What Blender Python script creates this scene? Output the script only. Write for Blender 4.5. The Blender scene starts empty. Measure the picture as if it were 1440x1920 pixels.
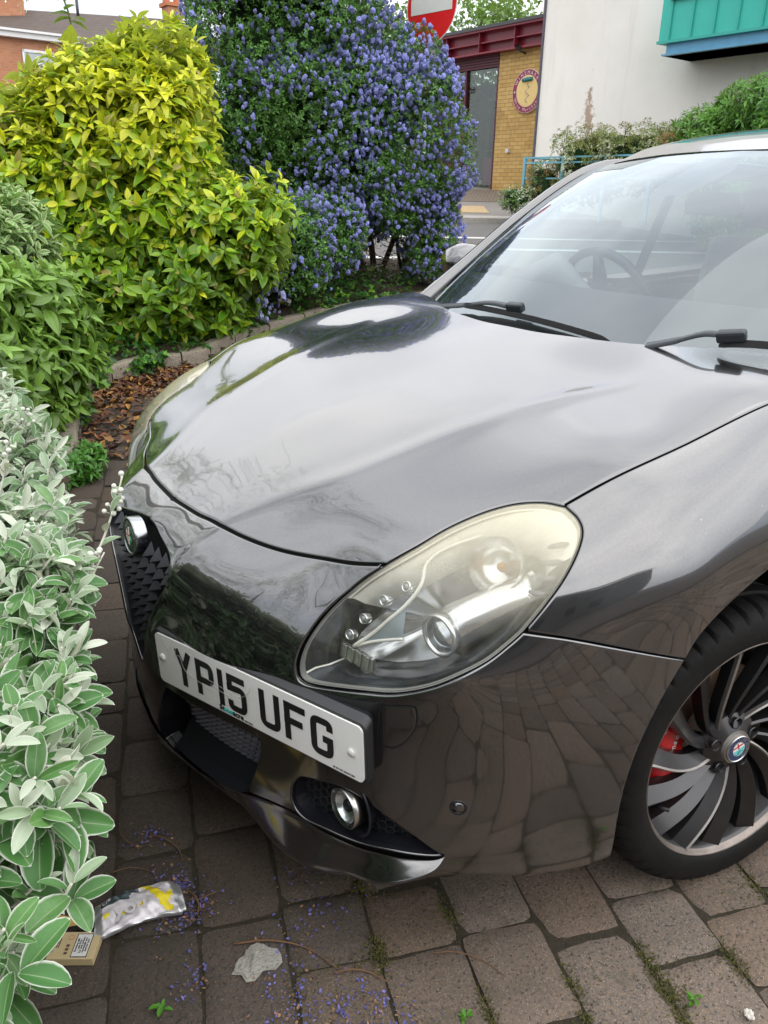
import bpy, math, random, json
import numpy as np
from mathutils import Vector, Matrix
from mathutils.geometry import delaunay_2d_cdt
sc = bpy.context.scene
COL = sc.collection
random.seed(7); RNG = np.random.default_rng(7)
R_ = math.radians
# ---------------------------------------------------------------- camera
cd = bpy.data.cameras.new('camera'); cam = bpy.data.objects.new('camera', cd); COL.objects.link(cam)
CP = np.array([1.34619949, 1.47561768, 1.3386962]); YAW, PIT, ROL = [R_(a) for a in (234.150231, 21.86876887, 1.08053608)]
_f = np.array([math.cos(YAW)*math.cos(PIT), math.sin(YAW)*math.cos(PIT), -math.sin(PIT)])
_r0 = np.cross(_f, [0, 0, 1]); _r0 /= np.linalg.norm(_r0); _u0 = np.cross(_r0, _f)
_r = math.cos(ROL)*_r0+math.sin(ROL)*_u0; _u = -math.sin(ROL)*_r0+math.cos(ROL)*_u0
cam.matrix_world = Matrix([[_r[i], _u[i], -_f[i], CP[i]] for i in range(3)]+[[0, 0, 0, 1]])
cd.sensor_fit = 'VERTICAL'; cd.sensor_height = 24; cd.lens = 24*1488.902/1920; cd.clip_start = .05; cd.clip_end = 600
sc.camera = cam
sc.render.resolution_x = 768; sc.render.resolution_y = 1024
HF = np.array([-.586, -.811, 0]); HF /= np.linalg.norm(HF); HR = np.cross(HF, [0, 0, 1])   # level forward / right of the view
# ---------------------------------------------------------------- sky and sun
SUN_EL, SUN_AZ = 52, 100     # azimuth of the sun measured from +X towards +Y
w = bpy.data.worlds.new('World'); sc.world = w; w.use_nodes = True
nt = w.node_tree; nt.nodes.clear()
def wn(t, **k):
    n = nt.nodes.new(t)
    for a, b in k.items(): setattr(n, a, b)
    return n
tc = wn('ShaderNodeTexCoord'); sky = wn('ShaderNodeTexSky', sky_type='NISHITA', sun_disc=False)
sky.sun_elevation = R_(SUN_EL); sky.sun_rotation = R_(90-SUN_AZ); sky.air_density = 1.3; sky.dust_density = 3
mp = wn('ShaderNodeMapping'); mp.inputs['Scale'].default_value = (1.0, 1.0, 2.2)
nz = wn('ShaderNodeTexNoise'); nz.inputs['Scale'].default_value = 1.7; nz.inputs['Detail'].default_value = 5; nz.inputs['Roughness'].default_value = .5
cr = wn('ShaderNodeValToRGB'); cr.color_ramp.elements[0].position = .33; cr.color_ramp.elements[0].color = (8.0, 8.3, 9.0, 1)
cr.color_ramp.elements[1].position = .66; cr.color_ramp.elements[1].color = (13.5, 13.4, 13.2, 1)
mx = wn('ShaderNodeMix', data_type='RGBA'); mx.inputs[0].default_value = .93
bg = wn('ShaderNodeBackground'); bg.inputs[1].default_value = .12; wo = wn('ShaderNodeOutputWorld')
L = nt.links.new
L(tc.outputs['Generated'], mp.inputs[0]); L(mp.outputs[0], nz.inputs['Vector']); L(nz.outputs[0], cr.inputs[0])
sx_ = wn('ShaderNodeSeparateXYZ'); L(tc.outputs['Generated'], sx_.inputs[0]); gr_ = wn('ShaderNodeValToRGB'); L(sx_.outputs[2], gr_.inputs[0])
gr_.color_ramp.elements[0].position = .0; gr_.color_ramp.elements[0].color = (.46, .50, .56, 1); gr_.color_ramp.elements[1].position = .45; gr_.color_ramp.elements[1].color = (1.10, 1.10, 1.11, 1)
ml_ = wn('ShaderNodeMix', data_type='RGBA', blend_type='MULTIPLY'); ml_.inputs[0].default_value = 1
L(sky.outputs[0], mx.inputs[6]); L(cr.outputs[0], mx.inputs[7]); L(mx.outputs[2], ml_.inputs[6]); L(gr_.outputs[0], ml_.inputs[7]); L(ml_.outputs[2], bg.inputs[0]); L(bg.outputs[0], wo.inputs[0])
sd = bpy.data.lights.new('sun', 'SUN'); sd.energy = 1.2; sd.angle = R_(120); sd.color = (1, .96, .9)
so = bpy.data.objects.new('sun', sd); COL.objects.link(so)
_d = Vector((math.cos(R_(SUN_AZ))*math.cos(R_(SUN_EL)), math.sin(R_(SUN_AZ))*math.cos(R_(SUN_EL)), math.sin(R_(SUN_EL))))
so.rotation_euler = _d.to_track_quat('Z', 'Y').to_euler()
sc.view_settings.view_transform = 'Standard'; sc.view_settings.look = 'None'; sc.view_settings.exposure = .55; sc.view_settings.gamma = 1
sc.view_settings.use_curve_mapping = False
sc.cycles.max_bounces = 10; sc.cycles.transparent_max_bounces = 24; sc.cycles.caustics_reflective = False; sc.cycles.caustics_refractive = False
# ---------------------------------------------------------------- material helper
class G:
    """small node-graph writer"""
    def __init__(s, name):
        s.m = bpy.data.materials.new(name); s.m.use_nodes = True; s.t = s.m.node_tree; s.t.nodes.clear()
        s.out = s.t.nodes.new('ShaderNodeOutputMaterial'); s._tc = None
    def n(s, t, ins=None, **k):
        x = s.t.nodes.new(t)
        for a, b in k.items(): setattr(x, a, b)
        for a, b in (ins or {}).items(): s.put(x.inputs[a], b)
        return x
    def put(s, sock, b):
        if isinstance(b, bpy.types.NodeSocket): s.t.links.new(b, sock)
        elif isinstance(b, bpy.types.Node): s.t.links.new(b.outputs[0], sock)
        else:
            if isinstance(b, (tuple, list)) and len(b) == 3 and sock.type == 'RGBA': b = (*b, 1)
            sock.default_value = b
    def co(s, kind='Object'):
        if not s._tc: s._tc = s.t.nodes.new('ShaderNodeTexCoord')
        return s._tc.outputs[kind]
    def noise(s, scale, detail=4, rough=.55, vec=None, dist=0):
        return s.n('ShaderNodeTexNoise', {'Vector': vec or s.co(), 'Scale': scale, 'Detail': detail, 'Roughness': rough, 'Distortion': dist}).outputs[0]
    def ramp(s, fac, *st):
        x = s.n('ShaderNodeValToRGB', {'Fac': fac}); e = x.color_ramp.elements
        while len(e) < len(st): e.new(.5)
        for i, (p, c) in enumerate(st):
            e[i].position = p; e[i].color = (*c, 1) if isinstance(c, (tuple, list)) else (c, c, c, 1)
        return x.outputs[0]
    def mix(s, f, a, b, mode='MIX'):
        x = s.n('ShaderNodeMix', data_type='RGBA', blend_type=mode); s.put(x.inputs[0], f); s.put(x.inputs[6], a); s.put(x.inputs[7], b)
        return x.outputs[2]
    def math(s, op, a, b=0., c=None):
        x = s.n('ShaderNodeMath', operation=op); s.put(x.inputs[0], a); s.put(x.inputs[1], b)
        if c is not None: s.put(x.inputs[2], c)
        return x.outputs[0]
    def sep(s, v): return s.n('ShaderNodeSeparateXYZ', {0: v}).outputs
    def attr(s, name): return s.n('ShaderNodeAttribute', attribute_name=name).outputs
    def bump(s, h, dist=.001, strength=1., nrm=None):
        d = {'Height': h, 'Distance': dist, 'Strength': strength}
        if nrm: d['Normal'] = nrm
        return s.n('ShaderNodeBump', d).outputs[0]
    def bsdf(s, **k):
        m = {'base': 'Base Color', 'rough': 'Roughness', 'metal': 'Metallic', 'coat': 'Coat Weight', 'coatr': 'Coat Roughness', 'coatior': 'Coat IOR',
             'nrm': 'Normal', 'spec': 'Specular IOR Level', 'trans': 'Transmission Weight', 'ior': 'IOR', 'alpha': 'Alpha', 'em': 'Emission Color', 'ems': 'Emission Strength', 'sub': 'Subsurface Weight', 'coatn': 'Coat Normal', 'sheen': 'Sheen Weight', 'coatt': 'Coat Tint'}
        return s.n('ShaderNodeBsdfPrincipled', {m[a]: b for a, b in k.items()}).outputs[0]
    def end(s, sh):
        s.put(s.out.inputs[0], sh); return s.m
def simple(name, col, rough=.5, metal=0., var=.15, scale=30, bump=0., **k):
    g = G(name); nz = g.noise(scale)
    c = g.mix(nz, tuple(x*(1-var) for x in col), tuple(min(1, x*(1+var)) for x in col))
    if bump: k['nrm'] = g.bump(g.noise(scale*3), bump)
    return g.end(g.bsdf(base=c, rough=rough, metal=metal, **k))
# ---------------------------------------------------------------- mesh helpers
def mesh_obj(name, V, F, mats=(), parent=None, smooth=True, fmat=None, colors=None, uv=None):
    me = bpy.data.meshes.new(name)
    V = np.asarray(V, dtype=np.float32).reshape(-1, 3)
    if isinstance(F, np.ndarray):
        n, k = F.shape; me.vertices.add(len(V)); me.vertices.foreach_set('co', V.ravel())
        me.loops.add(n*k); me.loops.foreach_set('vertex_index', F.astype(np.int32).ravel())
        me.polygons.add(n); me.polygons.foreach_set('loop_start', np.arange(0, n*k, k, dtype=np.int32))
        me.update(calc_edges=True)
    else:
        me.from_pydata(V.tolist(), [], [tuple(int(i) for i in f) for f in F])
    if not isinstance(mats, (list, tuple)): mats = [mats]
    for m in mats: me.materials.append(m)
    me.polygons.foreach_set('use_smooth', np.full(len(me.polygons), bool(smooth)))
    if fmat is not None: me.polygons.foreach_set('material_index', np.asarray(fmat, dtype=np.int32))
    if colors is not None:
        a = me.color_attributes.new('tint', 'FLOAT_COLOR', 'POINT'); c = np.ones((len(V), 4), np.float32); c[:, :colors.shape[1]] = colors
        a.data.foreach_set('color', c.ravel())
    if uv is not None:
        li = np.empty(len(me.loops), np.int32); me.loops.foreach_get('vertex_index', li)
        u = me.uv_layers.new(name='UVMap'); u.data.foreach_set('uv', np.asarray(uv, np.float32)[li].ravel())
    me.validate(); me.update()
    o = bpy.data.objects.new(name, me); COL.objects.link(o)
    if parent is not None: o.parent = parent
    return o
def empty(name, loc=(0, 0, 0), rz=0., parent=None):
    o = bpy.data.objects.new(name, None); COL.objects.link(o); o.location = loc; o.rotation_euler = (0, 0, rz); o.empty_display_size = .1
    if parent is not None: o.parent = parent
    return o
def tag(o, label=None, cat=None, group=None, kind=None):
    if label: o['label'] = label
    if cat: o['category'] = cat
    if group: o['group'] = group
    if kind: o['kind'] = kind
    return o
class MB:
    """collects shapes into one mesh"""
    def __init__(s): s.V = []; s.F = []; s.M = []
    def add(s, V, F, m=0):
        b = len(s.V); s.V += [tuple(map(float, v)) for v in V]; s.F += [tuple(int(i)+b for i in f) for f in F]; s.M += [m]*len(F); return s
    def box(s, lo, hi, m=0, T=None):
        x0, y0, z0 = lo; x1, y1, z1 = hi
        V = [(x0,y0,z0),(x1,y0,z0),(x1,y1,z0),(x0,y1,z0),(x0,y0,z1),(x1,y0,z1),(x1,y1,z1),(x0,y1,z1)]
        if T is not None: V = [tuple(T @ Vector(v)) for v in V]
        return s.add(V, [(0,3,2,1),(4,5,6,7),(0,1,5,4),(1,2,6,5),(2,3,7,6),(3,0,4,7)], m)
    def tube(s, pts, rad, n=10, m=0, cap=True):
        P = np.array(pts, float); k = len(P); rad = np.full(k, rad) if np.isscalar(rad) else np.array(rad)
        T = np.gradient(P, axis=0); T /= np.linalg.norm(T, axis=1)[:, None]+1e-12
        u = np.cross(T[0], [0, 0, 1]);
        if np.linalg.norm(u) < .1: u = np.cross(T[0], [1, 0, 0])
        u /= np.linalg.norm(u); V = []
        for i in range(k):
            u = u-T[i]*(u@T[i]); u /= np.linalg.norm(u); v = np.cross(T[i], u)
            for j in range(n):
                a = 2*math.pi*j/n; V.append(P[i]+rad[i]*(math.cos(a)*u+math.sin(a)*v))
        F = [(i*n+j, i*n+(j+1) % n, (i+1)*n+(j+1) % n, (i+1)*n+j) for i in range(k-1) for j in range(n)]
        if cap: F += [tuple(range(n))[::-1], tuple((k-1)*n+j for j in range(n))]
        return s.add(V, F, m)
    def lathe(s, prof, n=48, m=0, axis='z', T=None, closed=False):
        """prof: (radius, height) pairs"""
        V = []
        for r, h in prof:
            for j in range(n):
                a = 2*math.pi*j/n; c, d = r*math.cos(a), r*math.sin(a)
                V.append((c, d, h) if axis == 'z' else (c, h, d))
        k = len(prof); F = [(i*n+j, i*n+(j+1) % n, (i+1)*n+(j+1) % n, (i+1)*n+j) for i in range(k-1) for j in range(n)]
        if T is not None: V = [tuple(T @ Vector(v)) for v in V]
        return s.add(V, F, m)
    def prism(s, poly, z0, z1, T=None, m=0):
        n = len(poly); V = [(x, y, z0) for x, y in poly]+[(x, y, z1) for x, y in poly]
        if T is not None: V = [tuple(T @ Vector(v)) for v in V]
        return s.add(V, [tuple(range(n))[::-1], tuple(range(n, 2*n))]+[(i, (i+1) % n, n+(i+1) % n, n+i) for i in range(n)], m)
    def build(s, name, mats, parent=None, smooth=False, bevel=0.):
        o = mesh_obj(name, s.V, s.F, mats, parent, smooth, fmat=s.M)
        if bevel:
            b = o.modifiers.new('bevel', 'BEVEL'); b.width = bevel; b.segments = 2; b.limit_method = 'ANGLE'; b.angle_limit = R_(35)
        return o
def sharp(o, ang=35):
    o.data.polygons.foreach_set('use_smooth', np.ones(len(o.data.polygons), bool)); o.data.set_sharp_from_angle(angle=R_(ang)); return o
def frame(o, x, y, z):   # matrix with given origin and axes
    M = Matrix.Identity(4)
    for i in range(3): M[i][0], M[i][1], M[i][2], M[i][3] = x[i], y[i], z[i], o[i]
    return M
def text_mesh(txt, size, T, mat, name='lettering', parent=None, extrude=.0004, align='CENTER', mb=None, m=0, bold=0.):
    cu = bpy.data.curves.new('txt', 'FONT'); cu.body = txt; cu.size = size; cu.align_x = align; cu.align_y = 'CENTER'; cu.extrude = extrude; cu.offset = bold; cu.resolution_u = 3
    to = bpy.data.objects.new('txt', cu); me = bpy.data.meshes.new_from_object(to)
    V = [tuple(T @ v.co) for v in me.vertices]; F = [tuple(p.vertices) for p in me.polygons]
    bpy.data.objects.remove(to); bpy.data.curves.remove(cu); bpy.data.meshes.remove(me)
    if mb is not None: mb.add(V, F, m); return None
    return mesh_obj(name, V, F, mat, parent, False)
def catmull(P, n=6):
    P = np.array(P, float); Q = np.vstack([2*P[0]-P[1], P, 2*P[-1]-P[-2]]); out = []
    for i in range(1, len(Q)-2):
        p0, p1, p2, p3 = Q[i-1:i+3]
        for t in np.linspace(0, 1, n, endpoint=False):
            out.append(.5*((2*p1)+(-p0+p2)*t+(2*p0-5*p1+4*p2-p3)*t*t+(-p0+3*p1-3*p2+p3)*t**3))
    out.append(Q[-2]); return np.array(out)
def grid_faces(nu, nv, base=0, flip=False):
    i, j = np.meshgrid(np.arange(nu-1), np.arange(nv-1), indexing='ij'); a = (i*nv+j).ravel()+base
    F = np.stack([a, a+nv, a+nv+1, a+1], 1); return F[:, ::-1] if flip else F
# ---------------------------------------------------------------- car body: one smooth master surface r(direction) through measured points
PTS = np.array([[0.803,0.0,0.752],[0.7,0.0,0.806],[0.55,0.0,0.868],[0.35,0.0,0.928],[0.12,0.0,0.982],[-0.115,0.0,1.035],[-0.3,0.0,1.07],[0.8,0.1,0.754],[0.787,0.2,0.758],[0.756,0.3,0.752],[0.718,0.4,0.757],[0.677,0.5,0.772],[0.663,0.534,0.78],[0.7,0.235,0.8],[0.555,0.31,0.858],[0.355,0.362,0.923],[0.127,0.42,0.97],[-0.02,0.5,0.996],[0.55,0.15,0.864],[0.35,0.18,0.926],[0.12,0.2,0.98],[-0.152,0.287,1.033],[-0.228,0.443,1.038],[-0.288,0.576,1.038],[-0.3,0.743,1.022],[0.412,0.68,0.882],[0.54,0.61,0.836],[0.335,0.705,0.917],[0.163,0.722,0.953],[-0.034,0.74,0.993],[0.54,0.46,0.85],[0.36,0.54,0.912],[0.13,0.58,0.965],[0.43,0.732,0.856],[0.505,0.77,0.806],[0.562,0.757,0.731],[0.28,0.775,0.905],[0.1,0.79,0.94],[-0.1,0.8,0.965],[-0.3,0.8,0.98],[-0.5,0.8,0.985],[0.25,0.84,0.84],[0.08,0.84,0.862],[-0.1,0.845,0.872],[-0.3,0.85,0.88],[-0.5,0.85,0.885],[0.3,0.86,0.79],[0.1,0.862,0.815],[-0.1,0.862,0.83],[0.42,0.81,0.8],[0.4,0.832,0.7],[0.28,0.862,0.64],[0.2,0.862,0.7],[0.08,0.864,0.742],[-0.15,0.864,0.74],[-0.3,0.866,0.66],[-0.42,0.868,0.5],[-0.5,0.87,0.75],[0.345,0.858,0.56],[0.385,0.852,0.48],[0.39,0.845,0.4],[0.375,0.835,0.3],[0.325,0.812,0.205],[0.29,0.8,0.17],[0.85,0.0,0.742],[0.885,0.0,0.715],[0.905,0.0,0.66],[0.915,0.0,0.55],[0.915,0.0,0.45],[0.905,0.0,0.33],[0.888,0.0,0.2],[0.865,0.0,0.16],[0.89,0.16,0.69],[0.893,0.155,0.64],[0.9,0.118,0.6],[0.865,0.16,0.725],[0.84,0.3,0.68],[0.862,0.3,0.6],[0.85,0.3,0.5],[0.838,0.3,0.4],[0.835,0.3,0.21],[0.812,0.3,0.17],[0.79,0.4,0.68],[0.815,0.4,0.58],[0.8,0.42,0.5],[0.79,0.42,0.4],[0.8,0.42,0.22],[0.785,0.42,0.15],[0.78,0.455,0.58],[0.757,0.46,0.648],[0.714,0.465,0.687],[0.689,0.497,0.735],[0.736,0.57,0.585],[0.7,0.62,0.6],[0.655,0.715,0.661],[0.615,0.735,0.69],[0.755,0.53,0.5],[0.71,0.61,0.48],[0.765,0.52,0.4],[0.77,0.5,0.25],[0.765,0.495,0.15],[0.64,0.7,0.46],[0.575,0.76,0.46],[0.47,0.815,0.46],[0.65,0.69,0.33],[0.56,0.76,0.32],[0.46,0.8,0.32],[0.6,0.635,0.165],[0.66,0.68,0.25],[0.496,0.723,0.17],[0.41,0.762,0.17],[0.68,0.575,0.155]])
POLY = json.loads('''{"hf":[[[0.0,-0.133],[0.0417,-0.1315],[0.0656,-0.1289],[0.0838,-0.1277],[0.105,-0.1273],[0.1284,-0.1251],[0.1518,-0.1209],[0.177,-0.1144],[0.2051,-0.1062],[0.2324,-0.0941]]],"lamp_up":[[[0.2325,-0.0942],[0.2459,-0.0739],[0.259,-0.0512],[0.2754,-0.0298],[0.2925,-0.0139],[0.3111,-0.0032],[0.3282,0.0013]]],"side":[[[0.3272,0.0034],[0.3469,0.0371],[0.3925,0.113],[0.447,0.2193],[0.4804,0.2769],[0.5243,0.3725]]],"rear":[[[0.5243,0.3725],[0.4687,0.3927],[0.4306,0.3977],[0.385,0.3921],[0.3369,0.3788],[0.281,0.3595],[0.2181,0.3434],[0.1368,0.3305],[0.068,0.3213],[0.0,0.3208]]],"lamp_out":[[[0.3282,0.0013],[0.3405,-0.0035],[0.3477,-0.0118],[0.3506,-0.0274],[0.35,-0.0483],[0.346,-0.071],[0.3411,-0.0908]]],"lamp_low":[[[0.3411,-0.0908],[0.3364,-0.1018],[0.3276,-0.1187],[0.314,-0.1362],[0.2975,-0.1546],[0.2758,-0.1721],[0.2499,-0.1842],[0.217,-0.1981],[0.2032,-0.2009],[0.1978,-0.1952],[0.1963,-0.182],[0.1985,-0.1637],[0.2045,-0.1414],[0.2172,-0.1173],[0.2325,-0.0942]]],"fb":[[[0.3411,-0.0908],[0.3762,-0.0822],[0.4214,-0.0754],[0.4788,-0.067]]],"arch_low":[[[0.4788,-0.067],[0.4741,-0.1177],[0.4757,-0.1709],[0.4906,-0.2332],[0.5248,-0.3264]]],"bot":[[[0.5248,-0.3264],[0.5008,-0.3475],[0.469,-0.3503],[0.4169,-0.3483],[0.3753,-0.338],[0.3456,-0.3751],[0.2971,-0.3836],[0.2422,-0.3889],[0.2048,-0.3931],[0.1494,-0.3871],[0.0713,-0.3907],[0.0,-0.3966]]],"arch_up":[[[0.4788,-0.067],[0.4814,-0.0415],[0.4942,-0.0106],[0.5283,0.0493],[0.5357,0.0518],[0.5822,0.1018],[0.6442,0.1439],[0.7235,0.1728],[0.82,0.1808],[0.9293,0.1574],[1.039,0.0924],[1.1276,-0.0171],[1.1683,-0.1393]]],"fog":[[[0.2064,-0.3012],[0.2156,-0.2928],[0.2547,-0.2774],[0.286,-0.2819],[0.3178,-0.2922],[0.3394,-0.3024]],[[0.3394,-0.3024],[0.346,-0.3056]],[[0.346,-0.3056],[0.3365,-0.3092],[0.3081,-0.3168],[0.2773,-0.3256],[0.2432,-0.331],[0.2188,-0.3348],[0.2056,-0.3274],[0.2028,-0.3117],[0.2064,-0.3012]]],"intake":[[[0.0454,-0.2905],[0.0785,-0.2892],[0.1322,-0.2857],[0.1617,-0.285]],[[0.1611,-0.2797],[0.1632,-0.3041],[0.1516,-0.3485]],[[0.1516,-0.3485],[0.1374,-0.3606],[0.1094,-0.3786],[0.0746,-0.3827],[0.0255,-0.3874],[0.0048,-0.3792]],[[0.0048,-0.3792],[0.0124,-0.347],[0.0454,-0.2905]]],"shield":[[[0.0,-0.1515],[0.0179,-0.1541],[0.0379,-0.1582],[0.0558,-0.1617],[0.0658,-0.1668],[0.0669,-0.177],[0.0633,-0.187],[0.0497,-0.2036]],[[0.0497,-0.2036],[0.0283,-0.237],[0.0148,-0.2644],[0.0,-0.2857]]],"washer":[[[0.2719,-0.185],[0.2818,-0.1791],[0.2922,-0.1735],[0.2956,-0.1767],[0.2979,-0.1913],[0.294,-0.2063],[0.2901,-0.2139],[0.2837,-0.2194],[0.2742,-0.219],[0.2713,-0.2041],[0.2697,-0.191],[0.2719,-0.185]]],"sensor":[0.627,0.708,0.396]}''')
SO = np.array([-.35, 0., .35])
def _fit(P, lam=2e-4):
    M = P[P[:, 1] > 1e-6]*[1, -1, 1]; A = np.vstack([P, M]); d = A-SO; r = np.linalg.norm(d, axis=1); U = d/r[:, None]
    K = np.linalg.norm(U[:, None]-U[None], axis=2)**3; n = len(U); Q = np.hstack([np.ones((n, 1)), U])
    return U, np.linalg.solve(np.block([[K+lam*np.eye(n), Q], [Q.T, np.zeros((4, 4))]]), np.r_[r, np.zeros(4)])
SU, SW = _fit(PTS)
def srad(d):
    d = np.asarray(d); sh = d.shape[:-1]; e = d.reshape(-1, 3); out = np.empty(len(e))
    for i in range(0, len(e), 20000):
        x = e[i:i+20000]; out[i:i+20000] = np.linalg.norm(x[:, None]-SU[None], axis=2)**3 @ SW[:len(SU)]+SW[len(SU)]+x @ SW[len(SU)+1:]
    return out.reshape(sh)
SA = np.array([math.cos(.6), 0, math.sin(.6)]); SB = np.array([0, 1., 0]); SC = np.cross(SA, SB)
def st_of(P):
    d = np.asarray(P, float)-SO; d = d/np.linalg.norm(d, axis=-1, keepdims=True); k = 1+d@SA
    return np.stack([d@SB/k, (d@SC)/k], -1)
def dir_of(s):
    s = np.asarray(s, float); q = (s**2).sum(-1, keepdims=True)
    return (SA*(1-q)+2*(s[..., :1]*SB+s[..., 1:]*SC))/(1+q)
def sagg(s):
    """points and outward normals of the master surface at plane coordinates s"""
    s = np.asarray(s, float); d = dir_of(s); P = SO+d*srad(d)[..., None]; e = 2e-3
    def pt(q):
        dd = dir_of(q); return SO+dd*srad(dd)[..., None]
    du = pt(s+[e, 0])-pt(s-[e, 0]); dv = pt(s+[0, e])-pt(s-[0, e]); n = np.cross(du, dv); n /= np.linalg.norm(n, axis=-1, keepdims=True)
    n *= np.sign((n*d).sum(-1, keepdims=True)); return P, n
def seg(name, i=0, dense=5, rev=False, mirror=False):
    A = catmull(POLY[name][i], dense)
    if mirror: A = A*[-1, 1]
    return A[::-1] if rev else A
def join(*segs):
    out = [segs[0]]
    for s in segs[1:]:
        out.append(s[1:] if np.linalg.norm(s[0]-out[-1][-1]) < 2e-3 else s)
    A = np.vstack(out)
    if np.linalg.norm(A[0]-A[-1]) < 2e-3: A = A[:-1]
    return A
def resample(A, h, closed=True):
    B = np.vstack([A, A[:1]]) if closed else A; out = []
    for a, b in zip(B[:-1], B[1:]):
        k = max(1, int(math.ceil(np.linalg.norm(b-a)/h))); out += [a+(b-a)*t/k for t in range(k)]
    if not closed: out.append(B[-1])
    out = np.array(out); keep = [0]
    for i in range(1, len(out)):
        if np.linalg.norm(out[i]-out[keep[-1]]) > h*.25: keep.append(i)
    return out[keep]
def area2(A): return .5*np.sum(A[:, 0]*np.roll(A[:, 1], -1)-np.roll(A[:, 0], -1)*A[:, 1])
def inset(A, d):
    """shift a ccw loop inwards by d"""
    T = np.roll(A, -1, 0)-np.roll(A, 1, 0); T /= np.linalg.norm(T, axis=1)[:, None]+1e-12
    e1 = A-np.roll(A, 1, 0); e2 = np.roll(A, -1, 0)-A; e1 /= np.linalg.norm(e1, axis=1)[:, None]+1e-12; e2 /= np.linalg.norm(e2, axis=1)[:, None]+1e-12
    c = np.clip(np.sqrt(np.maximum(.5*(1+(e1*e2).sum(1)), .1)), .4, 1)
    return A+np.stack([-T[:, 1], T[:, 0]], 1)*(d/c)[:, None]
def inside(P, A):
    x, y = P[:, 0], P[:, 1]; r = np.zeros(len(P), bool)
    for (x0, y0), (x1, y1) in zip(A, np.roll(A, -1, 0)):
        if y0 == y1: continue
        c = ((y0 > y) != (y1 > y)) & (x < (x1-x0)*(y-y0)/(y1-y0)+x0); r ^= c
    return r
def dist_poly(P, A, closed=True):
    B = np.roll(A, -1, 0) if closed else A[1:]; A_ = A if closed else A[:-1]; best = np.full(len(P), 9.)
    for a, b in zip(A_, B):
        ab = b-a; t = np.clip(((P-a)@ab)/(ab@ab+1e-12), 0, 1); best = np.minimum(best, np.linalg.norm(P-(a+t[:, None]*ab), axis=1))
    return best
def panel(name, outer, mat, parent, holes=(), h=.007, gap=.0011, hb=.004, disp=None, depth=.016, hole_depth=.02, lip=.0014):
    """a pressed panel: the master surface cut to an outline, with rolled edges turned inwards"""
    loops = []
    for k, A in enumerate([outer, *holes]):
        A = resample(A, hb)
        if (area2(A) < 0) == (k == 0): A = A[::-1]          # outer ccw, holes cw
        loops.append((A, gap if k == 0 else .0004, depth if k == 0 else hole_depth))
    pts = []; edges = []
    for A, g, dp in loops:
        I = inset(A, g+lip); b = len(pts); pts += list(I); n = len(I); edges += [(b+i, b+(i+1) % n) for i in range(n)]
    nb = len(pts); O_ = np.array(pts[:len(loops[0][0])])
    lo, hi = O_.min(0), O_.max(0); xs = np.arange(lo[0], hi[0], h); ys = np.arange(lo[1], hi[1], h*.866)
    X, Y = np.meshgrid(xs, ys); X = X+(np.arange(len(ys)) % 2)[:, None]*h/2; C_ = np.stack([X.ravel(), Y.ravel()], 1)
    ok = inside(C_, O_) & (dist_poly(C_, O_) > h*.45); b = len(O_)
    for A, g, dp in loops[1:]:
        Hh = np.array(pts[b:b+len(A)]); b += len(A); ok &= ~inside(C_, Hh) & (dist_poly(C_, Hh) > h*.45)
    allp = np.vstack([pts, C_[ok]])
    co, _, F, *_ = delaunay_2d_cdt([Vector(p) for p in allp], edges, [], 0, 1e-9)
    S = np.array([tuple(c) for c in co]); F = np.array([f[:3] for f in F])
    cen = S[F].mean(1); ok = inside(cen, O_); b = len(O_)
    for A, g, dp in loops[1:]:
        Hh = np.array(pts[b:b+len(A)]); b += len(A); ok &= ~inside(cen, Hh)
    F = F[ok]; e1 = S[F[:, 1]]-S[F[:, 0]]; e2 = S[F[:, 2]]-S[F[:, 0]]; fl = (e1[:, 0]*e2[:, 1]-e1[:, 1]*e2[:, 0]) < 0; F[fl] = F[fl][:, ::-1]
    P, N = sagg(S)
    if disp is not None: P, N = disp(S, P, N)
    V = [P]; NN = [N]; FF = [tuple(f) for f in F]; base = len(P); b = 0; MI = [0]*len(FF)
    for A, g, dp in loops:
        n = len(A); A1 = inset(A, g); P1, N1 = sagg(A1)
        if disp is not None: P1, N1 = disp(A1, P1, N1)
        Ti = np.roll(P1, -1, 0)-np.roll(P1, 1, 0); Ti /= np.linalg.norm(Ti, axis=1)[:, None]+1e-12; Ou = np.cross(Ti, N1)
        m1 = N1+Ou; m1 /= np.linalg.norm(m1, axis=1)[:, None]
        V += [P1-N1*.0013, P1-N1*.004, P1-N1*dp]; NN += [m1, Ou, Ou]
        for i in range(n):
            j = (i+1) % n; r0 = (b+i, b+j); r1 = (base+i, base+j); r2 = (base+n+i, base+n+j); r3 = (base+2*n+i, base+2*n+j)
            for kk, (q0, q1) in enumerate(((r0, r1), (r1, r2), (r2, r3))): FF.append((q0[0], q1[0], q1[1], q0[1])); MI.append(1 if b and kk == 2 else 0)
        b += n; base += 3*n
    V = np.vstack(V); NN = np.vstack(NN)
    me = bpy.data.meshes.new(name); me.from_pydata(V.tolist(), [], [tuple(int(x) for x in f) for f in FF]); me.materials.append(mat); me.materials.append(SATIN); me.polygons.foreach_set('material_index', np.array(MI, np.int32))
    me.polygons.foreach_set('use_smooth', np.ones(len(me.polygons), bool)); me.normals_split_custom_set_from_vertices([tuple(x) for x in NN])
    o = bpy.data.objects.new(name, me); COL.objects.link(o); o.parent = parent; return o
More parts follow.
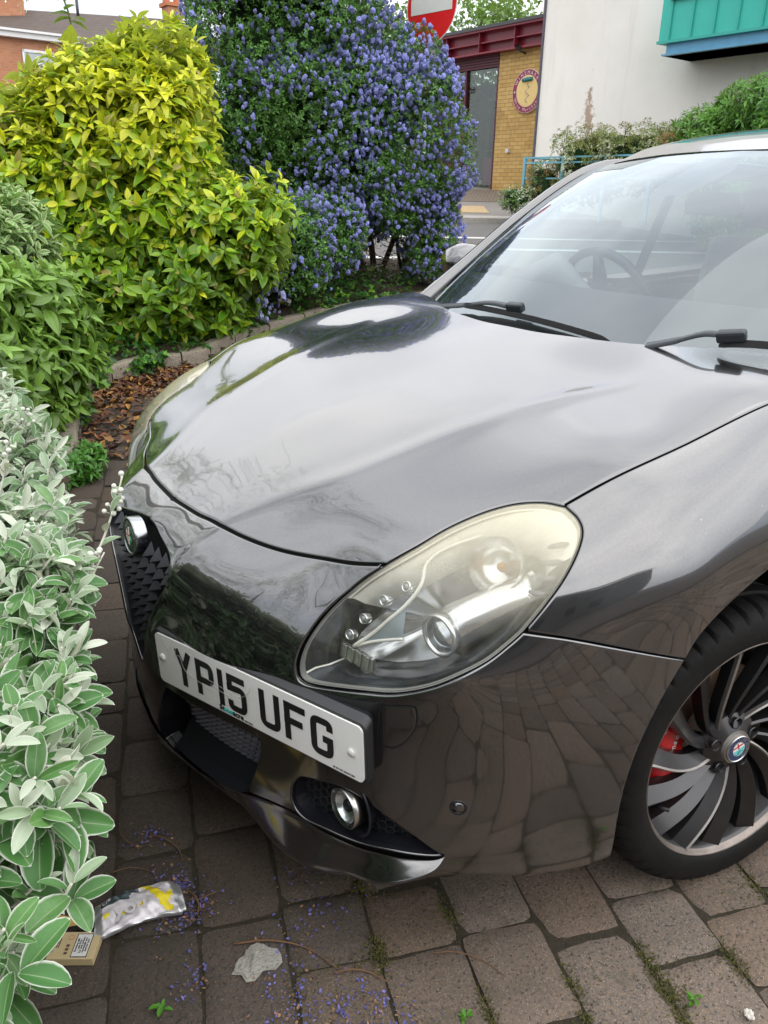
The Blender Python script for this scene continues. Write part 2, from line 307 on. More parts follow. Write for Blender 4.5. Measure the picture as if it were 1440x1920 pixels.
def ribbon(mb, A, width, depth, m=0, fn=None):
    """dark strip lying under a panel gap"""
    P, N = sagg(A); P = P if fn is None else P+dir_of(A)*fn(A)[:, None]; T = np.gradient(P, axis=0); T /= np.linalg.norm(T, axis=1)[:, None]; B = np.cross(N, T)
    L_, R2 = P-N*depth+B*width, P-N*depth-B*width; n = len(P); mb.add(np.vstack([L_, R2]), [(i, i+1, n+i+1, n+i) for i in range(n-1)], m)
# ---------------------------------------------------------------- materials of the car
def paint():
    g = G('dark_grey_metallic_paint')
    dust = g.noise(7, 6, .65); fine = g.noise(220, 2)
    low = g.n('ShaderNodeMapRange', {'Value': g.sep(g.co())[2], 'From Min': .55, 'From Max': .12, 'To Min': .0, 'To Max': .55}).outputs[0]
    dirt = g.math('MULTIPLY', g.ramp(dust, (.45, 0.), (.8, 1.)), low)
    base = g.mix(g.ramp(fine, (.3, 0.), (.7, 1.)), (.058, .059, .062), (.072, .073, .076))
    base = g.mix(dirt, base, (.10, .085, .06))
    rough = g.math('ADD', g.math('MULTIPLY', dirt, .3), .215)
    cr = g.math('ADD', g.math('MULTIPLY', g.ramp(g.noise(5, 5, .7), (.5, 0.), (.8, 1.)), .05), .035)
    cr = g.math('ADD', cr, g.math('ADD', g.math('MULTIPLY', dirt, .25), g.math('MULTIPLY', low, .14)))
    sp = g.n('ShaderNodeTexVoronoi', {'Vector': g.co(), 'Scale': 34.}); spot = g.ramp(sp.outputs['Distance'], (.045, 1.), (.06, 0.))
    spot = g.math('MULTIPLY', spot, g.ramp(g.noise(9, 2), (.52, 0.), (.56, 1.)))
    base = g.mix(g.math('MULTIPLY', spot, .35), base, (.35, .33, .3))
    nr = g.bump(g.noise(40, 2), .00005, .5)
    return g.end(g.bsdf(base=base, metal=.9, rough=rough, coat=1., coatr=cr, coatior=2.12, coatn=nr))
PAINT = paint()
BLACKP = simple('black_plastic', (.018, .019, .022), .42, bump=.0004, scale=120)
SATIN = simple('satin_black_trim', (.012, .0125, .017), .3, var=.2, scale=9)
VOID = simple('dark_cavity', (.004, .004, .0045), .8)
RUBBER = simple('rubber_seal', (.010, .010, .011), .55)
CHROME = simple('polished_chrome', (.36, .37, .39), .22, 1.)
ALU = simple('brushed_aluminium', (.55, .54, .52), .28, 1.)
def schlick(g, ior): f0 = ((ior-1)/(ior+1))**2; return g.math('ADD', g.math('MULTIPLY', g.math('POWER', g.n('ShaderNodeLayerWeight', {'Blend': .5}).outputs['Facing'], 5.), 1-f0), f0)
def glass(name, tint=(.85, .9, .88), ior=1.5, boost=1.0, rough=0.):
    g = G(name); k = g.math('MINIMUM', g.math('MULTIPLY', schlick(g, ior), boost), 1.)
    t = g.n('ShaderNodeBsdfTransparent', {'Color': tint}).outputs[0]; gl = g.n('ShaderNodeBsdfGlossy', {'Roughness': rough, 'Color': (1, 1, 1)}).outputs[0]
    x = g.n('ShaderNodeMixShader', {0: k, 1: t, 2: gl}); return g.end(x.outputs[0])
# ---------------------------------------------------------------- body panels
car = tag(empty('parked_car'), 'dark grey metallic hatchback parked on the block paving with its front wheel turned', 'car')
def M2(P): return np.asarray(P)*[-1, 1]
def full(*half):       # half outline running from the centre line to the centre line on the left half -> whole symmetrical loop
    A = join(*half); return np.vstack([A, M2(A)[::-1]])
def sym_edge(A): A = A.copy(); A[0, 0] = 0; A[-1, 0] = 0; return A
hf = seg('hf'); hf[0, 0] = 0
rear = seg('rear'); rear[-1, 0] = 0
side = seg('side'); lup = seg('lamp_up'); llow = seg('lamp_low'); lout = seg('lamp_out'); fb = seg('fb'); alow = seg('arch_low'); bot = seg('bot'); bot[-1, 0] = 0; aup = seg('arch_up')
def crease_disp(lines):
    def f(S, P, N):
        d = np.zeros(len(S))
        for A, wd, hh in lines:
            x = dist_poly(S, A, False)/wd; d += hh*np.exp(-x*x)
        return P+N*d[:, None], N
    return f
def disp_with_normals(fn):
    """fn(S) -> height along the normal; normals re-derived by finite differences"""
    def f(S, P, N):
        e = 2.5e-3
        def q(s):
            d = dir_of(s); p = SO+d*srad(d)[:, None]; return p+d*fn(s)[:, None]
        d0 = dir_of(S); P2 = P+d0*fn(S)[:, None]
        du = q(S+[e, 0])-q(S-[e, 0]); dv = q(S+[0, e])-q(S-[0, e]); n = np.cross(du, dv); n /= np.linalg.norm(n, axis=1)[:, None]; n *= np.sign((n*d0).sum(1, keepdims=True))
        return P2, n
    return f
cl = st_of([(.787, .2, .758), (.70, .237, .80), (.555, .312, .858), (.355, .365, .923), (.127, .425, .970), (-.06, .49, .996)]); cl = catmull(cl, 6)
def soft(x): return 1/(1+np.exp(-np.clip(x, -40, 40)))
def cl_fade(S): return .12 if len(S) == 0 else np.minimum(np.linalg.norm(S-cl[-1], axis=1), np.linalg.norm(S-cl[-1]*[-1, 1], axis=1))
def hood_h(S):
    o = np.zeros(len(S))
    for A in (cl, M2(cl)):
        # a soft fold: inside the fold the sheet sits a few millimetres higher
        x = dist_poly(S, A, False); rr_ = S[:, 1]; o += .0036*np.exp(-(x/.014)**2)*np.clip((cl_fade(S))/.12, 0, 1)
    return o
bonnet = panel('bonnet', full(hf, lup, side, rear), PAINT, car, disp=disp_with_normals(hood_h))
bonnet['label'] = 'smooth dark grey bonnet mirroring the pale sky and the hedge'
# front bumper with openings
lamp = join(lup, lout, llow); lampR = M2(lamp)
fog = join(seg('fog', 0), seg('fog', 1), seg('fog', 2)); fogR = M2(fog)
intake = join(seg('intake', 0), seg('intake', 1), seg('intake', 2), seg('intake', 3)); intakeR = M2(intake)
s1 = seg('shield', 0); s1[0, 0] = 0; s2 = seg('shield', 1); s2[-1, 0] = 0
shield = full(s1, s2)
nose_l = catmull(st_of([(.79, .205, .757), (.835, .20, .735), (.872, .185, .705), (.892, .172, .672), (.899, .15, .63), (.905, .105, .57), (.912, .055, .49)]), 5)
eye = catmull(POLY['lamp_low'][0][3:13], 4)
def bump_h(S):
    o = np.zeros(len(S))
    for m in (1, -1):
        A = nose_l*[m, 1]; o += .0065*np.exp(-(dist_poly(S, A, False)/.013)**2)
        A = eye*[m, 1]; x = dist_poly(S, A, False); o += .009*np.exp(-(x/.016)**2)
    return o
top = join(hf, seg('lamp_low', 0, rev=True))          # centre -> lamp corner -> round under the lamp to its rear tip
bumper = panel('front_bumper', full(top, fb, alow, bot), PAINT, car, holes=(shield, intake, intakeR, fog, fogR), disp=disp_with_normals(bump_h), h=.0065, hole_depth=.035)
# wings
for m in (1, -1):
    back = st_of([(-.305, .745, 1.022), (-.37, .735, 1.01), (-.5, .79, .995), (-.5, .85, .90), (-.5, .87, .75), (-.5, .868, .55), (-.5, .86, .3), (-.44, .86, .2)])
    A = join(seg('side'), back, aup[::-1], fb[::-1], lout[::-1]); A = A*[m, 1]
    panel('front_wing', A, PAINT, car, h=.008, depth=.02)
gapm = MB()
for m in (1, -1):
    for A, wd in ((hf, .008), (lup, .008), (side, .008), (fb, .007), (lout, .007), (llow, .007)): ribbon(gapm, resample(A, .004, False)*[m, 1], wd, .0125)
gapm.build('panel_gap_seal', VOID, car, True)
# bumper lip under the mouth and the fog lamps: a rounded blade
def blade():
    U = np.array([(.893, 0, .210), (.889, .062, .212), (.874, .177, .222), (.853, .261, .230), (.834, .323, .242), (.815, .374, .253), (.791, .438, .262), (.766, .512, .264), (.736, .578, .266), (.703, .635, .274), (.665, .682, .281), (.646, .703, .289)])
    Lo = np.array([(.884, 0, .180), (.878, .06, .186), (.862, .155, .198), (.842, .240, .204), (.824, .300, .184), (.808, .362, .158), (.788, .425, .150), (.757, .490, .160), (.727, .552, .184), (.712, .628, .223), (.668, .684, .262), (.648, .702, .285)])
    U = catmull(U, 5); Lo = catmull(Lo, 5); k = len(U); n = 12; V = []; pass
    T = np.gradient((U+Lo)/2, axis=0); T /= np.linalg.norm(T, axis=1)[:, None]
    out = np.cross(T, [0, 0, 1]); out /= np.linalg.norm(out, axis=1)[:, None]; out *= np.sign(out[:, :1])
    prof = [(-.05, .012), (.0, .004), (.10, .010), (.3, .017), (.55, .026), (.72, .034), (.84, .037), (.94, .034), (1.0, .022), (1.03, .004), (1.02, -.03)]
    tt = np.linspace(0, 1, k); fade = np.minimum(1, (1-tt)/.16)**.6; ctr = .12+.88*np.clip((tt-.42)/.2, 0, 1)
    for i in range(k):
        for a, b in prof: V.append(U[i]+(Lo[i]-U[i])*a+out[i]*(b*.72*(ctr[i] if b > 0 else 1)*fade[i]-.004*(1-fade[i])))
    return np.array(V), k, len(prof)
V, k, n = blade(); VV = np.vstack([V, V*[1, -1, 1]]); F = [tuple(f) for f in grid_faces(k, n, 0, True)]+[tuple(f) for f in grid_faces(k, n, k*n)]
mesh_obj('front_splitter', VV, F, PAINT, car)
# dark hollows behind the openings
def cavity(name, A, depth, mat, mb=None, shrink=.85, m=0, direc=None):
    A = resample(A, .006); P, N = sagg(A); c = P.mean(0); nm = N.mean(0); nm /= np.linalg.norm(nm)
    if direc is not None: nm = np.array(direc, float)
    B = c+(P-c)*shrink-nm*depth; n = len(P); P0 = P-N*.012
    V = np.vstack([P0, B, [c-nm*depth]]); F = [(i, (i+1) % n, n+(i+1) % n, n+i) for i in range(n)]+[(n+i, n+(i+1) % n, 2*n) for i in range(n)]
    if mb is not None: mb.add(V, F, m); return None
    return mesh_obj(name, V, F, mat, car, False)
for m in (1, -1): cavity('mouth_cavity', intake*[m, 1], .09, SATIN, direc=(1, 0, 0), shrink=.97)
# ---------------------------------------------------------------- shield grille with its pyramids, and the round badge
gr = empty('shield_grille', parent=car)
cavity('grille_back', shield, .05, VOID).parent = gr
P, N = sagg(resample(shield, .006)); c = P.mean(0)
rim = MB(); Q = [p-nn*.004 for p, nn in zip(P, N)]; Q2 = [c+(p-c)*.93-nn*.016 for p, nn in zip(P, N)]; n = len(P)
rim.add(Q+Q2, [(i, (i+1) % n, n+(i+1) % n, n+i) for i in range(n)]); rim.build('grille_frame', SATIN, gr, True)
sh_yz = np.array([(p[1], p[2]) for p in P])
def in_shield(y, z, k=.90):
    q = np.array([[c[1]+(y-c[1])/k, c[2]+(z-c[2])/k]]); return inside(q, sh_yz)[0]
pyr = MB(); row = 0; z = .400
while z < .72:
    for i in range(-6, 7):
        y = (i+(.5 if row % 2 else 0))*.0325
        if in_shield(y, z+.012) and in_shield(y, z-.008) and not ((y)**2+(z-.69)**2 < .046**2):
            s_ = st_of([(.9, y, z)]); pp, nn = sagg(s_); x0 = pp[0][0]-.022
            hw, up, dn, dep = .0150, .024, .017, .022
            V = [(x0, y, z+up), (x0, y+hw, z), (x0, y, z-dn), (x0, y-hw, z), (x0+dep, y, z-.004)]
            pyr.add(V, [(0, 4, 1), (1, 4, 2), (2, 4, 3), (3, 4, 0)])
    z += .030; row += 1
pyr.build('grille_pyramids', simple('graphite_plastic', (.035, .037, .045), .35, .3), gr)
# badge: centre, facing slightly up and forwards
BC = Vector((.905, 0, .693)); bn = Vector((.997, 0, .06)).normalized(); bx = Vector((0, 1, 0)); by = bn.cross(bx).normalized(); TB = frame(BC, bx, by, bn)
b = MB(); b.lathe([(.0375, -.022), (.0395, -.004), (.0395, .0015), (.0385, .0035), (.0365, .0042), (.0345, .0028), (.0338, .0012), (.0, .0012)], 64, 0, T=TB)
bd = b.build('badge_ring', CHROME, gr, True)
bf = MB(); bf.lathe([(.0336, .0016), (.0, .0016)], 48, 0, T=TB)
ENA = simple('black_enamel', (.012, .020, .018), .25); RED = simple('red_enamel', (.45, .012, .02), .25, coat=1.); WHI = simple('white_enamel', (.75, .75, .72), .3, coat=1.); GRN = simple('green_enamel', (.03, .28, .14), .3, coat=1.); SKYB = simple('pale_blue_enamel', (.16, .52, .62), .3, coat=1.); NAVY = simple('navy_enamel', (.01, .03, .10), .2, coat=1.)
def ring_text(mb, txt, R, size, T, a0, a1, m, z=.002):
    for i, ch in enumerate(txt):
        if ch == ' ': continue
        a = a0+(a1-a0)*i/(len(txt)-1)
        M = T @ Matrix.Translation((R*math.cos(a), R*math.sin(a), z)) @ Matrix.Rotation(a-math.pi/2, 4, 'Z')
        text_mesh(ch, size, M, None, mb=mb, m=m, extrude=.0002)
def emblem(mb, T, r, pal, text='ALFA ROMEO'):
    """quartered round car badge: red cross on white, green serpent on the other half; pal = indices of disc, silver, white, red, half, green"""
    disc, sil, whi, red, half, grn = pal
    def arc(r_, a0, a1, n=14): return [(r_*math.cos(R_(a0+(a1-a0)*i/n)), r_*math.sin(R_(a0+(a1-a0)*i/n))) for i in range(n+1)]
    ri = r*.60; mb.prism(arc(ri, 0, 360, 36)[:-1], .0014, .0019, T, sil)
    mb.prism(arc(ri*.93, 91, 269), .0015, .0023, T, whi); mb.prism(arc(ri*.93, -89, 89), .0015, .0023, T, half)
    mb.prism([(-ri*.56, -ri*.78), (-ri*.36, -ri*.78), (-ri*.36, ri*.78), (-ri*.56, ri*.78)], .0018, .0027, T, red)
    mb.prism([(-ri*.90, -ri*.10), (-ri*.04, -ri*.10), (-ri*.04, ri*.10), (-ri*.90, ri*.10)], .0018, .00275, T, red)
    pts = [T @ Vector((ri*(.42+.20*math.sin(t*2.4*math.pi)), ri*(-.66+1.3*t), .0028)) for t in np.linspace(0, 1, 26)]
    mb.tube(pts, [ri*(.05+.05*math.sin(math.pi*t)) for t in np.linspace(0, 1, 26)], 6, grn)
    ring_text(mb, text, r*.79, r*.34, T, R_(165), R_(15), sil)
emblem(bf, TB, .0336, (0, 1, 2, 3, 4, 5)); bo = bf.build('round_emblem', [ENA, ALU, WHI, RED, ENA, GRN], gr)
# ---------------------------------------------------------------- headlights
def lens_mat():
    g = G('hazed_headlight_lens'); z = g.sep(g.co())[2]
    up = g.n('ShaderNodeMapRange', {'Value': g.math('ADD', z, g.math('MULTIPLY', g.math('SUBTRACT', g.noise(9, 5, .6), .5), .10)), 'From Min': .70, 'From Max': .86, 'To Min': 0., 'To Max': 1.}, interpolation_type='SMOOTHSTEP').outputs[0]
    st = g.noise(1, 4, .7, vec=g.n('ShaderNodeMapping', {0: g.co(), 'Scale': (18, 60, 60)}).outputs[0])
    hz = g.math('ADD', g.math('MULTIPLY', up, .44), g.math('MULTIPLY', g.ramp(st, (.45, 0.), (.85, 1.)), .10), ); hz = g.math('ADD', hz, .03)
    dif = g.n('ShaderNodeBsdfDiffuse', {'Color': (.90, .84, .62, 1)}).outputs[0]; tr = g.n('ShaderNodeBsdfTranslucent', {'Color': (.95, .88, .64, 1)}).outputs[0]
    haze = g.n('ShaderNodeMixShader', {0: .45, 1: dif, 2: tr}).outputs[0]
    clear = g.n('ShaderNodeBsdfTransparent', {'Color': (.95, .96, .95, 1)}).outputs[0]
    a = g.n('ShaderNodeMixShader', {0: hz, 1: clear, 2: haze}).outputs[0]
    scr = g.noise(1, 3, .6, vec=g.n('ShaderNodeMapping', {0: g.co(), 'Scale': (30, 300, 90), 'Rotation': (.4, .2, .5)}).outputs[0])
    gl = g.n('ShaderNodeBsdfGlossy', {'Roughness': .06, 'Normal': g.bump(scr, .0003, .5)}).outputs[0]
    fr = schlick(g, 1.6)
    return g.end(g.n('ShaderNodeMixShader', {0: g.math('MULTIPLY', fr, .9), 1: a, 2: gl}).outputs[0])
LENS = lens_mat()
LAMPSIL = simple('lamp_reflector_silver', (.74, .75, .76), .2, .92, var=.06)
BEZ = simple('pale_lamp_bezel', (.86, .85, .80), .35, .1, var=.05); BEZD = simple('dark_lamp_bezel', (.022, .028, .038), .2, .3); BEZR = simple('grey_lamp_rim', (.20, .20, .19), .4)
LEDG = simple('clear_led_dome', (.25, .27, .28), .08, .2, coat=1.)
PROJ = glass('projector_glass', (.55, .6, .62), 1.6, 2.2)
def headlight(m):
    hl = empty('headlight', parent=car)
    A = lamp*[m, 1]
    def dome(S): d = dist_poly(S, A); return .002+.008*np.clip(1-np.exp(-d/.05), 0, 1)
    panel('lens', A, LENS, hl, disp=disp_with_normals(dome), gap=.0012, depth=.003, h=.008)
    L_ = resample(A, .0035); P, N = sagg(L_); c = P.mean(0); nm = N.mean(0); nm /= np.linalg.norm(nm)
    n = len(P)
    # long axis u (lower front -> upper rear), v across
    Q = P-c; Q = Q-np.outer(Q@nm, nm); u = Q[np.argmax(np.linalg.norm(Q, axis=1))]; u /= np.linalg.norm(u); u *= -np.sign(u[0]); v = np.cross(nm, u)*m
    if v[2] < 0: v = -v
    def ring(k, dep, sh=(0, 0)): return c+(P-c)*k-nm*dep+u*sh[0]+v*sh[1]
    def nrm_ring(k, dep, sh=(0, 0)): return (P-N*dep)*k+(c-N.mean(0)*dep)*(1-k)+u*sh[0]+v*sh[1]
    rings = [P-N*.002, nrm_ring(.972, .008), nrm_ring(.91, .012), nrm_ring(.82, .022, (-.004, -.006)), nrm_ring(.76, .060, (-.006, -.010)), nrm_ring(.70, .085, (-.008, -.010)), nrm_ring(.3, .105, (-.01, -.01))]
    V = np.vstack(rings+[[c-nm*.108]]); F = []; M = []
    uu = Q@u/np.abs(Q@u).max(); vv = Q@v/np.abs(Q@v).max()
    for r in range(len(rings)-1):
        for i in range(n):
            j = (i+1) % n; F.append((r*n+i, (r+1)*n+i, (r+1)*n+j, r*n+j))
            low = uu[i] < -.15 or (vv[i] < -.2 and uu[i] < .45)
            M.append(1 if r == 0 else (2 if low and r < 5 else (0 if r < 4 else 3)))
    b = (len(rings)-1)*n
    for i in range(n): F.append((b+i, len(V)-1, b+(i+1) % n)); M.append(3)
    o = mesh_obj('housing', V, F, [BEZ, BEZR, BEZD, LAMPSIL], hl, True, fmat=M); o.data.set_sharp_from_angle(angle=R_(40))
    def at(x, y, z, dep=0.): s = st_of([(x, m*y, z)]); p, q = sagg(s); return Vector(p[0]-q[0]*dep), Vector(q[0])
    fwd = Vector((.985, .12*m, -.02)).normalized()
    def axes(o_, d): x = Vector((0, 1, 0)); x = (x-d*x.dot(d)).normalized(); return frame(o_, x, d.cross(x), d)
    # projector unit
    p, q = at(.668, .656, .708, .058); T = axes(p, fwd); b = MB()
    b.lathe([(.031, -.05), (.034, -.012), (.0365, .004), (.0365, .010), (.033, .012), (.030, .006), (.0285, -.004)], 48, 0, T=T); b.build('projector_ring', LAMPSIL, hl, True)
    b = MB(); b.lathe([(.0285*math.sin(a), -.012+.022*math.cos(a)) for a in np.linspace(math.pi/2, .01, 10)], 40, 0, T=T); b.build('projector_lens', PROJ, hl, True)
    b = MB(); b.lathe([(.028, -.028), (.0, -.036)], 32, 0, T=T); b.build('projector_bowl', LAMPSIL, hl, True)
    # smooth shell round the projector sweeping to the rear
    rr = [at(.62, .665, .735, .050)[0], at(.56, .69, .765, .045)[0], at(.505, .71, .79, .045)[0]]
    b = MB(); b.tube(catmull([at(.668, .656, .708, .085)[0], at(.62, .672, .74, .082)[0], at(.56, .70, .77, .078)[0], at(.51, .725, .785, .070)[0]], 6), np.linspace(.042, .034, 19), 24, 0); b.build('reflector_shell', LAMPSIL, hl, True)
    # upper bowl of the indicator
    p, q = at(.535, .655, .825, .052); T = axes(p, (fwd+q*.8).normalized()); b = MB(); b.lathe([(.047, .018), (.046, .005), (.038, -.012), (.024, -.022), (.0, -.027)], 40, 0, T=T); b.build('indicator_bowl', LAMPSIL, hl, True)
    b = MB(); b.lathe([(.008, -.026), (.009, -.008), (.006, .0), (0, .002)], 16, 0, T=T); b.build('indicator_bulb', simple('amber_bulb', (.75, .32, .06), .2, trans=.3), hl, True)
    # four small lamp pods along the inner edge
    for x, y, z in ((.722, .502, .655), (.703, .512, .684), (.684, .540, .725), (.660, .572, .762)):
        p, q = at(x, y, z, .022); T = axes(p, (q+fwd*.5).normalized()); b = MB()
        b.lathe([(.009, -.014), (.0095, -.002), (.0078, .0), (.0065, -.003)], 20, 0, T=T); b.lathe([(.0065*math.sin(a), -.004+.005*math.cos(a)) for a in np.linspace(math.pi/2, .01, 6)], 16, 1, T=T)
        b.build('led_pod', [LAMPSIL, LEDG], hl, True)
    # light guide: a pale rib running back from a point, and its lower branch
    G1 = [at(*q_, .024)[0] for q_ in ((.728, .519, .641), (.712, .545, .672), (.697, .562, .697), (.676, .590, .738), (.650, .598, .776), (.620, .578, .803), (.582, .581, .823), (.526, .606, .843))]
    G2 = [at(*q_, .026)[0] for q_ in ((.728, .519, .641), (.715, .545, .657), (.700, .575, .670), (.688, .600, .680))]
    b = MB(); b.tube(catmull(G1, 6), .0034, 8, 0); b.tube(catmull(G2, 6), .0030, 8, 0); b.build('light_guide', simple('milky_light_guide', (.70, .70, .64), .25, coat=1.), hl, True)
    wing_ = [np.array(x) for x in catmull(G1[:5], 5)]; low_ = [np.array(x) for x in catmull(G2, 5)]
    k_ = min(len(wing_), len(low_)); b = MB(); b.add(wing_[:k_]+low_[:k_], [(i, i+1, k_+i+1, k_+i) for i in range(k_-1)]); b.build('guide_panel', simple('frosted_blue_panel', (.30, .35, .38), .3, .4), hl, True)
    # ribbed lower reflector
    b = MB(); p, q = at(.735, .525, .622, .040); T = axes(p, (fwd+q).normalized())
    for i in range(9):
        t = -.034+.0085*i; b.box((t-.0036, -.013, -.004), (t+.0036, .013, .004+.002*(i % 2)), 0, T=T)
    o = b.build('ribbed_reflector', LAMPSIL, hl, bevel=.0012)
    # slots in the pale bezel on the outer side
    b = MB()
    for x, y, z in ((.464, .723, .846), (.492, .739, .828), (.512, .751, .808), (.531, .756, .786)):
        p, q = at(x, y-.004, z, .0175); d = Vector((.62, -.12*m, .30)); d = (d-q*d.dot(q)).normalized(); T = frame(p, d, q.cross(d), q)
        b.prism([(.017*math.cos(a), .0048*math.sin(a)) for a in np.linspace(0, 2*math.pi, 20, endpoint=False)], -.002, .001, T, 0)
    b.build('vent_slots', simple('grey_slot', (.12, .13, .15), .3, .3), hl, True)
for m in (1, -1): headlight(m)
# ---------------------------------------------------------------- number plate
def number_plate():
    ya, ti, ro = .307, -.027, .026
    n = Vector((math.cos(ya)*math.cos(ti), math.sin(ya)*math.cos(ti), math.sin(ti))); r = Vector((-math.sin(ya), math.cos(ya), 0)); u = n.cross(r)
    rr = r*math.cos(ro)+u*math.sin(ro); uu = -r*math.sin(ro)+u*math.cos(ro); C0 = Vector((.835, .367, .486)); T = frame(C0, rr, uu, n)
    pl = empty('number_plate', parent=car)
    def rrect(w_, h_, rad, k=6):
        o = []
        for cx, cy, a0 in ((w_-rad, h_-rad, 0), (-w_+rad, h_-rad, 90), (-w_+rad, -h_+rad, 180), (w_-rad, -h_+rad, 270)):
            o += [(cx+rad*math.cos(R_(a0+90*i/k)), cy+rad*math.sin(R_(a0+90*i/k))) for i in range(k+1)]
        return o
    g = G('white_plate_acrylic'); c = g.mix(g.ramp(g.noise(14, 5, .7), (.5, 0.), (.85, 1.)), (.84, .84, .82), (.72, .71, .68))
    WP = g.end(g.bsdf(base=c, rough=.35, coat=.6, coatr=.12)); BL = simple('plate_black', (.012, .012, .013), .35, coat=.4)
    b = MB(); b.prism(rrect(.26, .0555, .011), -.003, 0, T); sharp(b.build('plate_face', WP, pl))
    # holder: a thick black tray whose upper edge shows
    b = MB(); o1 = rrect(.266, .061, .013); nn = len(o1); V = [T @ Vector((x, y, -.0032)) for x, y in o1]+[T @ Vector((x*.995, y+(.007 if y > 0 else -.001), -.014-.006*max(0, x/.26))) for x, y in o1]+[T @ Vector((x*.93, y*.93, -.045)) for x, y in o1]
    b.add(V, [tuple(range(nn))]+[(k*nn+i, (k+1)*nn+i, (k+1)*nn+(i+1) % nn, k*nn+(i+1) % nn) for k in range(2) for i in range(nn)]); sharp(b.build('plate_holder', BLACKP, pl), 30)
    # characters 79 mm high, 50 mm wide, 14 mm stroke
    h, s = .079, .014; hw = .025-s/2; t = h/2-s/2
    def cornered(pts, closed=False, rad=.012):
        o = []; k = len(pts)
        for i, p in enumerate(pts):
            p = Vector(p)
            if (i in (0, k-1)) and not closed: o.append(p); continue
            a = Vector(pts[i-1]); c_ = Vector(pts[(i+1) % k]); d1 = (a-p); d2 = (c_-p); r1 = min(rad, d1.length*.5, d2.length*.5); a1 = p+d1.normalized()*r1; a2 = p+d2.normalized()*r1
            for q in np.linspace(0, 1, 6): o.append((1-q)**2*a1+2*q*(1-q)*p+q*q*a2)
        return o
    GL = {'Y': [[(-hw, t+s/2), (0, -.002)], [(hw, t+s/2), (0, -.002)], [(0, .004), (0, -t-s/2)]],
          'P': [[(-hw, -t-s/2), (-hw, t+s/2)], cornered([(-hw-s/2, t), (hw, t), (hw, -.004), (-hw-s/2, -.004)])],
          '1': [[(0, -t-s/2), (0, t+s/2)]],
          '5': [cornered([(hw+.004, t), (-hw+.001, t)]), [(-hw+.001, t+s/2), (-hw, .006)], cornered([(-hw-s/2, .010), (hw, .013), (hw, -t), (-hw, -t), (-hw, -t+.016)])],
          'U': [cornered([(-hw, t+s/2), (-hw, -t), (hw, -t), (hw, t+s/2)])],
          'F': [[(-hw, -t-s/2), (-hw, t+s/2)], [(-hw-s/2, t), (hw+s/2, t)], [(-hw-s/2, .002), (hw, .002)]],
          'G': [cornered([(hw, t-.016), (hw, t), (-hw, t), (-hw, -t), (hw, -t), (hw, -.002)]), [(hw+s/2, -.002), (.002, -.002)]]}
    b = MB()
    def stroke(pts, ox, z):
        P = [np.array((p[0], p[1])) for p in pts]; T_ = []
        for i in range(len(P)):
            a = P[max(i-1, 0)]; c_ = P[min(i+1, len(P)-1)]; d = c_-a; T_.append(d/np.linalg.norm(d))
        nm = [np.array((-d[1], d[0]))*s/2 for d in T_]; q = []
        for p, k_ in zip(P, nm): q += [(p[0]+k_[0]+ox, p[1]+k_[1], z), (p[0]-k_[0]+ox, p[1]-k_[1], z)]
        b.add([T @ Vector(v) for v in q], [(2*i, 2*i+1, 2*i+3, 2*i+2) for i in range(len(P)-1)])
    wd = {'1': .014}; txt = 'YP15 UFG'; tot = sum(wd.get(ch, .05) if ch != ' ' else .033-.011 for ch in txt)+.011*(len(txt)-2); x = -tot/2-.004
    for ch in txt:
        if ch == ' ': x += .033-.011; continue
        wch = wd.get(ch, .05)
        for k_, sg in enumerate(GL[ch]): stroke(sg, x+wch/2, .0006+.00025*k_)
        x += wch+.011
    b.build('plate_characters', BL, pl)
    # maker's line under the characters and the fixing caps
    b = MB(); text_mesh('St', .0165, T @ Matrix.Translation((-.079, -.0465, .0007)), None, mb=b, m=0, bold=.0004); text_mesh('one', .0165, T @ Matrix.Translation((-.0625, -.0465, .0007)), None, mb=b, m=1, bold=.0004); text_mesh('acre', .0165, T @ Matrix.Translation((-.0355, -.0465, .0007)), None, mb=b, m=0, bold=.0004)
    b.build('dealer_print', [BL, simple('teal_print', (.02, .50, .44), .4)], pl); b = MB(); text_mesh('0191 5166', .0048, T @ Matrix.Translation((-.008, -.0505, .0007)), None, mb=b, m=0); b.build('phone_print', BL, pl); b = MB(); text_mesh('BS AU 145d  NE 8TH 2DH', .0042, T @ Matrix.Translation((.218, -.0495, .0007)), None, mb=b, m=0)
    b.build('maker_print', BL, pl)
    for x in (-.243, .236):
        b = MB(); b.lathe([(.0075, .0), (.0075, .0025), (.006, .0042), (0, .0048)], 24, 0, T=T @ Matrix.Translation((x, -.002 if x > 0 else .004, 0))); b.build('fixing_cap', simple('cap_plastic', (.62, .61, .57), .35), pl, True)
    # cracks in the acrylic
    b = MB()
    for pts in ([(-.24, .055), (-.222, .03), (-.214, .036)], [(-.196, .045), (-.201, .02), (-.188, .026), (-.176, -.002), (-.14, -.012), (-.10, -.018)], [(-.118, .004), (-.07, .0), (-.03, -.004), (.0, .018), (.004, .030)], [(-.105, -.004), (-.06, -.012), (-.02, -.012)]):
        P = catmull(pts, 5); b.tube([T @ Vector((p[0], p[1], .0011)) for p in P], .0004, 4)
    b.build('surface_cracks', simple('crack_grey', (.42, .41, .38), .4), pl)
number_plate()
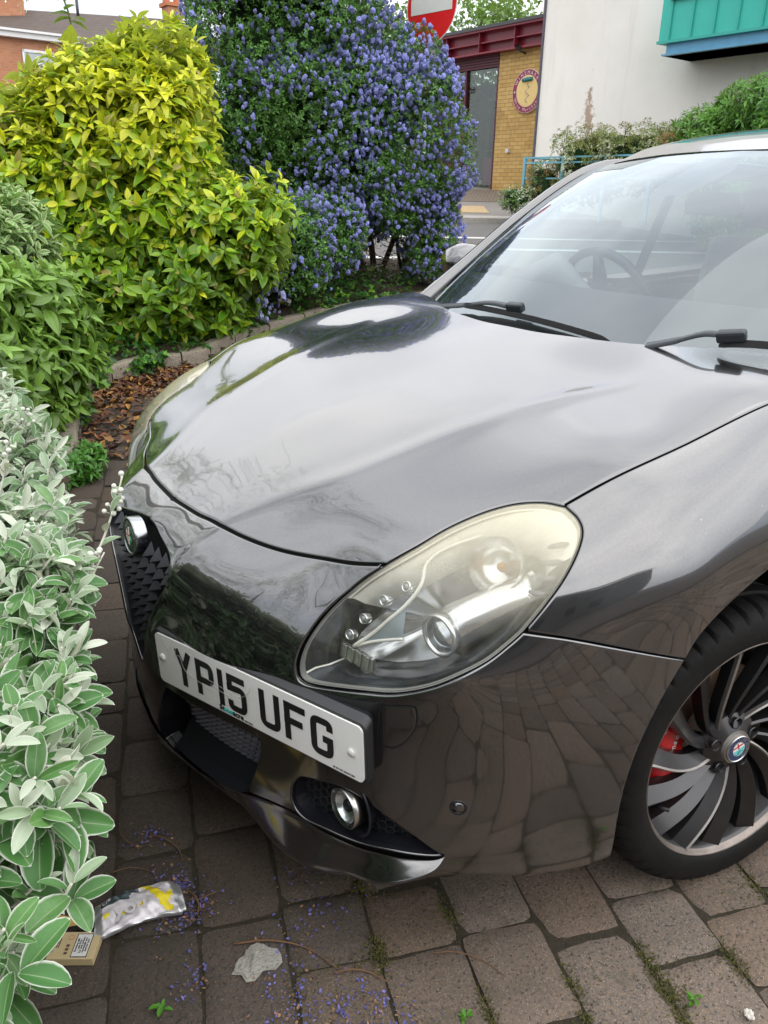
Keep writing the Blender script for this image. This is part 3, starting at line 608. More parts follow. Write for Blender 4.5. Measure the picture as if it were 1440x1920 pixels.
# ---------------------------------------------------------------- fog lamps in their honeycomb pockets
def fog_lamp(m):
    fl = empty('fog_lamp', parent=car); A = fog*[m, 1]
    cavity('pocket', A, .075, SATIN, direc=(.93, .3*m, .05)).parent = fl
    P, N = sagg(resample(A, .006)); mb = MB(); yc = P.mean(0)
    d = Vector((.995, .04*m, .03)).normalized()
    T0 = frame(Vector((.748, m*.548, .336)), (Vector((0, 0, 1)).cross(d)).normalized(), d.cross(Vector((0, 0, 1)).cross(d)).normalized(), d)
    # honeycomb: hexagon cells on a sheet set back in the pocket
    A_s = resample(A, .006)
    for i in range(-14, 15):
        for j in range(-8, 9):
            y = .60+i*.0165; z = .315+(j+.5*(i % 2))*.0185; s_ = st_of([(.74-.25*max(0, y-.5), y*m, z)]); ok = inside(s_, A_s)[0]
            if not ok: continue
            p, nn = sagg(s_); p = Vector(p[0]-nn[0]*.034); nn = Vector(nn[0])
            if (p-T0.translation).length < .038: continue
            x_ = Vector((0, 0, 1)).cross(nn).normalized(); T = frame(p, x_, nn.cross(x_), nn); hx = [(math.cos(R_(60*k)), math.sin(R_(60*k))) for k in range(6)]
            o_ = [T @ Vector((.0105*a, .0105*b_, 0)) for a, b_ in hx]; i_ = [T @ Vector((.0080*a, .0080*b_, .001)) for a, b_ in hx]; i2 = [T @ Vector((.0074*a, .0074*b_, -.012)) for a, b_ in hx]
            mb.add(o_+i_+i2, [(k, (k+1) % 6, 6+(k+1) % 6, 6+k) for k in range(6)]+[(6+k, 6+(k+1) % 6, 12+(k+1) % 6, 12+k) for k in range(6)])
    mb.build('honeycomb_mesh', BLACKP, fl)
    T = T0; b = MB(); b.lathe([(.0365, .006), (.0385, .004), (.0385, -.014), (.0365, -.016), (.036, -.045), (.032, -.058)], 44, 0, T=T); b.build('lamp_barrel', ALU, fl, True)
    b = MB(); b.lathe([(.0365, .006), (.033, .003), (.029, .001)], 40, 0, T=T); b.build('lamp_rim', CHROME, fl, True)
    b = MB(); b.lathe([(.030, .001), (.024, -.010), (.013, -.016), (.011, -.014)], 36, 0, T=T); b.build('lamp_reflector', LAMPSIL, fl, True)
    b = MB(); b.lathe([(.011, -.016), (.0115, -.004), (.009, -.001), (.0075, -.004), (0, -.005)], 24, 0, T=T); b.build('lamp_bulb_cap', BEZD, fl, True)
    b = MB(); b.lathe([(.0325, .0045), (.02, .0075), (.0, .009)], 36, 0, T=T); b.build('lamp_glass', glass('fog_glass', (.9, .93, .92), 1.5), fl, True)
    b = MB(); T2 = T0; b.lathe([(.060, -.012), (.058, -.008), (.050, -.022), (.043, -.04), (.040, -.06)], 48, 0, T=T2); b.build('lamp_shroud', SATIN, fl, True)
for m in (1, -1): fog_lamp(m)
# lower mouth mesh: rows of small studs on a curved back board, with a smooth ramp below
for m in (1, -1):
    b = MB()
    for i in range(-2, 20):
        for j in range(6):
            y = .10+(i+.5*(j % 2))*.0165; z = .380-j*.0165; x = .866-.55*y*y-.004*j
            if not .112 < y < .352-.008*j: continue
            b.add([(x, m*(y-.006), z+.006), (x, m*(y+.006), z+.006), (x, m*(y+.006), z-.006), (x, m*(y-.006), z-.006), (x+.013, m*y, z+.002)], [(0, 4, 1), (1, 4, 2), (2, 4, 3), (3, 4, 0)])
    yy = np.linspace(.085, .375, 16); V = []
    for z_, dx in ((.40, -.002), (.285, -.020), (.245, .004), (.225, .022)):
        for y in yy: V.append((.866-.55*y*y+dx, m*y, z_))
    b.add(V, [tuple(f) for f in grid_faces(4, 16)], 1)
    b.build('mouth_mesh', [simple('graphite_studs', (.13, .135, .16), .4, .3), SATIN], car)
# washer flap and parking sensor, both on the left corner of the bumper and mirrored on the right
wl = seg('washer')
for m in (1, -1):
    A = resample(wl*[m, 1], .004)
    if area2(A) < 0: A = A[::-1]
    panel('washer_flap', A, PAINT, car, gap=.0006, lip=.001, disp=disp_with_normals(lambda S: bump_h(S)+.0016), depth=.0030, h=.006)
    b = MB(); ribbon(b, np.vstack([A, A[:1]]), .0015, -.0007, fn=bump_h); b.build('flap_outline', VOID, car, True)
    p, q = sagg(st_of([np.array(POLY['sensor'])*[1, m, 1]])); q = Vector(q[0]); x = q.orthogonal().normalized(); T = frame(Vector(p[0]), x, q.cross(x), q)
    b = MB(); b.lathe([(.0150, .0002), (.0146, .0014), (.0118, .0014), (.0112, .0004)], 36, 0, T=T); b.lathe([(.0104, .0004), (.0100, .0020), (0, .0022)], 32, 1, T=T); b.build('parking_sensor', [SATIN, PAINT], car, True)
# ---------------------------------------------------------------- cabin
WB = np.array([(-.395, .712, .975), (-.30, .58, .995), (-.225, .40, 1.008), (-.185, .2, 1.015), (-.175, 0, 1.017)])
WM = np.array([(-.78, .652, 1.277), (-.665, .50, 1.278), (-.605, .33, 1.277), (-.575, .16, 1.276), (-.568, 0, 1.276)])
WH = np.array([(-1.075, .612, 1.437), (-1.045, .46, 1.455), (-1.015, .30, 1.466), (-1.0, .15, 1.471), (-.995, 0, 1.473)])
def fullrow(A): B = catmull(A, 6); return np.vstack([B, (B*[1, -1, 1])[::-1][1:]])
rows = [fullrow(A) for A in (WB, WM, WH)]; k = len(rows[0]); V = []
for t in np.linspace(0, 1, 22): V.append(rows[0]*(2*(t-.5)*(t-1))+rows[1]*(-4*t*(t-1))+rows[2]*(2*t*(t-.5)))
V = np.array(V)[::-1].reshape(-1, 3)
def screen_mat():
    g = G('windscreen_glass'); fr = schlick(g, 1.6); k_ = g.math('MINIMUM', g.math('ADD', g.math('MULTIPLY', fr, 1.55), .075), 1.)
    t = g.n('ShaderNodeBsdfTransparent', {'Color': (.70, .77, .77, 1)}).outputs[0]; gl = g.n('ShaderNodeBsdfGlossy', {'Roughness': .012, 'Color': (.82, .90, .95, 1), 'Normal': g.bump(g.noise(2.2, 2), .004, .25)}).outputs[0]
    a = g.n('ShaderNodeMixShader', {0: k_, 1: t, 2: gl}).outputs[0]
    dust = g.n('ShaderNodeBsdfDiffuse', {'Color': (.5, .5, .48, 1)}).outputs[0]
    return g.end(g.n('ShaderNodeMixShader', {0: g.math('MULTIPLY', g.ramp(g.noise(3, 4), (.35, 0.), (.8, 1.)), .05), 1: a, 2: dust}).outputs[0])
WSG = screen_mat(); SIDEG = glass('side_window_glass', (.55, .66, .62), 1.5, 1.8)
ws = mesh_obj('windscreen', V, grid_faces(22, k, 0, True), WSG, car)
# black band printed along the edges, just under the glass
FRIT = simple('black_screen_band', (.010, .010, .012), .35); b = MB()
G3 = V.reshape(22, k, 3)
def under(i, j): return G3[i, j]+np.array([-.002, 0, -.004])
nb = 5
b.add([under(i, j) for i in range(22-nb, 22) for j in range(k)], [tuple(f) for f in grid_faces(nb, k)])
b.add([under(i, j) for i in range(0, 2) for j in range(k)], [tuple(f) for f in grid_faces(2, k)])
for js in ((0, 1), (k-2, k-1)): b.add([under(i, j) for i in range(22) for j in js], [tuple(f) for f in grid_faces(22, 2)])
b.build('screen_band', FRIT, car, True)
# sensor housing and mirror hanging behind the screen
b = MB(); b.add([(-.97, -.10, 1.450), (-.97, .02, 1.455), (-.90, .045, 1.418), (-.78, -.02, 1.350), (-.77, -.13, 1.342), (-.84, -.16, 1.375)], [(0, 1, 2, 3, 4, 5)])
b.build('sensor_housing', simple('grey_housing', (.03, .03, .033), .6), car)
b = MB(); b.prism([(-.11, -.03), (.10, -.035), (.115, 0), (.10, .032), (-.10, .036), (-.115, 0)], -.012, .012, frame(Vector((-.93, -.02, 1.325)), Vector((.2, .98, 0)), Vector((0, 0, 1)), Vector((.98, -.2, 0))))
b.build('interior_mirror', BLACKP, car, bevel=.006)
# scuttle panel under the wipers
b = MB(); r0 = rows[0]; V2 = np.vstack([r0+[-.03, 0, .008], r0+[.03, 0, -.022], r0+[.16, 0, -.02]]); b.add(V2, [tuple(f) for f in grid_faces(3, k)]); b.build('scuttle_panel', BLACKP, car, True)
# roof
xs = [-1.0, -1.2, -1.5, -1.9, -2.3, -2.65, -2.95]; zc = [1.476, 1.534, 1.575, 1.595, 1.58, 1.52, 1.43]; hwid = [.612, .612, .615, .612, .600, .58, .55]; V = []
for x, z, hw_ in zip(xs, zc, hwid):
    for t in np.linspace(-1, 1, 25):
        xe = x-(.08*abs(t)**2.4 if x > -1.1 else .08*abs(t)**2.4*max(0, 1-(-1.0-x)/.9)); drop = .040*abs(t)**2.5+.03*max(0, abs(t)-.86)/.14
        V.append((xe, t*hw_, z-drop))
V = np.array(V).reshape(7, 25, 3); Vd = np.array([catmull(V[:, j], 5) for j in range(25)]).transpose(1, 0, 2)
nr = len(Vd)
mesh_obj('roof', Vd.reshape(-1, 3), grid_faces(nr, 25), PAINT, car)
b = MB(); hd = Vd[0]; b.add(list(hd+[.004, 0, -.002])+list(hd+[.0, 0, -.014]), [(i, i+1, 26+i, 25+i) for i in range(24)]); b.build('screen_top_seal', RUBBER, car, True)
# pillars, side windows, doors and tail of the body
for m in (1, -1):
    P0 = catmull(np.array([(-.372, .712, .985), (-.55, .70, 1.115), (-.78, .668, 1.284), (-1.075, .622, 1.444), (-1.5, .60, 1.462), (-2.3, .585, 1.45)])*[1, m, 1], 6); P1 = catmull(np.array([(-.36, .775, .975), (-.60, .765, 1.118), (-.85, .722, 1.285), (-1.12, .655, 1.430), (-1.5, .668, 1.45), (-2.3, .655, 1.44)])*[1, m, 1], 6); n_ = len(P0)
    mid = (P0+P1)/2+np.array([.012, .0, .016]); V = np.vstack([P0+[0, 0, -.02], P0+[.002, 0, .006], mid, P1+[0, m*.006, .0], P1+[0, 0, -.03]])
    mesh_obj('windscreen_pillar', V, [tuple(f) for f in grid_faces(5, n_, 0, m > 0)], PAINT, car)
    # scuttle corner between bonnet, wing and pillar
    b = MB(); Q = catmull(np.array([(-.285, .735, 1.014), (-.33, .60, 1.006), (-.36, .70, .99)])*[1, m, 1], 5); Q2 = catmull(np.array([(-.32, .80, 1.0), (-.43, .74, .995), (-.40, .72, .992)])*[1, m, 1], 5); b.add(list(Q)+list(Q2), [(i, i+1, len(Q)+i+1, len(Q)+i) for i in range(len(Q)-1)]); b.build('scuttle_corner', PAINT, car, True)
    st_x = [-.5, -.9, -1.4, -1.95, -2.3, -2.65, -3.0, -3.25, -3.38]
    bw = [.87, .872, .872, .875, .880, .875, .83, .72, .5]; sw = [.80, .80, .80, .80, .80, .775, .72, .62, .42]; sz = [.99, 1.0, 1.015, 1.035, 1.05, 1.06, 1.05, 1.02, .98]
    prof = lambda i: [(sw[i]-.05, sz[i]+.01), (sw[i], sz[i]-.005), (bw[i]-.018, .90), (bw[i]-.004, .80), (bw[i], .66), (bw[i]-.012, .45), (bw[i]-.006, .33), (bw[i]-.03, .2)]
    V = np.array([[(st_x[i], m*y, z) for y, z in prof(i)] for i in range(len(st_x))]); V = np.array([catmull(V[:, j], 4) for j in range(8)]).transpose(1, 0, 2); nx = len(V)
    F = []; xm = V[:, 4, 0]
    for f in grid_faces(nx, 8, 0, m > 0):
        cx = V.reshape(-1, 3)[f].mean(0)
        if math.hypot(cx[0]+2.634, cx[2]-.318) < .38: continue
        F.append(tuple(f))
    mesh_obj('body_side', V.reshape(-1, 3), F, PAINT, car)
    xs_ = V[:, 4, 0]
    for xd in (-.56, -1.62, -2.42):
        i_ = int(np.argmin(abs(xs_-xd))); q_ = V[i_].copy(); q_[:, 0] = xd
        for j_ in range(8): t_ = (xd-xs_[i_])/((xs_[min(i_+1, nx-1)]-xs_[i_-1]) or 1); q_[j_, 1:] = V[i_, j_, 1:]+(V[min(i_+1, nx-1), j_, 1:]-V[i_-1, j_, 1:])*t_
        b = MB(); b.tube(catmull(q_[1:7]+[0, m*.0005, 0], 5), .0022, 5); b.build('door_shut_line', VOID, car, True)
    b = MB(); b.tube([(-1.45, m*.868, .845), (-1.36, m*.905, .85), (-1.26, m*.872, .853)], [.010, .014, .010], 8); b.build('door_handle', PAINT, car, True)
    # side glass
    gx = [-.55, -.90, -1.2, -1.6, -2.1, -2.55, -2.9]; gt = [(.745, 1.03), (.700, 1.27), (.652, 1.42), (.628, 1.465), (.622, 1.47), (.60, 1.43), (.60, 1.32)]
    lo = [(x, m*(.775), .995+.018*i) for i, x in enumerate(gx)]; hi = [(x, m*a, z_) for x, (a, z_) in zip(gx, gt)]
    b = MB(); b.add(lo+hi, [(i, i+1, len(gx)+i+1, len(gx)+i) for i in range(len(gx)-1)]); b.build('side_window', SIDEG, car, True)
    b = MB(); b.tube(catmull(hi, 4), .012, 8); b.tube([lo[3], hi[3]], .02, 8); b.build('window_frame', SATIN, car, True)
    # wheel arch liner
    for x0 in (0., -2.634):
        b = MB(); L1 = []; L2 = []; L3 = []
        for a in np.linspace(-25, 205, 40): ca, sa = math.cos(R_(a)), math.sin(R_(a)); o_ = 1 if 28 < a < 165 else 0; L1.append((x0+(.418 if o_ else .385)*ca, m*(.842 if o_ else .77), .318+(.418 if o_ else .385)*sa)); L2.append((x0+.40*ca if o_ else x0+.38*ca, m*(.80 if o_ else .75), .318+(.40 if o_ else .38)*sa)); L3.append((x0+.40*ca, m*.52, .318+.40*sa))
        b.add(L1+L2+L3, [(r*40+i, r*40+i+1, (r+1)*40+i+1, (r+1)*40+i) for r in range(2) for i in range(39)]); b.add(L3+[(x0, m*.52, .318)], [(i, i+1, 40) for i in range(39)])
        b.build('wheel_arch_liner', simple('arch_liner', (.014, .013, .012), .75, bump=.002), car, True)
    # door mirror
    mc = Vector((-.745, m*.905, 1.095)); b = MB(); V = []
    sec = [(-.085, .05), (-.075, .075), (-.03, .092), (.04, .088), (.085, .06), (.105, .0)]
    for j, (tx, sc_) in enumerate(sec):
        for a in np.linspace(0, 2*math.pi, 20, endpoint=False): V.append((mc.x+tx, mc.y+m*(1.25*sc_*math.cos(a)*(1-.25*(tx > 0)*tx/.1)), mc.z+.82*sc_*math.sin(a)*(1 if sc_ else 0)+tx*.1))
    F = [tuple(f) for f in [(i*20+j, i*20+(j+1) % 20, (i+1)*20+(j+1) % 20, (i+1)*20+j) for i in range(5) for j in range(20)]]+[tuple(range(20))]
    dm = mesh_obj('door_mirror', V, F, PAINT, car); b.box((-.04, -.055 if m > 0 else -.03, -.11), (.045, .03 if m > 0 else .055, -.02), 0, Matrix.Translation(mc+Vector((.0, -m*.10, .03)))); b.build('mirror_arm', SATIN, dm, bevel=.01)
# tail
b = MB(); V = []
for z_, hw_, x in ((.2, .5, -3.36), (.45, .55, -3.40), (.7, .55, -3.39), (.98, .48, -3.33), (1.06, .46, -3.28), (1.40, .54, -2.96)):
    for t in np.linspace(-1, 1, 13): V.append((x+.06*t*t, t*hw_, z_))
mesh_obj('tailgate', V, grid_faces(6, 13), PAINT, car)
for m in (1, -1):
    b = MB(); T = frame(Vector((-3.26, m*.60, .93)), Vector((-.3, m*.95, 0)).normalized(), Vector((0, 0, 1)), Vector((-.95, -m*.3, 0)).normalized()); b.prism([(.09*math.cos(a), .055*math.sin(a)) for a in np.linspace(0, 6.283, 24, endpoint=False)], -.03, .03, T); b.build('tail_light', simple('red_lens', (.45, .01, .01), .15, coat=1.), car, bevel=.008)
b = MB(); b.box((-3.2, -.72, .17), (-.42, .72, .24)); b.box((-.42, -.50, .17), (.62, .50, .24)); b.build('underbody', VOID, car)
b = MB(); b.box((-.12, -.52, .25), (.55, .52, .70)); b.build('engine_block', VOID, car)
# interior
INT = simple('dark_interior_plastic', (.17, .17, .175), .55, bump=.0006, scale=60); SEAT = simple('grey_seat_fabric', (.22, .22, .225), .85, bump=.001, scale=150)
V = []; q0 = rows[0]+[-.02, 0, -.028]
for dx, dz in ((0, 0), (-.12, .012), (-.25, .03), (-.42, .032), (-.50, .0), (-.52, -.25)): V += list(np.stack([q0[:, 0]*(1+dx*1.2)+dx, np.clip(q0[:, 1], -.66, .66), q0[:, 2]+dz+.012*np.sin(q0[:, 1]*9+1)*(dx < -.2)], 1))
mesh_obj('dashboard', V, grid_faces(6, k), INT, car)
SWC = Vector((-.98, -.42, 1.0)); ax = Vector((-.90, 0, .42)).normalized(); yv = Vector((0, 1, 0)); Tw = frame(SWC, yv, ax.cross(yv), ax); swm = MB()
swm.tube([Tw @ Vector((.185*math.cos(a), .185*math.sin(a), 0)) for a in np.linspace(0, 2*math.pi, 49)], .016, 10, cap=False)
for a in (0, math.pi, -math.pi/2): swm.tube([Tw @ Vector((.05*math.cos(a), .05*math.sin(a), -.02)), Tw @ Vector((.18*math.cos(a), .18*math.sin(a), 0))], [.03, .014], 8)
swm.lathe([(.075, -.03), (.07, .005), (.04, .015), (0, .018)], 28, 0, T=Tw); swm.build('steering_wheel', SATIN, car, True)
b = MB(); b.tube([(-.66, -.60, 1.045), (-.70, -.42, 1.10), (-.66, -.24, 1.045)], [.03, .07, .03], 12); b.build('instrument_hood', INT, car, True)
for m in (1, -1):
    b = MB(); b.box((-1.75, m*.38-.25, .45), (-1.25, m*.38+.25, .62)); b.box((-.09, -.24, 0), (.05, .24, .62), 0, Matrix.Translation((-1.72, m*.38, .60)) @ Matrix.Rotation(R_(-14), 4, 'Y')); b.box((-.05, -.13, 0), (.05, .13, .20), 0, Matrix.Translation((-1.88, m*.38, 1.23)) @ Matrix.Rotation(R_(-8), 4, 'Y'))
    b.build('front_seat', SEAT, car, bevel=.045)
b = MB(); b.box((-2.75, -.62, .45), (-2.35, .62, 1.12)); b.build('rear_seat', SEAT, car, bevel=.05)
b = MB(); b.box((-3.0, -.72, .26), (-.62, .72, .42)); b.build('cabin_floor', INT, car)
for m in (1, -1):
    b = MB(); b.box((-3.0, m*.76-.02, .3), (-.62, m*.76+.02, .985)); b.build('door_lining', INT, car)
# ---------------------------------------------------------------- wipers
def wiper(A, H_, B0, B1, name='windscreen_wiper'):
    wp_ = empty(name, parent=car); up = Vector((.42, 0, .9)).normalized()
    A, H_, B0, B1 = [Vector(v) for v in (A, H_, B0, B1)]
    b = MB(); pts = [A, A.lerp(H_, .38)+up*.012, A.lerp(H_, .72)+up*.026, H_+up*.018]; P = catmull(pts, 5); d = (H_-A).normalized(); sd_ = d.cross(up).normalized()
    W_ = np.interp(np.linspace(0, 1, len(P)), [0, .36, .4, .8, 1], [.013, .011, .0075, .009, .011]); V = []
    for p, w_ in zip(P, W_):
        p = Vector(p); V += [p-sd_*w_, p-sd_*w_*.8+up*.006, p+sd_*w_*.8+up*.006, p+sd_*w_]
    b.add(V, [(4*i+j, 4*i+j+1, 4*i+5+j, 4*i+4+j) for i in range(len(P)-1) for j in range(3)]); b.build('arm', simple('wiper_arm_black', (.022, .028, .034), .38), wp_, True)
    T = frame(H_+up*.008, d, up.cross(d), up); b = MB(); b.box((-.030, -.011, .0), (.030, .011, .026), 0, T); b.build('clip', simple('wiper_clip', (.024, .03, .036), .42), wp_, bevel=.006)
    dd = (B1-B0).normalized(); s2 = dd.cross(up).normalized(); V = []; nn = 24; prof = [(-.006, .0), (-.0085, .006), (-.003, .013), (.001, .017), (.004, .012), (.008, .005), (.004, 0)]
    for i in range(nn+1):
        t = i/nn; p = B0.lerp(B1, t)+up*(.004-.010*(2*t-1)**2); e = min(1, min(t, 1-t)*14+.35)
        for a, h_ in prof: V.append(p+s2*a*e+up*h_*e)
    b = MB(); b.add(V, [tuple(f) for f in grid_faces(nn+1, 7)]+[tuple(range(7)), tuple(range(nn*7, nn*7+7))]); sharp(b.build('blade', simple('wiper_rubber', (.016, .015, .016), .5), wp_), 40)
wiper((-.215, -.430, 1.022), (-.196, -.072, 1.046), (-.200, -.300, 1.044), (-.177, .262, 1.026))
wiper((-.175, .33, 1.020), (-.235, .535, 1.060), (-.20, .50, 1.045), (-.42, .86, 1.12)) if False else wiper((-.175, .36, 1.028), (-.228, .535, 1.056), (-.226, .505, 1.052), (-.262, .72, 1.058))
# ---------------------------------------------------------------- wheels
RIM = simple('grey_alloy', (.055, .054, .056), .38, .85, coat=.5, coatr=.15); RIMB = simple('scuffed_bright_alloy', (.24, .21, .19), .45, .85, var=.35, scale=40, bump=.0006)
def tyre_mat():
    g = G('tyre_rubber'); d = g.ramp(g.noise(14, 5, .7), (.35, (.004, .004, .004)), (.85, (.013, .012, .011)))
    return g.end(g.bsdf(base=d, rough=.7, spec=.22, nrm=g.bump(g.noise(90, 3), .0006)))
TY = tyre_mat(); RIMH = simple('bright_hub_face', (.34, .32, .30), .4, .8, var=.25, scale=60); DISC = simple('worn_brake_disc', (.16, .10, .07), .5, .8, var=.4, scale=20); CAL = simple('red_caliper_paint', (.55, .010, .012), .35, coat=.6, coatr=.1)
def make_wheel():
    wh = empty('wheel', parent=car)
    # local frame: y is outwards along the axle, origin at the rim plane
    rec = [(.300, .014), (.312, .002), (.3165, -.014), (.318, -.03)]
    prof = [(.232, -.012), (.241, .006), (.246, .011), (.262, .0135), (.280, .0135), (.292, .009), (.302, .004), (.3095, -.006), (.3155, -.020), (.3178, -.040)]
    prof += [(.312, -.056), (.312, -.060), (.318, -.062), (.3185, -.10), (.312, -.102), (.312, -.110), (.3185, -.112), (.318, -.150), (.312, -.152), (.312, -.157), (.3175, -.160), (.3150, -.195), (.300, -.214), (.27, -.222), (.235, -.2)]
    n = 288; V = []; 
    for j, (r, y) in enumerate(prof):
        for i in range(n):
            a = 2*math.pi*i/n; rr = r
            if 6 <= j <= 8 and i % 6 < 1: rr -= .008
            if j == 9 and i % 6 < 1: rr -= .009
            V.append((rr*math.cos(a), y, rr*math.sin(a)))
    F = [(j*n+i, j*n+(i+1) % n, (j+1)*n+(i+1) % n, (j+1)*n+i) for j in range(len(prof)-1) for i in range(n)]
    o = mesh_obj('tyre', V, F, TY, wh); sharp(o, 40)
    b = MB(); b.lathe([(.2405, .0085), (.2425, .006), (.241, .002), (.233, -.004), (.230, -.012), (.224, -.05), (.20, -.10), (.20, -.19)], 128, 0, 'y'); rm = b.build('rim', RIM, wh, True)
    b = MB(); b.lathe([(.2330, -.0035), (.2385, .0040), (.2405, .0088), (.2428, .0064)], 160, 0, 'y'); b.build('rim_edge', RIMB, rm, True)
    def blade(b, aend, sweep, w0, w1, m_, bright=False):
        k = 14; V = []; cen = []
        for i in range(k+1):
            t = i/k; r = .050+(.2335-.050)*t; a = R_(aend)+R_(sweep)*(1-t)**1.3; wd = w0+(w1-w0)*t**1.1
            y = -.030+.022*t+.010*math.sin(math.pi*t*.9); c_ = np.array([-r*math.cos(a), y, r*math.sin(a)]); tn = np.array([math.sin(a), 0, math.cos(a)]); cen.append((c_, tn, wd))
            # local -x is the viewer's right: section ordered from the crest edge to the low edge
            for u_, h_ in ((.5, -.028), (.5, .000), (.32, .004), (-.45, -.013), (-.5, -.032)): V.append(c_+tn*wd*u_+np.array([0, h_, 0]))
        b.add(V, [tuple(f) for f in grid_faces(k+1, 5)], m_)
        if bright:
            V = []
            for c_, tn, wd in cen:
                s_ = .0022+.0008*wd/.03
                for u_, h_ in ((.5*wd+.001, -.004), (.5*wd+.001, .004), (.5*wd-s_*.7, .0068), (.5*wd-2*s_, .003)): V.append(c_+tn*u_+np.array([0, h_, 0]))
            b.add(V, [tuple(f) for f in grid_faces(k+1, 4)], 1)
    b = MB()
    for g_ in range(5):
        e = 95+72*g_
        blade(b, e, 27, .024, .038, 0, True); blade(b, e+24, 25, .019, .044, 0); blade(b, e+48, 25, .019, .044, 0)
    sharp(b.build('spokes', [RIM, RIMH], rm), 35)
    b = MB(); b.lathe([(.072, -.042), (.068, -.028), (.05, -.0185), (.036, -.013)], 60, 1, 'y'); b.lathe([(.036, -.013), (.034, -.006), (.0, -.006)], 60, 0, 'y')
    for g_ in range(5):
        a = math.pi-R_(90+72*g_); T = Matrix.Translation((.053*math.cos(a), -.0175, .053*math.sin(a))) @ Matrix.Rotation(-math.pi/2, 4, 'X'); b.lathe([(.0128, .003), (.0120, .0045), (.0105, .001), (.0095, -.012), (.006, -.012), (.006, -.004), (0, -.004)], 20, 1, T=T)
    hb_ = b.build('hub', [RIMH, RIM], wh, True); sharp(hb_, 45)
    Tc = frame(Vector((0, -.0055, 0)), Vector((-.34, 0, -.94)).normalized(), Vector((0, 1, 0)).cross(Vector((-.34, 0, -.94)).normalized()), Vector((0, 1, 0)))
    b = MB(); b.lathe([(.0300, 0), (.0300, .003), (.0285, .0042), (.027, .0030)], 48, 1, T=Tc); b.lathe([(.027, .003), (.0, .0032)], 48, 0, T=Tc)
    emblem(b, Tc @ Matrix.Translation((0, 0, .0018)), .0275, (0, 1, 2, 3, 4, 5)); b.build('hub_cap', [NAVY, ALU, WHI, RED, SKYB, GRN], wh)
    b = MB(); b.tube([(-.205*math.cos(R_(207)), -.03, .205*math.sin(R_(207))), (-.192*math.cos(R_(207)), .0, .192*math.sin(R_(207)))], .0042, 10); b.build('valve', RUBBER, wh, True)
    return wh
def brake(parent_xyz, m, steer):
    br = empty('brake', parent=car); br.matrix_local = parent_xyz
    b = MB(); b.lathe([(.08, -.075), (.15, -.075), (.152, -.078), (.152, -.098), (.08, -.098)], 64, 0, 'y'); b.build('brake_disc', DISC, br, True)
    b = MB(); V = []; k = 14
    for i in range(k+1):
        a = R_(148+68*i/k); e = 1-.25*abs(2*i/k-1)**3
        for r, y in ((.108, -.058), (.112, -.042), (.160, -.036), (.190*e, -.042), (.200*e, -.075), (.195*e, -.12)): V.append((-r*math.cos(a), y, r*math.sin(a)))
    b.add(V, [tuple(f) for f in grid_faces(k+1, 6)]); b.build('brake_caliper', CAL, br, True)
    b = MB()
    for i, ch in enumerate('Alfa Romeo'):
        a = R_(206-5*i)
        if ch != ' ': text_mesh(ch, .018, frame(Vector((-.142*math.cos(a), -.0372, .142*math.sin(a))), Vector((-math.sin(a), 0, -math.cos(a))), Vector((-math.cos(a), 0, math.sin(a))), Vector((0, 1, 0))), None, mb=b)
    b.build('caliper_lettering', WHI, br)
w0 = make_wheel()
def set_wheel(o, x, y, steer, camber, m):
    n = Vector((math.sin(steer), m*math.cos(steer)*math.cos(camber), math.sin(camber))).normalized(); xr = Vector((1, 0, 0)); xr = (xr-n*xr.dot(n)).normalized(); zr = xr.cross(n)
    if zr.z < 0: zr = -zr
    # keep a right-handed frame: local x reversed on the other side
    xr = n.cross(zr); M = frame(Vector((x, y, .318)), xr, n, zr); o.matrix_local = M; return M
ml = set_wheel(w0, 0, .842, .195, .049, 1)
def copy_tree(o, parent):
    c_ = o.copy(); COL.objects.link(c_); c_.parent = parent
    for ch in list(o.children): copy_tree(ch, c_)
    return c_
brake(ml, 1, .195)
for x, y, stt, m in ((0, -.842, -.19, -1), (-2.634, .85, 0, 1), (-2.634, -.85, 0, -1)):
    o = copy_tree(w0, car); set_wheel(o, x, y, stt, .02, m)
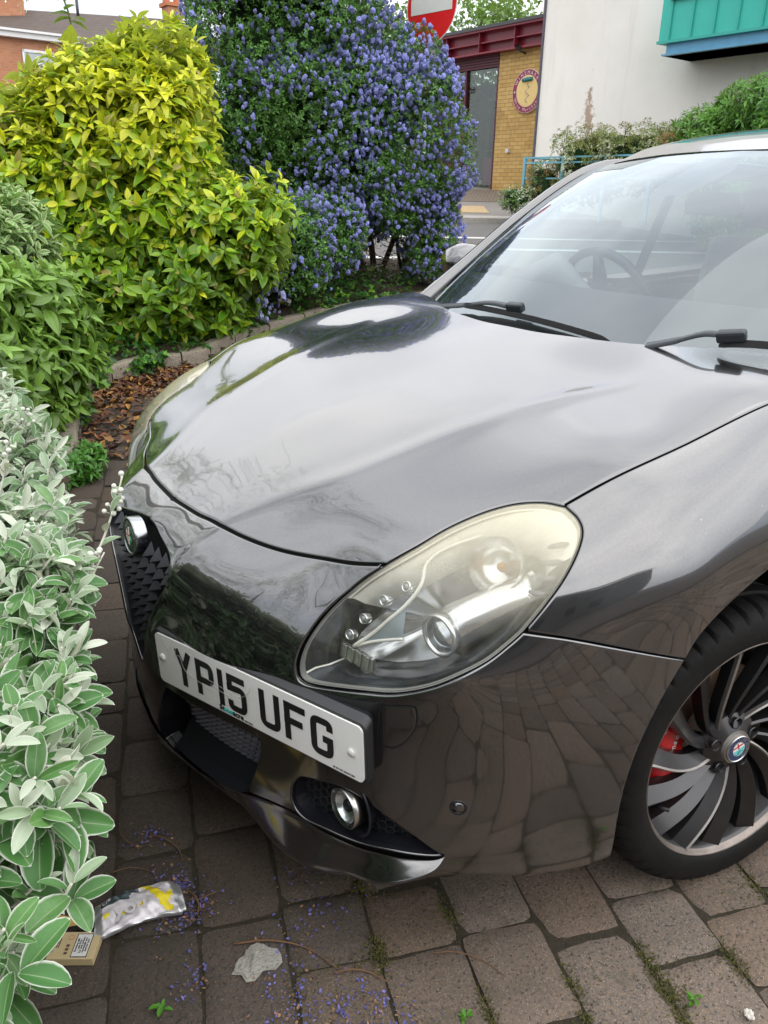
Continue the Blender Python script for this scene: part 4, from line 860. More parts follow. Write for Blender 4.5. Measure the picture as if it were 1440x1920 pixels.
# ---------------------------------------------------------------- terrain
def W(l, s, z=0.):      # metres right of / ahead of the photographer's feet -> world
    return np.array([CP[0]+HR[0]*l+HF[0]*s, CP[1]+HR[1]*l+HF[1]*s, z])
def LS(P): d = np.asarray(P)[..., :2]-CP[:2]; return d@HR[:2], d@HF[:2]
def gz(s): return .1*np.maximum(0, np.asarray(s, float)-5.6)
def vnoise(P, sc_, seed=0):
    """cheap smooth value noise, -1..1"""
    P = np.asarray(P, float)*sc_; r = np.random.default_rng(seed); o = np.zeros(P.shape[:-1])
    for k in range(6):
        a = r.normal(size=P.shape[-1]); a *= (1+.7*k)/np.linalg.norm(a); o += np.sin(P@a+r.uniform(0, 6.28))/(1+.55*k)
    return o/2.2
def stuff(o, label, cat): return tag(o, label, cat, kind='stuff')
def stone_mat(name, c0, c1, c2, grain=170, bump=.0015, rough=.85, moss=0.):
    g = G(name); a = g.attr('tint')[0]
    big = g.noise(2.2, 5, .6); fine = g.noise(grain, 3, .7)
    vo = g.n('ShaderNodeTexVoronoi', {'Vector': g.co(), 'Scale': grain*1.3}).outputs['Distance']
    c = g.mix(g.ramp(big, (.35, 0.), (.68, 1.)), c0, c1); c = g.mix(g.ramp(fine, (.42, 0.), (.62, 1.)), c, c2)
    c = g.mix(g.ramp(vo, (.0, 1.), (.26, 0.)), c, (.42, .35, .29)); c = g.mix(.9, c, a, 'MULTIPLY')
    c = g.mix(g.ramp(g.noise(grain*1.1, 2), (.58, 0.), (.68, .8)), c, (.02, .018, .015))
    c = g.mix(g.ramp(g.noise(7, 6, .7), (.56, 0.), (.72, .7)), c, (.060, .056, .034))
    h = g.math('ADD', fine, g.math('MULTIPLY', g.noise(28, 4), .7))
    return g.end(g.bsdf(base=c, rough=rough, nrm=g.bump(h, bump)))
BLOCK = stone_mat('weathered_paving_block', (.150, .110, .082), (.21, .148, .103), (.115, .095, .078), 150, .0022)
SOIL = simple('dark_joint_soil', (.032, .026, .015), .95, var=.6, scale=60, bump=.004)
def asphalt(name, c):
    g = G(name); f = g.noise(190, 2); b_ = g.noise(1.3, 5); cc = g.mix(g.ramp(f, (.4, 0.), (.7, 1.)), tuple(x*.8 for x in c), tuple(x*1.3 for x in c)); cc = g.mix(g.ramp(b_, (.4, 0.), (.7, .5)), cc, tuple(x*1.25 for x in c))
    return g.end(g.bsdf(base=cc, rough=.85, nrm=g.bump(f, .003)))
# one large sheet of ground that everything else lies on
n = 60; ls = np.concatenate([np.linspace(-120, -12, 8), np.linspace(-10, 10, 21), np.linspace(12, 120, 8)]); ss = np.concatenate([np.linspace(-60, -4, 6), np.linspace(-3, 24, 60), np.linspace(27, 300, 9)])
V = np.array([W(l, s, gz(min(s, 19.5))-.03) for l in ls for s in ss]); g0 = mesh_obj('ground', V, grid_faces(len(ls), len(ss)), asphalt('driveway_asphalt', (.085, .075, .066))); g0['kind'] = 'structure'
# paving blocks: courses 16 cm wide running at 70 degrees
a_ = R_(69.5); e1 = np.array([math.cos(a_), math.sin(a_)]); e2 = np.array([-e1[1], e1[0]]); P0 = np.array([.3418, 1.018])
KERB = np.array([(-1.42, 2.6), (-1.53, 3.68), (-1.73, 4.30), (-1.90, 4.87), (-2.02, 5.30), (-2.02, 5.55), (-1.93, 5.74), (-1.72, 5.99), (-1.43, 6.16), (-1.30, 6.55), (-.9, 7.15), (-.2, 7.9), (.8, 8.55), (2.2, 9.1)])
KW = catmull(np.array([W(l, s)[:2] for l, s in KERB]), 5)
bed_poly = np.vstack([KW, [W(2.4, 9.5)[:2], W(-9, 9.9)[:2], W(-9, 1)[:2], W(-1.2, 1.0)[:2]]])
r = np.random.default_rng(3); V = []; F = []; Cc = []; bi = 0
rows_u = np.arange(-6.9, 2.6, .1)
for ci in range(-24, 27):
    v0 = ci*.163; wdt = .163; t = -6.6+r.uniform(0, .2); jit = r.normal(0, .003)
    while t < 3.4:
        ln = r.choice([.155, .205, .25], p=[.28, .5, .22]); mid = P0+e1*(t+ln/2)+e2*(v0+wdt/2)
        if not (-3.9 < mid[0] < 3.0 and -6.0 < mid[1] < 3.4) or inside(mid[None], bed_poly)[0]: t += ln; continue
        near = np.hypot(mid[0]-CP[0], mid[1]-CP[1]) < 2.6; k = 9 if near else 5
        g_ = r.uniform(.0014, .0050); hw, hl = wdt/2-g_, ln/2-g_; rot = r.normal(0, .012); zz = r.normal(0, .0015); tl = r.normal(0, .006, 2)
        xs_ = np.linspace(-1, 1, k); bx_, by_ = np.meshgrid(xs_, xs_, indexing='ij'); 
        # round the plan corners
        q = np.maximum(np.abs(bx_), np.abs(by_)); rr_ = (np.abs(bx_)**14+np.abs(by_)**14)**(1/14); sc2 = np.where(rr_ > 0, q/np.maximum(rr_, 1e-6), 1)
        px_, py_ = bx_*sc2*hl, by_*sc2*hw
        wob = vnoise(np.stack([px_+bi, py_], -1), 38, bi % 50)*.0022*(q > .95); px_ = px_*(1+wob/hl*1.2); py_ = py_*(1+wob/hw*1.2)
        ed = np.clip((q-.84)/.16, 0, 1); z_ = .004+zz+tl[0]*px_+tl[1]*py_-.007*ed**3+vnoise(np.stack([px_+3*bi, py_], -1), 60, 5)*.0009
        ca, sa = math.cos(rot), math.sin(rot); qx = px_*ca-py_*sa; qy = px_*sa+py_*ca
        w_ = mid[:, None, None]+e1[:, None, None]*qx+e2[:, None, None]*qy
        b0 = len(V); V += np.stack([w_[0].ravel(), w_[1].ravel(), z_.ravel()+gz(LS(mid)[1])], 1).tolist(); F.append(grid_faces(k, k, b0))
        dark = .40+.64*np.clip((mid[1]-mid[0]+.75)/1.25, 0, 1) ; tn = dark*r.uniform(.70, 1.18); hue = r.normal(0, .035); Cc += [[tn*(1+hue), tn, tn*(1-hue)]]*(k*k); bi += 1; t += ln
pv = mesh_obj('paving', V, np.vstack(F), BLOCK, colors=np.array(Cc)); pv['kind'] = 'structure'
gx, gy = np.meshgrid(np.linspace(-4.1, 3.2, 150), np.linspace(-6.3, 3.7, 200), indexing='ij'); P = np.stack([gx, gy], -1).reshape(-1, 2); z_ = -.004+.002*vnoise(P, 14, 2)+gz(LS(P)[1])
so_ = mesh_obj('joint_soil', np.column_stack([P, z_]), grid_faces(150, 200), SOIL); so_['kind'] = 'structure'
# moss in the joints
r = np.random.default_rng(11); V = []; F = []; MC = []
cnt = 0
mo = np.array([(.655, .83), (.70, .78), (.60, .80), (.50, .93), (.43, .86), (.36, 1.0), (.33, .94), (.30, .98), (.27, .90), (.74, .58), (.70, .60), (.83, .60), (.56, .60), (.64, .46), (.17, .99), (-.02, .90)])
for c_ in mo:
    for i in range(420):
        p = c_+r.normal(0, .024, 2)*[1, 1]; u_ = (p-P0)@e1; v_ = (p-P0)@e2; fr_ = (v_/.163) % 1
        if min(fr_, 1-fr_) > .10 and r.random() < .72: continue
        z0 = .0+r.uniform(-.003, .004); s_ = r.uniform(.0018, .0040)
        for k in range(3):
            a = r.uniform(0, 6.28); b0 = len(V); d = np.array([math.cos(a), math.sin(a)])*s_; V += [(p[0]-d[1]*.4, p[1]+d[0]*.4, z0), (p[0]+d[1]*.4, p[1]-d[0]*.4, z0), (p[0]+d[0], p[1]+d[1], z0+s_*r.uniform(.5, 1.6))]; F.append((b0, b0+1, b0+2)); t_ = r.uniform(.5, 1.3); MC += [[.085*t_, .085*t_, .018*t_]]*3
g = G('moss_green'); MOSS = g.end(g.bsdf(base=g.attr('tint')[0], rough=.9))
stuff(mesh_obj('joint_moss', V, np.array(F), MOSS, colors=np.array(MC)), 'olive green moss growing in the joints of the block paving', 'moss')
# kerb stones along the planted bed
KM = stone_mat('old_concrete_kerb', (.26, .22, .17), (.34, .30, .24), (.20, .17, .13), 90, .003)
acc = 0; i = 0; KK = resample(KW, .05, False); st0 = 0; k_lab = 0; first = True
T_ = np.gradient(KK, axis=0); T_ /= np.linalg.norm(T_, axis=1)[:, None]; Nn = np.stack([T_[:, 1], -T_[:, 0]], 1)
if ((KK[20]+Nn[20]*.1)[None] is not None) and not inside((KK[20]+Nn[20]*.1)[None], bed_poly)[0]: Nn = -Nn
V = []; F = []; Cc = []
while st0 < len(KK)-1:
    L_ = r.integers(6, 11); en = min(st0+L_, len(KK)-1); b0 = len(V); m_ = en-st0+1; hh = .135+r.normal(0, .006); tn = r.uniform(.75, 1.05)
    for j in range(st0, en+1):
        p = KK[j]; 
        if j == st0: p = p+T_[j]*.006
        if j == en: p = p-T_[j]*.006
        z0 = float(gz(LS(p)[1])); o_ = Nn[j]; w1 = vnoise(np.append(p, 0), 30, 4)*.004
        for a, h_ in ((0, -.05), (-.004+w1, hh-.02), (.008+w1, hh-.004), (.02, hh), (.085, hh+.002), (.10, hh-.012), (.10, -.05)): V.append((*(p+o_*a), z0+h_+w1*.5))
    F += [tuple(f) for f in grid_faces(m_, 7, b0)]+[tuple(b0+q_ for q_ in range(7)), tuple(b0+7*(m_-1)+q_ for q_ in range(6, -1, -1))]; Cc += [[tn]*3]*(7*m_); st0 = en
kb = mesh_obj('kerb', V, F, KM, colors=np.array(Cc)); kb['kind'] = 'structure'; sharp(kb, 50)
# soil of the bed
ny, nx_ = 170, 220; lg, sg = np.meshgrid(np.linspace(-9, 2.6, nx_), np.linspace(1, 9.9, ny), indexing='ij'); Pb = CP[:2]+lg[..., None]*HR[:2]+sg[..., None]*HF[:2]; Pf = Pb.reshape(-1, 2)
ins = inside(Pf, bed_poly); dk = dist_poly(Pf, KW, False); z_ = gz(sg.ravel())+np.where(ins, .105+.14*np.clip((dk-.1)/1.0, 0, 1), -.2)+.02*vnoise(Pf, 5, 8)*ins
Fb = grid_faces(nx_, ny); Fb = Fb[(ins | (dk < .03))[Fb].all(1)]; z_ = np.where(ins, z_, gz(sg.ravel())+.06)
BEDM = simple('garden_soil', (.050, .034, .022), .95, var=.6, scale=25, bump=.01)
bd_ = mesh_obj('bed_soil', np.column_stack([Pf, z_]), Fb, BEDM); bd_['kind'] = 'structure'
def bedz(P):
    l, s = LS(P); P = np.atleast_2d(P)[:, :2]; return gz(s)+.105+.14*np.clip((dist_poly(P, KW, False)-.1)/1.0, 0, 1)
# road, white lines, far kerb and pavement
def strip(name, s0, s1, l0, l1, mat, dz, nl=14, ns=8, sl=0.0):
    V = [W(l, s+sl*l, gz(s+sl*l)+dz) for l in np.linspace(l0, l1, nl) for s in np.linspace(s0, s1, ns)]; o = mesh_obj(name, V, grid_faces(nl, ns), mat); o['kind'] = 'structure'; return o
SL = .0
strip('road', 9.9, 14.4, -40, 40, asphalt('road_asphalt', (.13, .125, .12)), .012)
WL = simple('worn_white_road_paint', (.62, .62, .60), .7, var=.2, scale=20)
strip('road_line', 12.70, 12.83, -6, 12, WL, .018); strip('road_line', 10.9, 11.05, -3, .35, WL, .018); strip('road_line', 11.7, 11.85, 1.6, 9, WL, .018)
V = []; 
for l in np.linspace(-40, 40, 41):
    for s, h_ in ((14.37, 0.), (14.37, .10), (14.40, .115), (14.52, .12), (14.55, .11)): V.append(W(l, s, gz(s)+h_))
fk = mesh_obj('far_kerb', V, grid_faces(41, 5), simple('grey_kerb', (.34, .32, .29), .85, var=.2, scale=12, bump=.002), smooth=False); fk['kind'] = 'structure'
strip('pavement', 14.5, 24, -40, 40, asphalt('pavement_asphalt', (.20, .185, .17)), .115)
g = G('buff_tactile'); bk = g.n('ShaderNodeTexVoronoi', {'Vector': g.co(), 'Scale': 14.}).outputs['Distance']; strip('tactile_paving', 14.9, 15.9, -.3, 1.75, g.end(g.bsdf(base=g.mix(g.ramp(bk, (.1, 0.), (.4, 1.)), (.50, .38, .22), (.40, .29, .16)), rough=.85)), .121, 4, 3)
g = G('small_block_paving'); bt = g.n('ShaderNodeTexBrick', {'Vector': g.co(), 'Scale': 5., 'Color1': (.22, .17, .13, 1), 'Color2': (.17, .14, .11, 1), 'Mortar': (.05, .045, .035, 1), 'Mortar Size': .03}).outputs[0]
strip('shop_forecourt', 16.6, 18.9, -1, 3.2, g.end(g.bsdf(base=bt, rough=.9)), .121, 4, 3)
# ---------------------------------------------------------------- litter on the ground
def gpt(x, y, dz=0): return Vector((x, y, float(gz(LS(np.array([x, y]))[1]))+dz))
# crushed drink can
def can():
    T = Matrix.Translation((1.05, .262, .017)) @ Matrix.Rotation(math.atan2(.022, -.133)+math.pi, 4, 'Z') ; 
    n = 64; k = 30; V = []
    for i in range(k+1):
        t = i/k; x = -.085+.17*t; end = min(1, min(t, 1-t)*9); r_ = (.033 if .06 < t < .94 else .028)
        for j in range(n):
            a = 2*math.pi*j/n; y = r_*math.cos(a)*1.28; z = r_*math.sin(a)*.36
            f_ = vnoise(np.array([x*1.3, math.cos(a)*.05, math.sin(a)*.05]), 75, 3); z += .0045*f_*end+.0035*abs(math.sin(x*95+2*math.cos(a)*1.4))*end*(z > 0); y += .004*vnoise(np.array([x, y*.3, 0]), 60, 6); xx = x+.006*vnoise(np.array([y, z, x*.1]), 60, 9)
            V.append(T @ Vector((xx, y-.012*math.sin(t*3.1), z)))
    F = [tuple(f[::-1]) for f in [(i*n+j, i*n+(j+1) % n, (i+1)*n+(j+1) % n, (i+1)*n+j) for i in range(k) for j in range(n)]]
    M = []
    for i in range(k):
        for j in range(n):
            a = 360*(j+.5)/n; t = (i+.5)/k; up = 15 < a < 165; m_ = 0
            if up:
                if t > .90 or t < .10: m_ = 0
                elif a < 42: m_ = 2
                elif (vnoise(np.array([t*.16, a*.0009, 0]), 55, 21) > .18 and a > 70) or (abs(t-.25-(a-90)*.0015) < .05): m_ = 1
                elif vnoise(np.array([t*.16, a*.0007, 4]), 40, 5) > .3 and a > 110: m_ = 3
                else: m_ = 2
            M.append(m_)
    mats = [simple('crumpled_aluminium', (.60, .61, .62), .35, .75), simple('yellow_can_print', (.80, .66, .01), .4, .1), simple('silver_white_can_print', (.66, .63, .66), .4, .25), simple('dark_grey_can_print', (.07, .10, .11), .3, .5)]
    o = mesh_obj('crushed_can', V, F, mats, fmat=M); tag(o, 'crushed silver and yellow drinks can lying flat on the paving', 'drink can')
    T2 = T @ Matrix.Translation((.0, -.004, .0162)); b = MB(); text_mesh('you', .042, T2 @ Matrix.Translation((.012, .004, 0)) @ Matrix.Rotation(math.pi, 4, 'Z'), None, mb=b, bold=.0012); b.build('can_lettering', mats[2], o)
    b = MB()
    for i in range(14): b.box((.012+i*.0038, -.034, .0), (.0135+i*.0038+.001*(i % 3), -.026, .0012), 0, T2 @ Matrix.Translation((0, 0, -.004)))
    b.build('bar_code', mats[3], o); b = MB(); b.lathe([(.021, 0), (.023, .003), (.021, .004), (.0, .001)], 28, 0, T=T @ Matrix.Translation((-.084, 0, 0)) @ Matrix.Rotation(-math.pi/2, 4, 'Y') @ Matrix.Scale(.45, 4, (1, 0, 0))); b.build('can_lid', mats[0], o, True)
can()
# cigarette packet
def packet():
    x_ = Vector((1.14-1.235, .28-.215, 0)).normalized(); z_ = Vector((0, 0, 1)); y_ = z_.cross(x_); T = frame(Vector((1.178, .272, .004)), x_, y_, z_)
    CR = simple('cream_card', (.55, .44, .24), .6, var=.08, scale=60); root = None; b = MB(); b.box((-.047, -.029, 0), (.047, .029, .018)); root = b.build('cigarette_packet', CR, bevel=.0015); tag(root, 'cream cardboard cigarette packet lying half under the silvery shrub', 'packet')
    WH_ = simple('white_label', (.68, .68, .66), .5); BK = simple('label_black', (.02, .02, .02), .5); b = MB(); tz = .0186
    b.box((.004, -.026, tz-.0004), (.034, .024, tz), 1, T=None); b.box((.0055, -.0245, tz), (.0325, .0225, tz+.0003), 0); b.build('warning_label', [WH_, BK], root)
    b = MB(); R90 = Matrix.Rotation(math.pi/2, 4, 'Z')
    for i, tx in enumerate(('Smoking kills', '- quit now', 'Tar and carbon', 'monoxide are', 'bad for you')): text_mesh(tx, .0056, Matrix.Translation((.0095+i*.0046, -.001, tz+.0005)) @ R90, None, mb=b)
    b.build('label_text', BK, root); b = MB()
    for i in range(6): text_mesh('xmo rnt lao ens', .003, Matrix.Translation((-.042+i*.0036, .004, tz)) @ R90, None, mb=b)
    b.build('fine_print', BK, root); b = MB(); b.lathe([(.0052, 0), (.0052, .0004), (.0043, .0004), (.0043, 0)], 24, 0, T=Matrix.Translation((-.006, .016, tz-.0002))); b.build('round_mark', simple('orange_print', (.6, .2, .1), .5), root); b = MB()
    for i in range(3): b.box((-.010, -.004-.008*i, tz-.0003), (-.004, .001-.008*i, tz+.0001), 0)
    b.build('small_symbols', simple('brown_print', (.12, .07, .04), .5), root)
    b = MB(); b.box((.004, .0288, .002), (.03, .0296, .014)); b.build('side_stamp', simple('blue_stamp', (.12, .12, .2), .5), root); root.matrix_world = T
packet()
# plastic scrap, cup, straw, pebble
def crumple(name, c, size, mat, label, cat, seed, flat=.5):
    V = []; n, k = 18, 12; r_ = np.random.default_rng(seed)
    for i in range(k+1):
        for j in range(n):
            th = math.pi*i/k; ph = 2*math.pi*j/n; d = np.array([math.sin(th)*math.cos(ph), math.sin(th)*math.sin(ph), math.cos(th)*flat]); V.append(np.array(c)+d*size*(1+.35*vnoise(d, 3.1, seed)+.12*r_.normal()))
    o = mesh_obj(name, V, [(i*n+j, i*n+(j+1) % n, (i+1)*n+(j+1) % n, (i+1)*n+j) for i in range(k) for j in range(n)], mat, smooth=False); return tag(o, label, cat)
p = W(-2.50, 6.55, .33); crumple('plastic_bag', p, .085, simple('thin_white_plastic', (.62, .64, .68), .4, trans=.25), 'crumpled white plastic bag caught in the ivy by the hedge', 'plastic bag', 5, .75)
p = W(-.95, 7.55, float(gz(7.55))+.20); b = MB(); T = frame(Vector(p), Vector((.8, -.5, .2)).normalized(), Vector((.5, .8, 0)).normalized(), Vector((.8, -.5, .2)).normalized().cross(Vector((.5, .8, 0)).normalized())); b.lathe([(.030, -.05), (.033, -.05), (.036, .0)], 28, 0, 'z', T @ Matrix.Rotation(1.4, 4, 'Y')); b.lathe([(.036, .0), (.039, .05), (.041, .052), (.038, .05)], 28, 1, 'z', T @ Matrix.Rotation(1.4, 4, 'Y')); tag(b.build('paper_cup', [simple('white_card', (.7, .68, .62), .5), simple('yellow_card', (.75, .52, .02), .5)], smooth=True), 'small yellow and white paper cup lying in the ivy beyond the bonnet', 'paper cup')
b = MB(); q0, q1 = W(-2.10, 5.70, .03), W(-1.90, 5.98, .05); b.tube([q0, (q0+q1)/2+[0, 0, .004], q1], .007, 8); tag(b.build('drinking_straw', simple('white_straw_plastic', (.66, .67, .70), .4), smooth=True), 'white drinking straw lying on dead leaves by the kerb', 'straw')
crumple('pebble', (.245, 1.075, .012), .009, simple('white_pebble_stone', (.60, .57, .52), .8), 'small pale pebble lying on the paving near the right edge', 'pebble', 8)
crumple('mortar_lump', (.905, .485, .008), .036, simple('pale_mortar', (.36, .35, .31), .95, var=.3, scale=70, bump=.006), 'pale crumbly mortar patch between mossy paving blocks', 'mortar', 12, .12)
# twigs
TW = simple('dry_twig', (.16, .085, .04), .8, var=.3)
r = np.random.default_rng(21); tw = [((.955, .075), (.925, .185), .0017, 'thin dry twig curving below the front splitter'), ((.99, .10), (1.0, .0), .0011, 'short dry stem lying below the number plate'), ((.945, .268), (.955, .33), .002, 'short straight twig standing out beside the crushed can'), ((.925, .43), (.79, .585), .0021, 'long brown twig between the can and the pale mortar'), ((.80, .59), (.73, .66), .0018, 'bent twig on the mossy joint near the mortar patch'), ((.625, .66), (.545, .775), .0013, 'thin reddish twig on a block near the bottom centre'), ((1.06, .13), (.985, .185), .0014, 'pale straw pointing at the crushed can'), ((.90, .30), (.955, .285), .0012, 'small twig above the crushed can')]
for (a, b0, rad, lb) in tw:
    A = np.array([*a, .008]); B = np.array([*b0, .009]); n_ = np.array([-(B-A)[1], (B-A)[0], 0]); pts = [A, A+(B-A)*.3+n_*.10+[0, 0, .004], A+(B-A)*.65+n_*.13, B]; b = MB(); P = catmull(pts, 5); b.tube(P, np.linspace(rad, rad*.6, len(P)), 6); tag(b.build('twig', TW, smooth=True), lb, 'twig', 'twigs lying on the paving')
for i_, (pts, c_, lb) in enumerate([([(1.23, .135), (1.19, .20), (1.13, .235)], (.50, .36, .10), 'curled yellow dead leaf between the packet and the can'), ([(.905, .475), (.925, .50)], (.42, .40, .36), 'small pale dried bud on a block right of the packet')]):
    P = catmull([(x, y, .010+.008*(k % 2)) for k, (x, y) in enumerate(pts)], 6); V = []; 
    for k, p in enumerate(P): t = k/(len(P)-1); w_ = .010*math.sin(math.pi*min(1, t*.9+.08)); V += [p+[w_, w_, .004], p+[0, 0, 0], p-[w_, w_, -.005]]
    tag(mesh_obj('dry_leaf', V, grid_faces(len(P), 3), simple('dry_leaf_%s' % ('yellow' if not i_ else 'pale'), c_, .7)), lb, 'leaf')
# scattered small debris: blue petals, brown leaves
def scatter(name, pts, size, cols, label, cat, seed, asp=.45, lift=.004, curl=.5, shape=4):
    r = np.random.default_rng(seed); V = []; F = []; C_ = []
    for p in pts:
        a = r.uniform(0, 6.28); L_ = size*r.uniform(.5, 1.4); w_ = L_*asp*r.uniform(.7, 1.2); d = np.array([math.cos(a), math.sin(a), r.normal(0, .25)]); n_ = np.array([-math.sin(a), math.cos(a), r.normal(0, .4)]); z = p[2]+lift+abs(r.normal(0, lift)); o = np.array([p[0], p[1], z]); up = np.array([0, 0, 1.])
        q = [o-d*L_*.5, o-d*.15*L_+n_*w_*.5+up*curl*w_*.5, o+d*.25*L_+n_*w_*.4+up*curl*w_*.5, o+d*L_*.5+up*r.uniform(-.1, .5)*L_*curl, o+d*.25*L_-n_*w_*.4+up*curl*w_*r.uniform(0, .6), o-d*.15*L_-n_*w_*.5+up*curl*w_*.4, o+up*0]
        b0 = len(V); V += q; F += [(b0+6, b0+k, b0+(k+1) % 6) for k in range(6)]; c_ = np.array(cols[r.integers(len(cols))])*r.uniform(.6, 1.3); C_ += [c_.tolist()]*7
    g = G(name+'_material'); m_ = g.end(g.bsdf(base=g.attr('tint')[0], rough=.75)); V = np.array(V); return stuff(mesh_obj(name, V, np.array(F), m_, colors=np.clip(np.array(C_), 0, 1), smooth=False), label, cat)
r = np.random.default_rng(31); pts = []
for c_, n_, sd_ in (((.97, .21), 60, .03), ((.955, .235), 90, .012), ((.99, .30), 130, .03), ((.945, .31), 90, .022), ((.87, .50), 90, .03), ((.90, .60), 110, .028), ((.83, .66), 130, .04), ((.80, .70), 130, .035), ((.955, .08), 60, .022), ((.76, .45), 60, .03), ((.74, .36), 40, .03), ((1.02, .46), 60, .02), ((.75, .76), 70, .03), ((.63, .46), 25, .03)):
    q = np.array(c_)+r.normal(0, sd_, (n_, 2)); pts += [(a, b_, 0) for a, b_ in q]
scatter('fallen_petals', pts, .0062, [(.11, .11, .32), (.15, .14, .38), (.08, .08, .24), (.25, .14, .08), (.20, .12, .07)], 'tiny fallen blue petals and brown bits strewn over the paving', 'petals', 41, .6)
pts = []
for i in range(1500):
    t = r.uniform(0, 1)**.8; k = int(len(KW)*(.10+.55*t)); p = KW[k]; q = KW[min(k+1, len(KW)-1)]; tt = (q-p)/(np.linalg.norm(q-p)+1e-9); n_ = np.array([-tt[1], tt[0]]); 
    if inside((p+n_*.1)[None], bed_poly)[0]: n_ = -n_
    off = abs(r.normal(0, .16)) if r.random() < .75 else abs(r.normal(0, .34)); P_ = p+n_*(off+.02)+r.normal(0, .02, 2); pts.append((P_[0], P_[1], float(gz(LS(P_)[1]))+.02*math.exp(-off/.12)))
scatter('fallen_leaves', pts, .055, [(.18, .065, .028), (.23, .09, .032), (.13, .06, .035), (.26, .14, .045), (.10, .05, .032), (.33, .17, .035), (.15, .09, .06)], 'brown and orange dead leaves drifted against the kerb', 'leaves', 43, .42, .008, .8)
pts = [(*W(*q)[:2], float(bedz(W(*q))[0])) for q in zip(r.uniform(-2.2, 2.0, 900), r.uniform(6.2, 9.6, 900))]; pts = [p for p in pts if inside(np.array([p[:2]]), bed_poly)[0]]
scatter('leaf_mulch', pts, .05, [(.14, .06, .03), (.20, .09, .04), (.10, .05, .03), (.25, .15, .07)], 'brown leaf mulch on the soil under the blue flowering bush', 'leaf mulch', 45, .4, .008, .7)
pts = [(a, b_, 0) for a, b_ in zip(r.uniform(.2, 1.2, 260), r.uniform(-.3, 1.1, 260))]
scatter('brown_crumbs', pts, .006, [(.10, .06, .03), (.16, .10, .06), (.22, .17, .10)], 'small brown plant crumbs on the block paving', 'crumbs', 47, .3)
# ---------------------------------------------------------------- leaves
def leaf_template(nl, nw, shape='lance', fold=.18, droop=.25, cup=0.):
    """unit-length leaf along +x, z up; returns verts, faces, uv (u across 0..1, v along)"""
    V = []; U = []
    for i in range(nl+1):
        t = i/nl if shape not in ('felt', 'oval') else .5-.5*math.cos(math.pi*i/nl)
        if shape == 'lance': w_ = math.sin(math.pi*t**.85)**.9*.17+.004
        elif shape == 'oval': w_ = max(0, math.sin(math.pi*min(1, t**.95)))**.62*.235+.008*(1-t)
        elif shape == 'felt': w_ = max(0, math.sin(math.pi*min(1, t**1.15)))**.55*.225+.006*(1-t)
        elif shape == 'heart': w_ = (.02 if t < .12 else (.36*max(0, 1-(t-.12)/.88)**.8*(1+.35*math.sin(t*9))))
        else: w_ = math.sin(math.pi*t)**.8*.22+.004
        if t in (0, 1): w_ = .004
        for j in range(nw+1):
            u = 2*j/nw-1; V.append((t, u*w_, abs(u)*w_*fold*2-droop*t*t+cup*(u*u)*w_)); U.append((j/nw, t))
    F = [(i*(nw+1)+j, (i+1)*(nw+1)+j, (i+1)*(nw+1)+j+1, i*(nw+1)+j+1) for i in range(nl) for j in range(nw)]
    return np.array(V), np.array(F), np.array(U)
def spread(tmpl, pos, dirs, ups, size, width=1.0, wave=0.):
    """copies of a leaf: pos (n,3), dirs leaf axis, ups approximate upper side"""
    V0, F0, U0 = tmpl; n = len(pos); x = dirs/np.linalg.norm(dirs, axis=1)[:, None]; z = ups-x*(ups*x).sum(1)[:, None]; z /= np.linalg.norm(z, axis=1)[:, None]+1e-9; y = np.cross(z, x)
    s = np.asarray(size).reshape(-1, 1, 1)*np.ones((n, 1, 1)); wv = np.asarray(width).reshape(-1, 1, 1)*np.ones((n, 1, 1))
    loc = V0[None]
    V = pos[:, None]+s*(loc[..., :1]*x[:, None]+wv*loc[..., 1:2]*y[:, None]+loc[..., 2:]*z[:, None])
    F = (F0[None]+(np.arange(n)*len(V0))[:, None, None]).reshape(-1, F0.shape[1]); U = np.tile(U0, (n, 1)); return V.reshape(-1, 3), F, U
def rosettes(cen, axes_, k, r, spread_=1.0, lift=.35, size=.1, jit=.25):
    """whorls of k leaves around shoot tips"""
    n = len(cen); a = np.cross(axes_, r.normal(size=(n, 3))); a /= np.linalg.norm(a, axis=1)[:, None]; b = np.cross(axes_, a); P = []; D_ = []; Up = []; S = []; Q = []
    ph = r.uniform(0, 6.28, n)
    for j in range(k):
        an = ph+2*math.pi*j/k*(1.0 if k < 6 else 1.618)+r.normal(0, .2, n); lv = j/k
        rad = np.cos(an)[:, None]*a+np.sin(an)[:, None]*b; lf = (lift+.9*(1-lv)*(1 if k > 4 else .3))-.35
        d = rad*spread_+axes_*(lf+r.normal(0, jit, (n, 1))*.6)+np.array([0, 0, .10-.35*lv])+r.normal(0, jit*.35, (n, 3)); P.append(cen-axes_*(lv*size*.45)+rad*size*.05); D_.append(d); Up.append(axes_+r.normal(0, .15, (n, 3))+np.array([0, 0, .3])); S.append(size*(.62+.45*lv)*r.uniform(.75, 1.2, n)); Q.append(np.full(n, lv))
    return np.vstack(P), np.vstack(D_), np.vstack(Up), np.concatenate(S), np.concatenate(Q)
def leafmat(name, build, rough=.38, transl=.25, coat=.0, veins=.4):
    g = G(name); c, back = build(g); bf = g.n('ShaderNodeNewGeometry').outputs['Backfacing']; cc = g.mix(bf, c, back)
    vein = g.n('ShaderNodeTexWave', {'Vector': g.n('ShaderNodeUVMap').outputs[0], 'Scale': 6., 'Distortion': 2.}, bands_direction='Y').outputs[0]
    p = g.bsdf(base=cc, rough=rough, coat=coat, nrm=g.bump(vein, .0006, veins)); t = g.n('ShaderNodeBsdfTranslucent', {'Color': g.mix(.5, cc, (.30, .45, .05))}).outputs[0]
    return g.end(g.n('ShaderNodeMixShader', {0: transl, 1: p, 2: t}).outputs[0])
